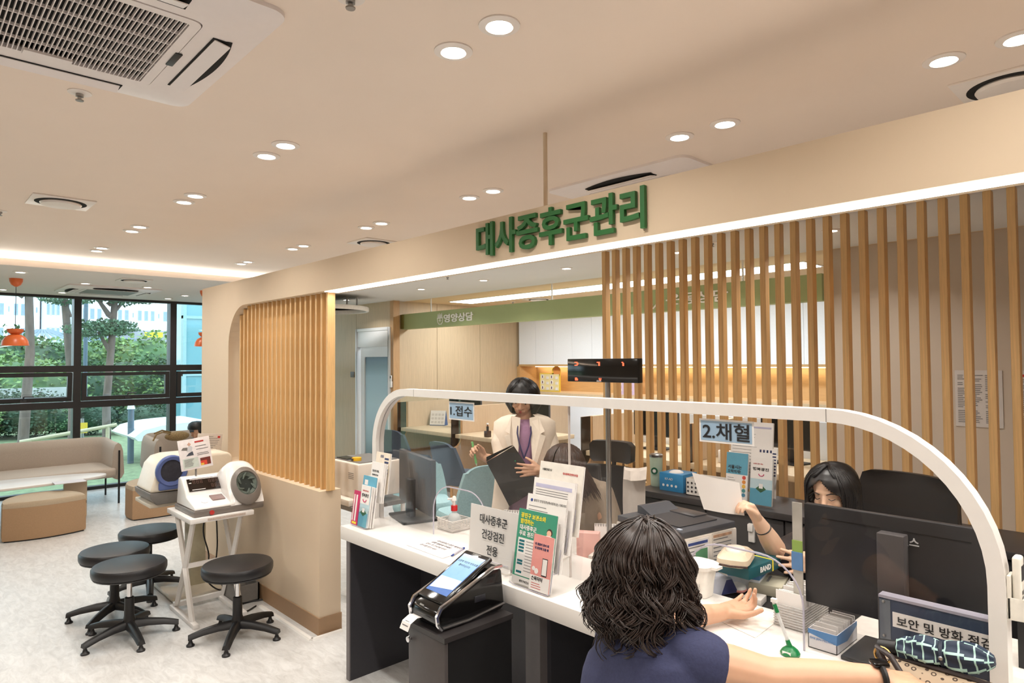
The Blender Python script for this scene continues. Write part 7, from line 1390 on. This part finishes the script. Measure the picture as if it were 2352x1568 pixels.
def pine(label, pxb, pxt, Y, r, clumps):
    a = at(pxb, 1000, y=Y); b = at(pxt, 660, y=Y); a.z = ZG; d = (b-a); t = thing('pine_tree', label, 'tree', tuple(a), group='pine trees'); pts = [a+d*u*1.6+V((.12*sin(u*5+pxb), 0, 0)) for u in (0, .2, .4, .6, .8, 1)]; part('trunk', MB().tube(pts, [r, r*.9, r*.8, r*.7, r*.6, r*.4], 10), BARK, t, smooth=True)
    for cx_, cz_, sc in clumps:
        p = at(cx_, cz_, y=Y); o = link('needle_clump', NB, t); o.location = p-a; o.scale = (sc, sc, sc); u = min(1, max(0, (p.z-a.z)/(d.z*1.6))); part('branch', MB().tube([a+d*u*1.6-V((0, 0, .25)), p+V((0, 0, .15*sc))], [.05, .02], 6), BARK, t, smooth=True)
pine('pine tree with bent trunk outside the left window pane', 68, 46, 13.5, .085, ((20, 640, .8), (95, 650, .7)))
pine('pine tree with needle clumps outside the middle window pane', 262, 249, 14, .075, ((215, 690, .9), (290, 700, .8), (225, 775, .7), (262, 765, .6), (230, 655, 1), (300, 672, .8)))
pine('slim pine tree near the first mullion', 152, 162, 16, .09, ((150, 700, .6),))
# buildings
CON = mt('apartment_white', (224, 230, 236), .8, var=.02, scale=.3); CON2 = mt('apartment_grey', (196, 202, 210), .8, var=.02, scale=.3); WINB = mt('window_blue', (128, 150, 176), .25, var=.15, scale=.6); WINF = mt('window_surround', (206, 212, 220), .7)
def apartment(label, pxa, pxb, Y, floors, bays, mat, z0=4.5, fh=3.0):
    xa, xb = at(pxa, 834, y=Y).x, at(pxb, 834, y=Y).x; t = thing('apartment_building', label, 'building', ((xa+xb)/2, Y, 0), group='apartment blocks'); part('walls', MB().box((xa, Y, ZG), (xb, Y+14, 44)), mat, t)
    w = (xb-xa)/bays; wm = MB().box((-w*.30, -.12, 0), (w*.30, .05, fh*.56)).mesh('window', WINF); gm = MB().box((-w*.27, -.16, .1), (-w*.02, -.1, fh*.50)).box((w*.02, -.16, .1), (w*.27, -.1, fh*.50)).mesh('pane', WINB); sm = MB().box((-w*.07, -.12, 0), (w*.07, .05, fh*.22)).mesh('window', WINB)
    for f in range(floors):
        for b in range(bays):
            x = xa+w*(b+.5)-(xa+xb)/2; z = z0+f*fh
            if b % 4 == 3: o = link('window', sm, t); o.location = (x, 0, z+.5)
            else: o = link('window', wm, t); o.location = (x, 0, z); g = link('pane', gm, o)
    return t
apartment('pale apartment block beyond the trees, left window pane', -40, 90, 101, 5, 8, CON); apartment('white apartment block beyond the trees, behind the first mullion', 103, 160, 98, 5, 5, CON2); apartment('white apartment block beyond the trees, middle window pane', 186, 385, 104, 5, 13, CON)
xa, xb = at(55, 834, y=60).x, at(165, 834, y=60).x; t = thing('solar_roof_building', 'low pavilion with striped pale roof beyond the hedge', 'building', ((xa+xb)/2, 60, 0)); zt1, zt0 = at(100, 757, y=60).z, at(100, 790, y=60).z; part('walls', MB().box((xa, 60, ZG), (xb, 68, zt0)), CON2, t); part('roof', MB().prism([(xa-1, 59, zt0), (xb+1, 59, zt0), (xb-.5, 66, zt1), (xa+1.5, 66, zt1)], (0, 0, .2)), mt('pavilion_roof', (186, 206, 204), .5), t)
for i in range(9): u = (i+.5)/9; part('roof_rib', MB().tube([(xa-1+(xb-xa+2)*u, 59, zt0+.22), (xa+1.5+(xb-xa-2)*u, 66, zt1+.22)], .10, 4), mt('roof_rib', (110, 132, 150), .5), t)
xa, xb = at(186, 834, y=62).x, at(392, 834, y=62).x; t = thing('low_building', 'low lavender grey building with a blue window band beyond the hedge', 'building', ((xa+xb)/2, 62, 0)); z1 = at(300, 758, y=62).z; part('walls', MB().box((xa, 62, ZG), (xb, 74, z1)), mt('lavender_wall', (170, 170, 188), .8, var=.03, scale=.3), t); part('roof', MB().box((xa+1, 61.5, z1), (xb-3, 75, z1+.5)), CON, t); zb0, zb1 = at(300, 789, y=61.9).z, at(300, 777, y=61.9).z
for i in range(5): a = xa+(xb-xa)*.02+(xb-xa)*.115*i; part('window', MB().box((a, 61.88, zb0), (a+(xb-xa)*.10, 62.0, zb1)), WINB, t)
part('sign_board', MB().box((xb-2.2, 61.4, z1-.6), (xb-.8, 61.5, z1-.15)), YELP, t)
# teal glass wing close to the right pane
TG = mt('teal_glass', (110, 166, 178), .08, var=.12, scale=.8, spec=.8); TGF = mt('teal_frame', (150, 186, 192), .4)
xa = at(419, 834, y=14).x; t = thing('glass_wing', 'teal glass wing of the building outside the right pane', 'building', (xa+2, 14, 0)); 
for i in range(4):
    for j in range(4): part('glass_panel', MB().box((xa+.06+i*.62, 14.0, ZG+.4+j*1.15), (xa+.62+i*.62, 14.04, ZG+1.5+j*1.15)), TG, t)
for i in range(5): part('mullion', MB().box((xa-.0+i*.62, 13.96, ZG), (xa+.06+i*.62, 14.1, 4.6)), TGF, t)
for j in range(5): part('transom', MB().box((xa, 13.97, ZG+.34+j*1.15), (xa+2.54, 14.09, ZG+.40+j*1.15)), TGF, t)
part('core', MB().box((xa+.05, 14.12, ZG), (xa+2.5, 14.5, 4.6)), mt('wing_core', (130, 176, 186), .5), t); part('end_glass', MB().box((xa-.0, 14.1, ZG+.4), (xa+.05, 14.5, 4.5)), TG, t)
P = [at(*p, y=12.5) for p in ((308, 1005), (330, 988), (372, 977), (420, 971), (480, 966), (480, 1000), (420, 1003), (350, 1012), (318, 1013))]; t = solo('white_canopy', MB().prism([tuple(p) for p in P], (0, 1.6, 0)), mt('canopy_white', (236, 240, 244), .4), 'curved white roof edge outside the right pane', 'canopy', loc=tuple(P[0]))
part('canopy_post', MB().box((P[3].x, 12.9, ZG), (P[3].x+.3, 13.4, P[7].z)), CON2, t, world=False); t.children[0].location = -V(t.location)
for (p, Y, h_, lb) in (((196, 850), 20, 4.0, 'slim dark lamp post beyond the window behind the pines'), ((302, 1020), 13, .95, 'grey bollard post by the road outside')):
    b = at(p[0], 834, y=Y); t = thing('post', lb, 'post', (b.x, Y, ZG)); part('shaft', MB().cyl((b.x, Y, ZG), (b.x, Y, ZG+h_), .05, n=10), mt('post_slate', (86, 104, 120), .5), t, smooth=True); part('cap', MB().cyl((b.x, Y, ZG+h_), (b.x, Y, ZG+h_+.10), .065, .04, 10), CON, t, smooth=True)
b = at(190, 985, y=15); t = thing('yellow_sign', 'small yellow sign on a post outside the middle pane', 'sign', (b.x, 15, ZG)); part('plate', MB().box((b.x-.08, 15, b.z-.08), (b.x+.08, 15.02, b.z+.12)), YEL, t); part('post', MB().cyl((b.x, 15.05, ZG), (b.x, 15.05, b.z+.2), .03), STEEL, t)
a, c = at(45, 1015, y=12.5), at(268, 975, y=12.5); t = thing('rail', 'bamboo tie rail between the pine trunks outside', 'rail', tuple((a+c)/2)); part('pole', MB().cyl(a, c, .03), mt('bamboo', (200, 190, 160), .6), t, smooth=True)
for u in (.1, .9): p = a.lerp(c, u); part('stake', MB().cyl((p.x, p.y, ZG), p, .03), mt('bamboo', (200, 190, 160)), t, smooth=True)
o = solo('fence_backdrop', MB().box((at(-60, 834, y=21.5).x, 21.5, ZG), (at(170, 834, y=21.5).x, 21.6, .95)), mt('grey_fence', (176, 182, 184), .7, var=.1, scale=3), 'grey site fence behind the left pine trunk', 'fence')
set_type()
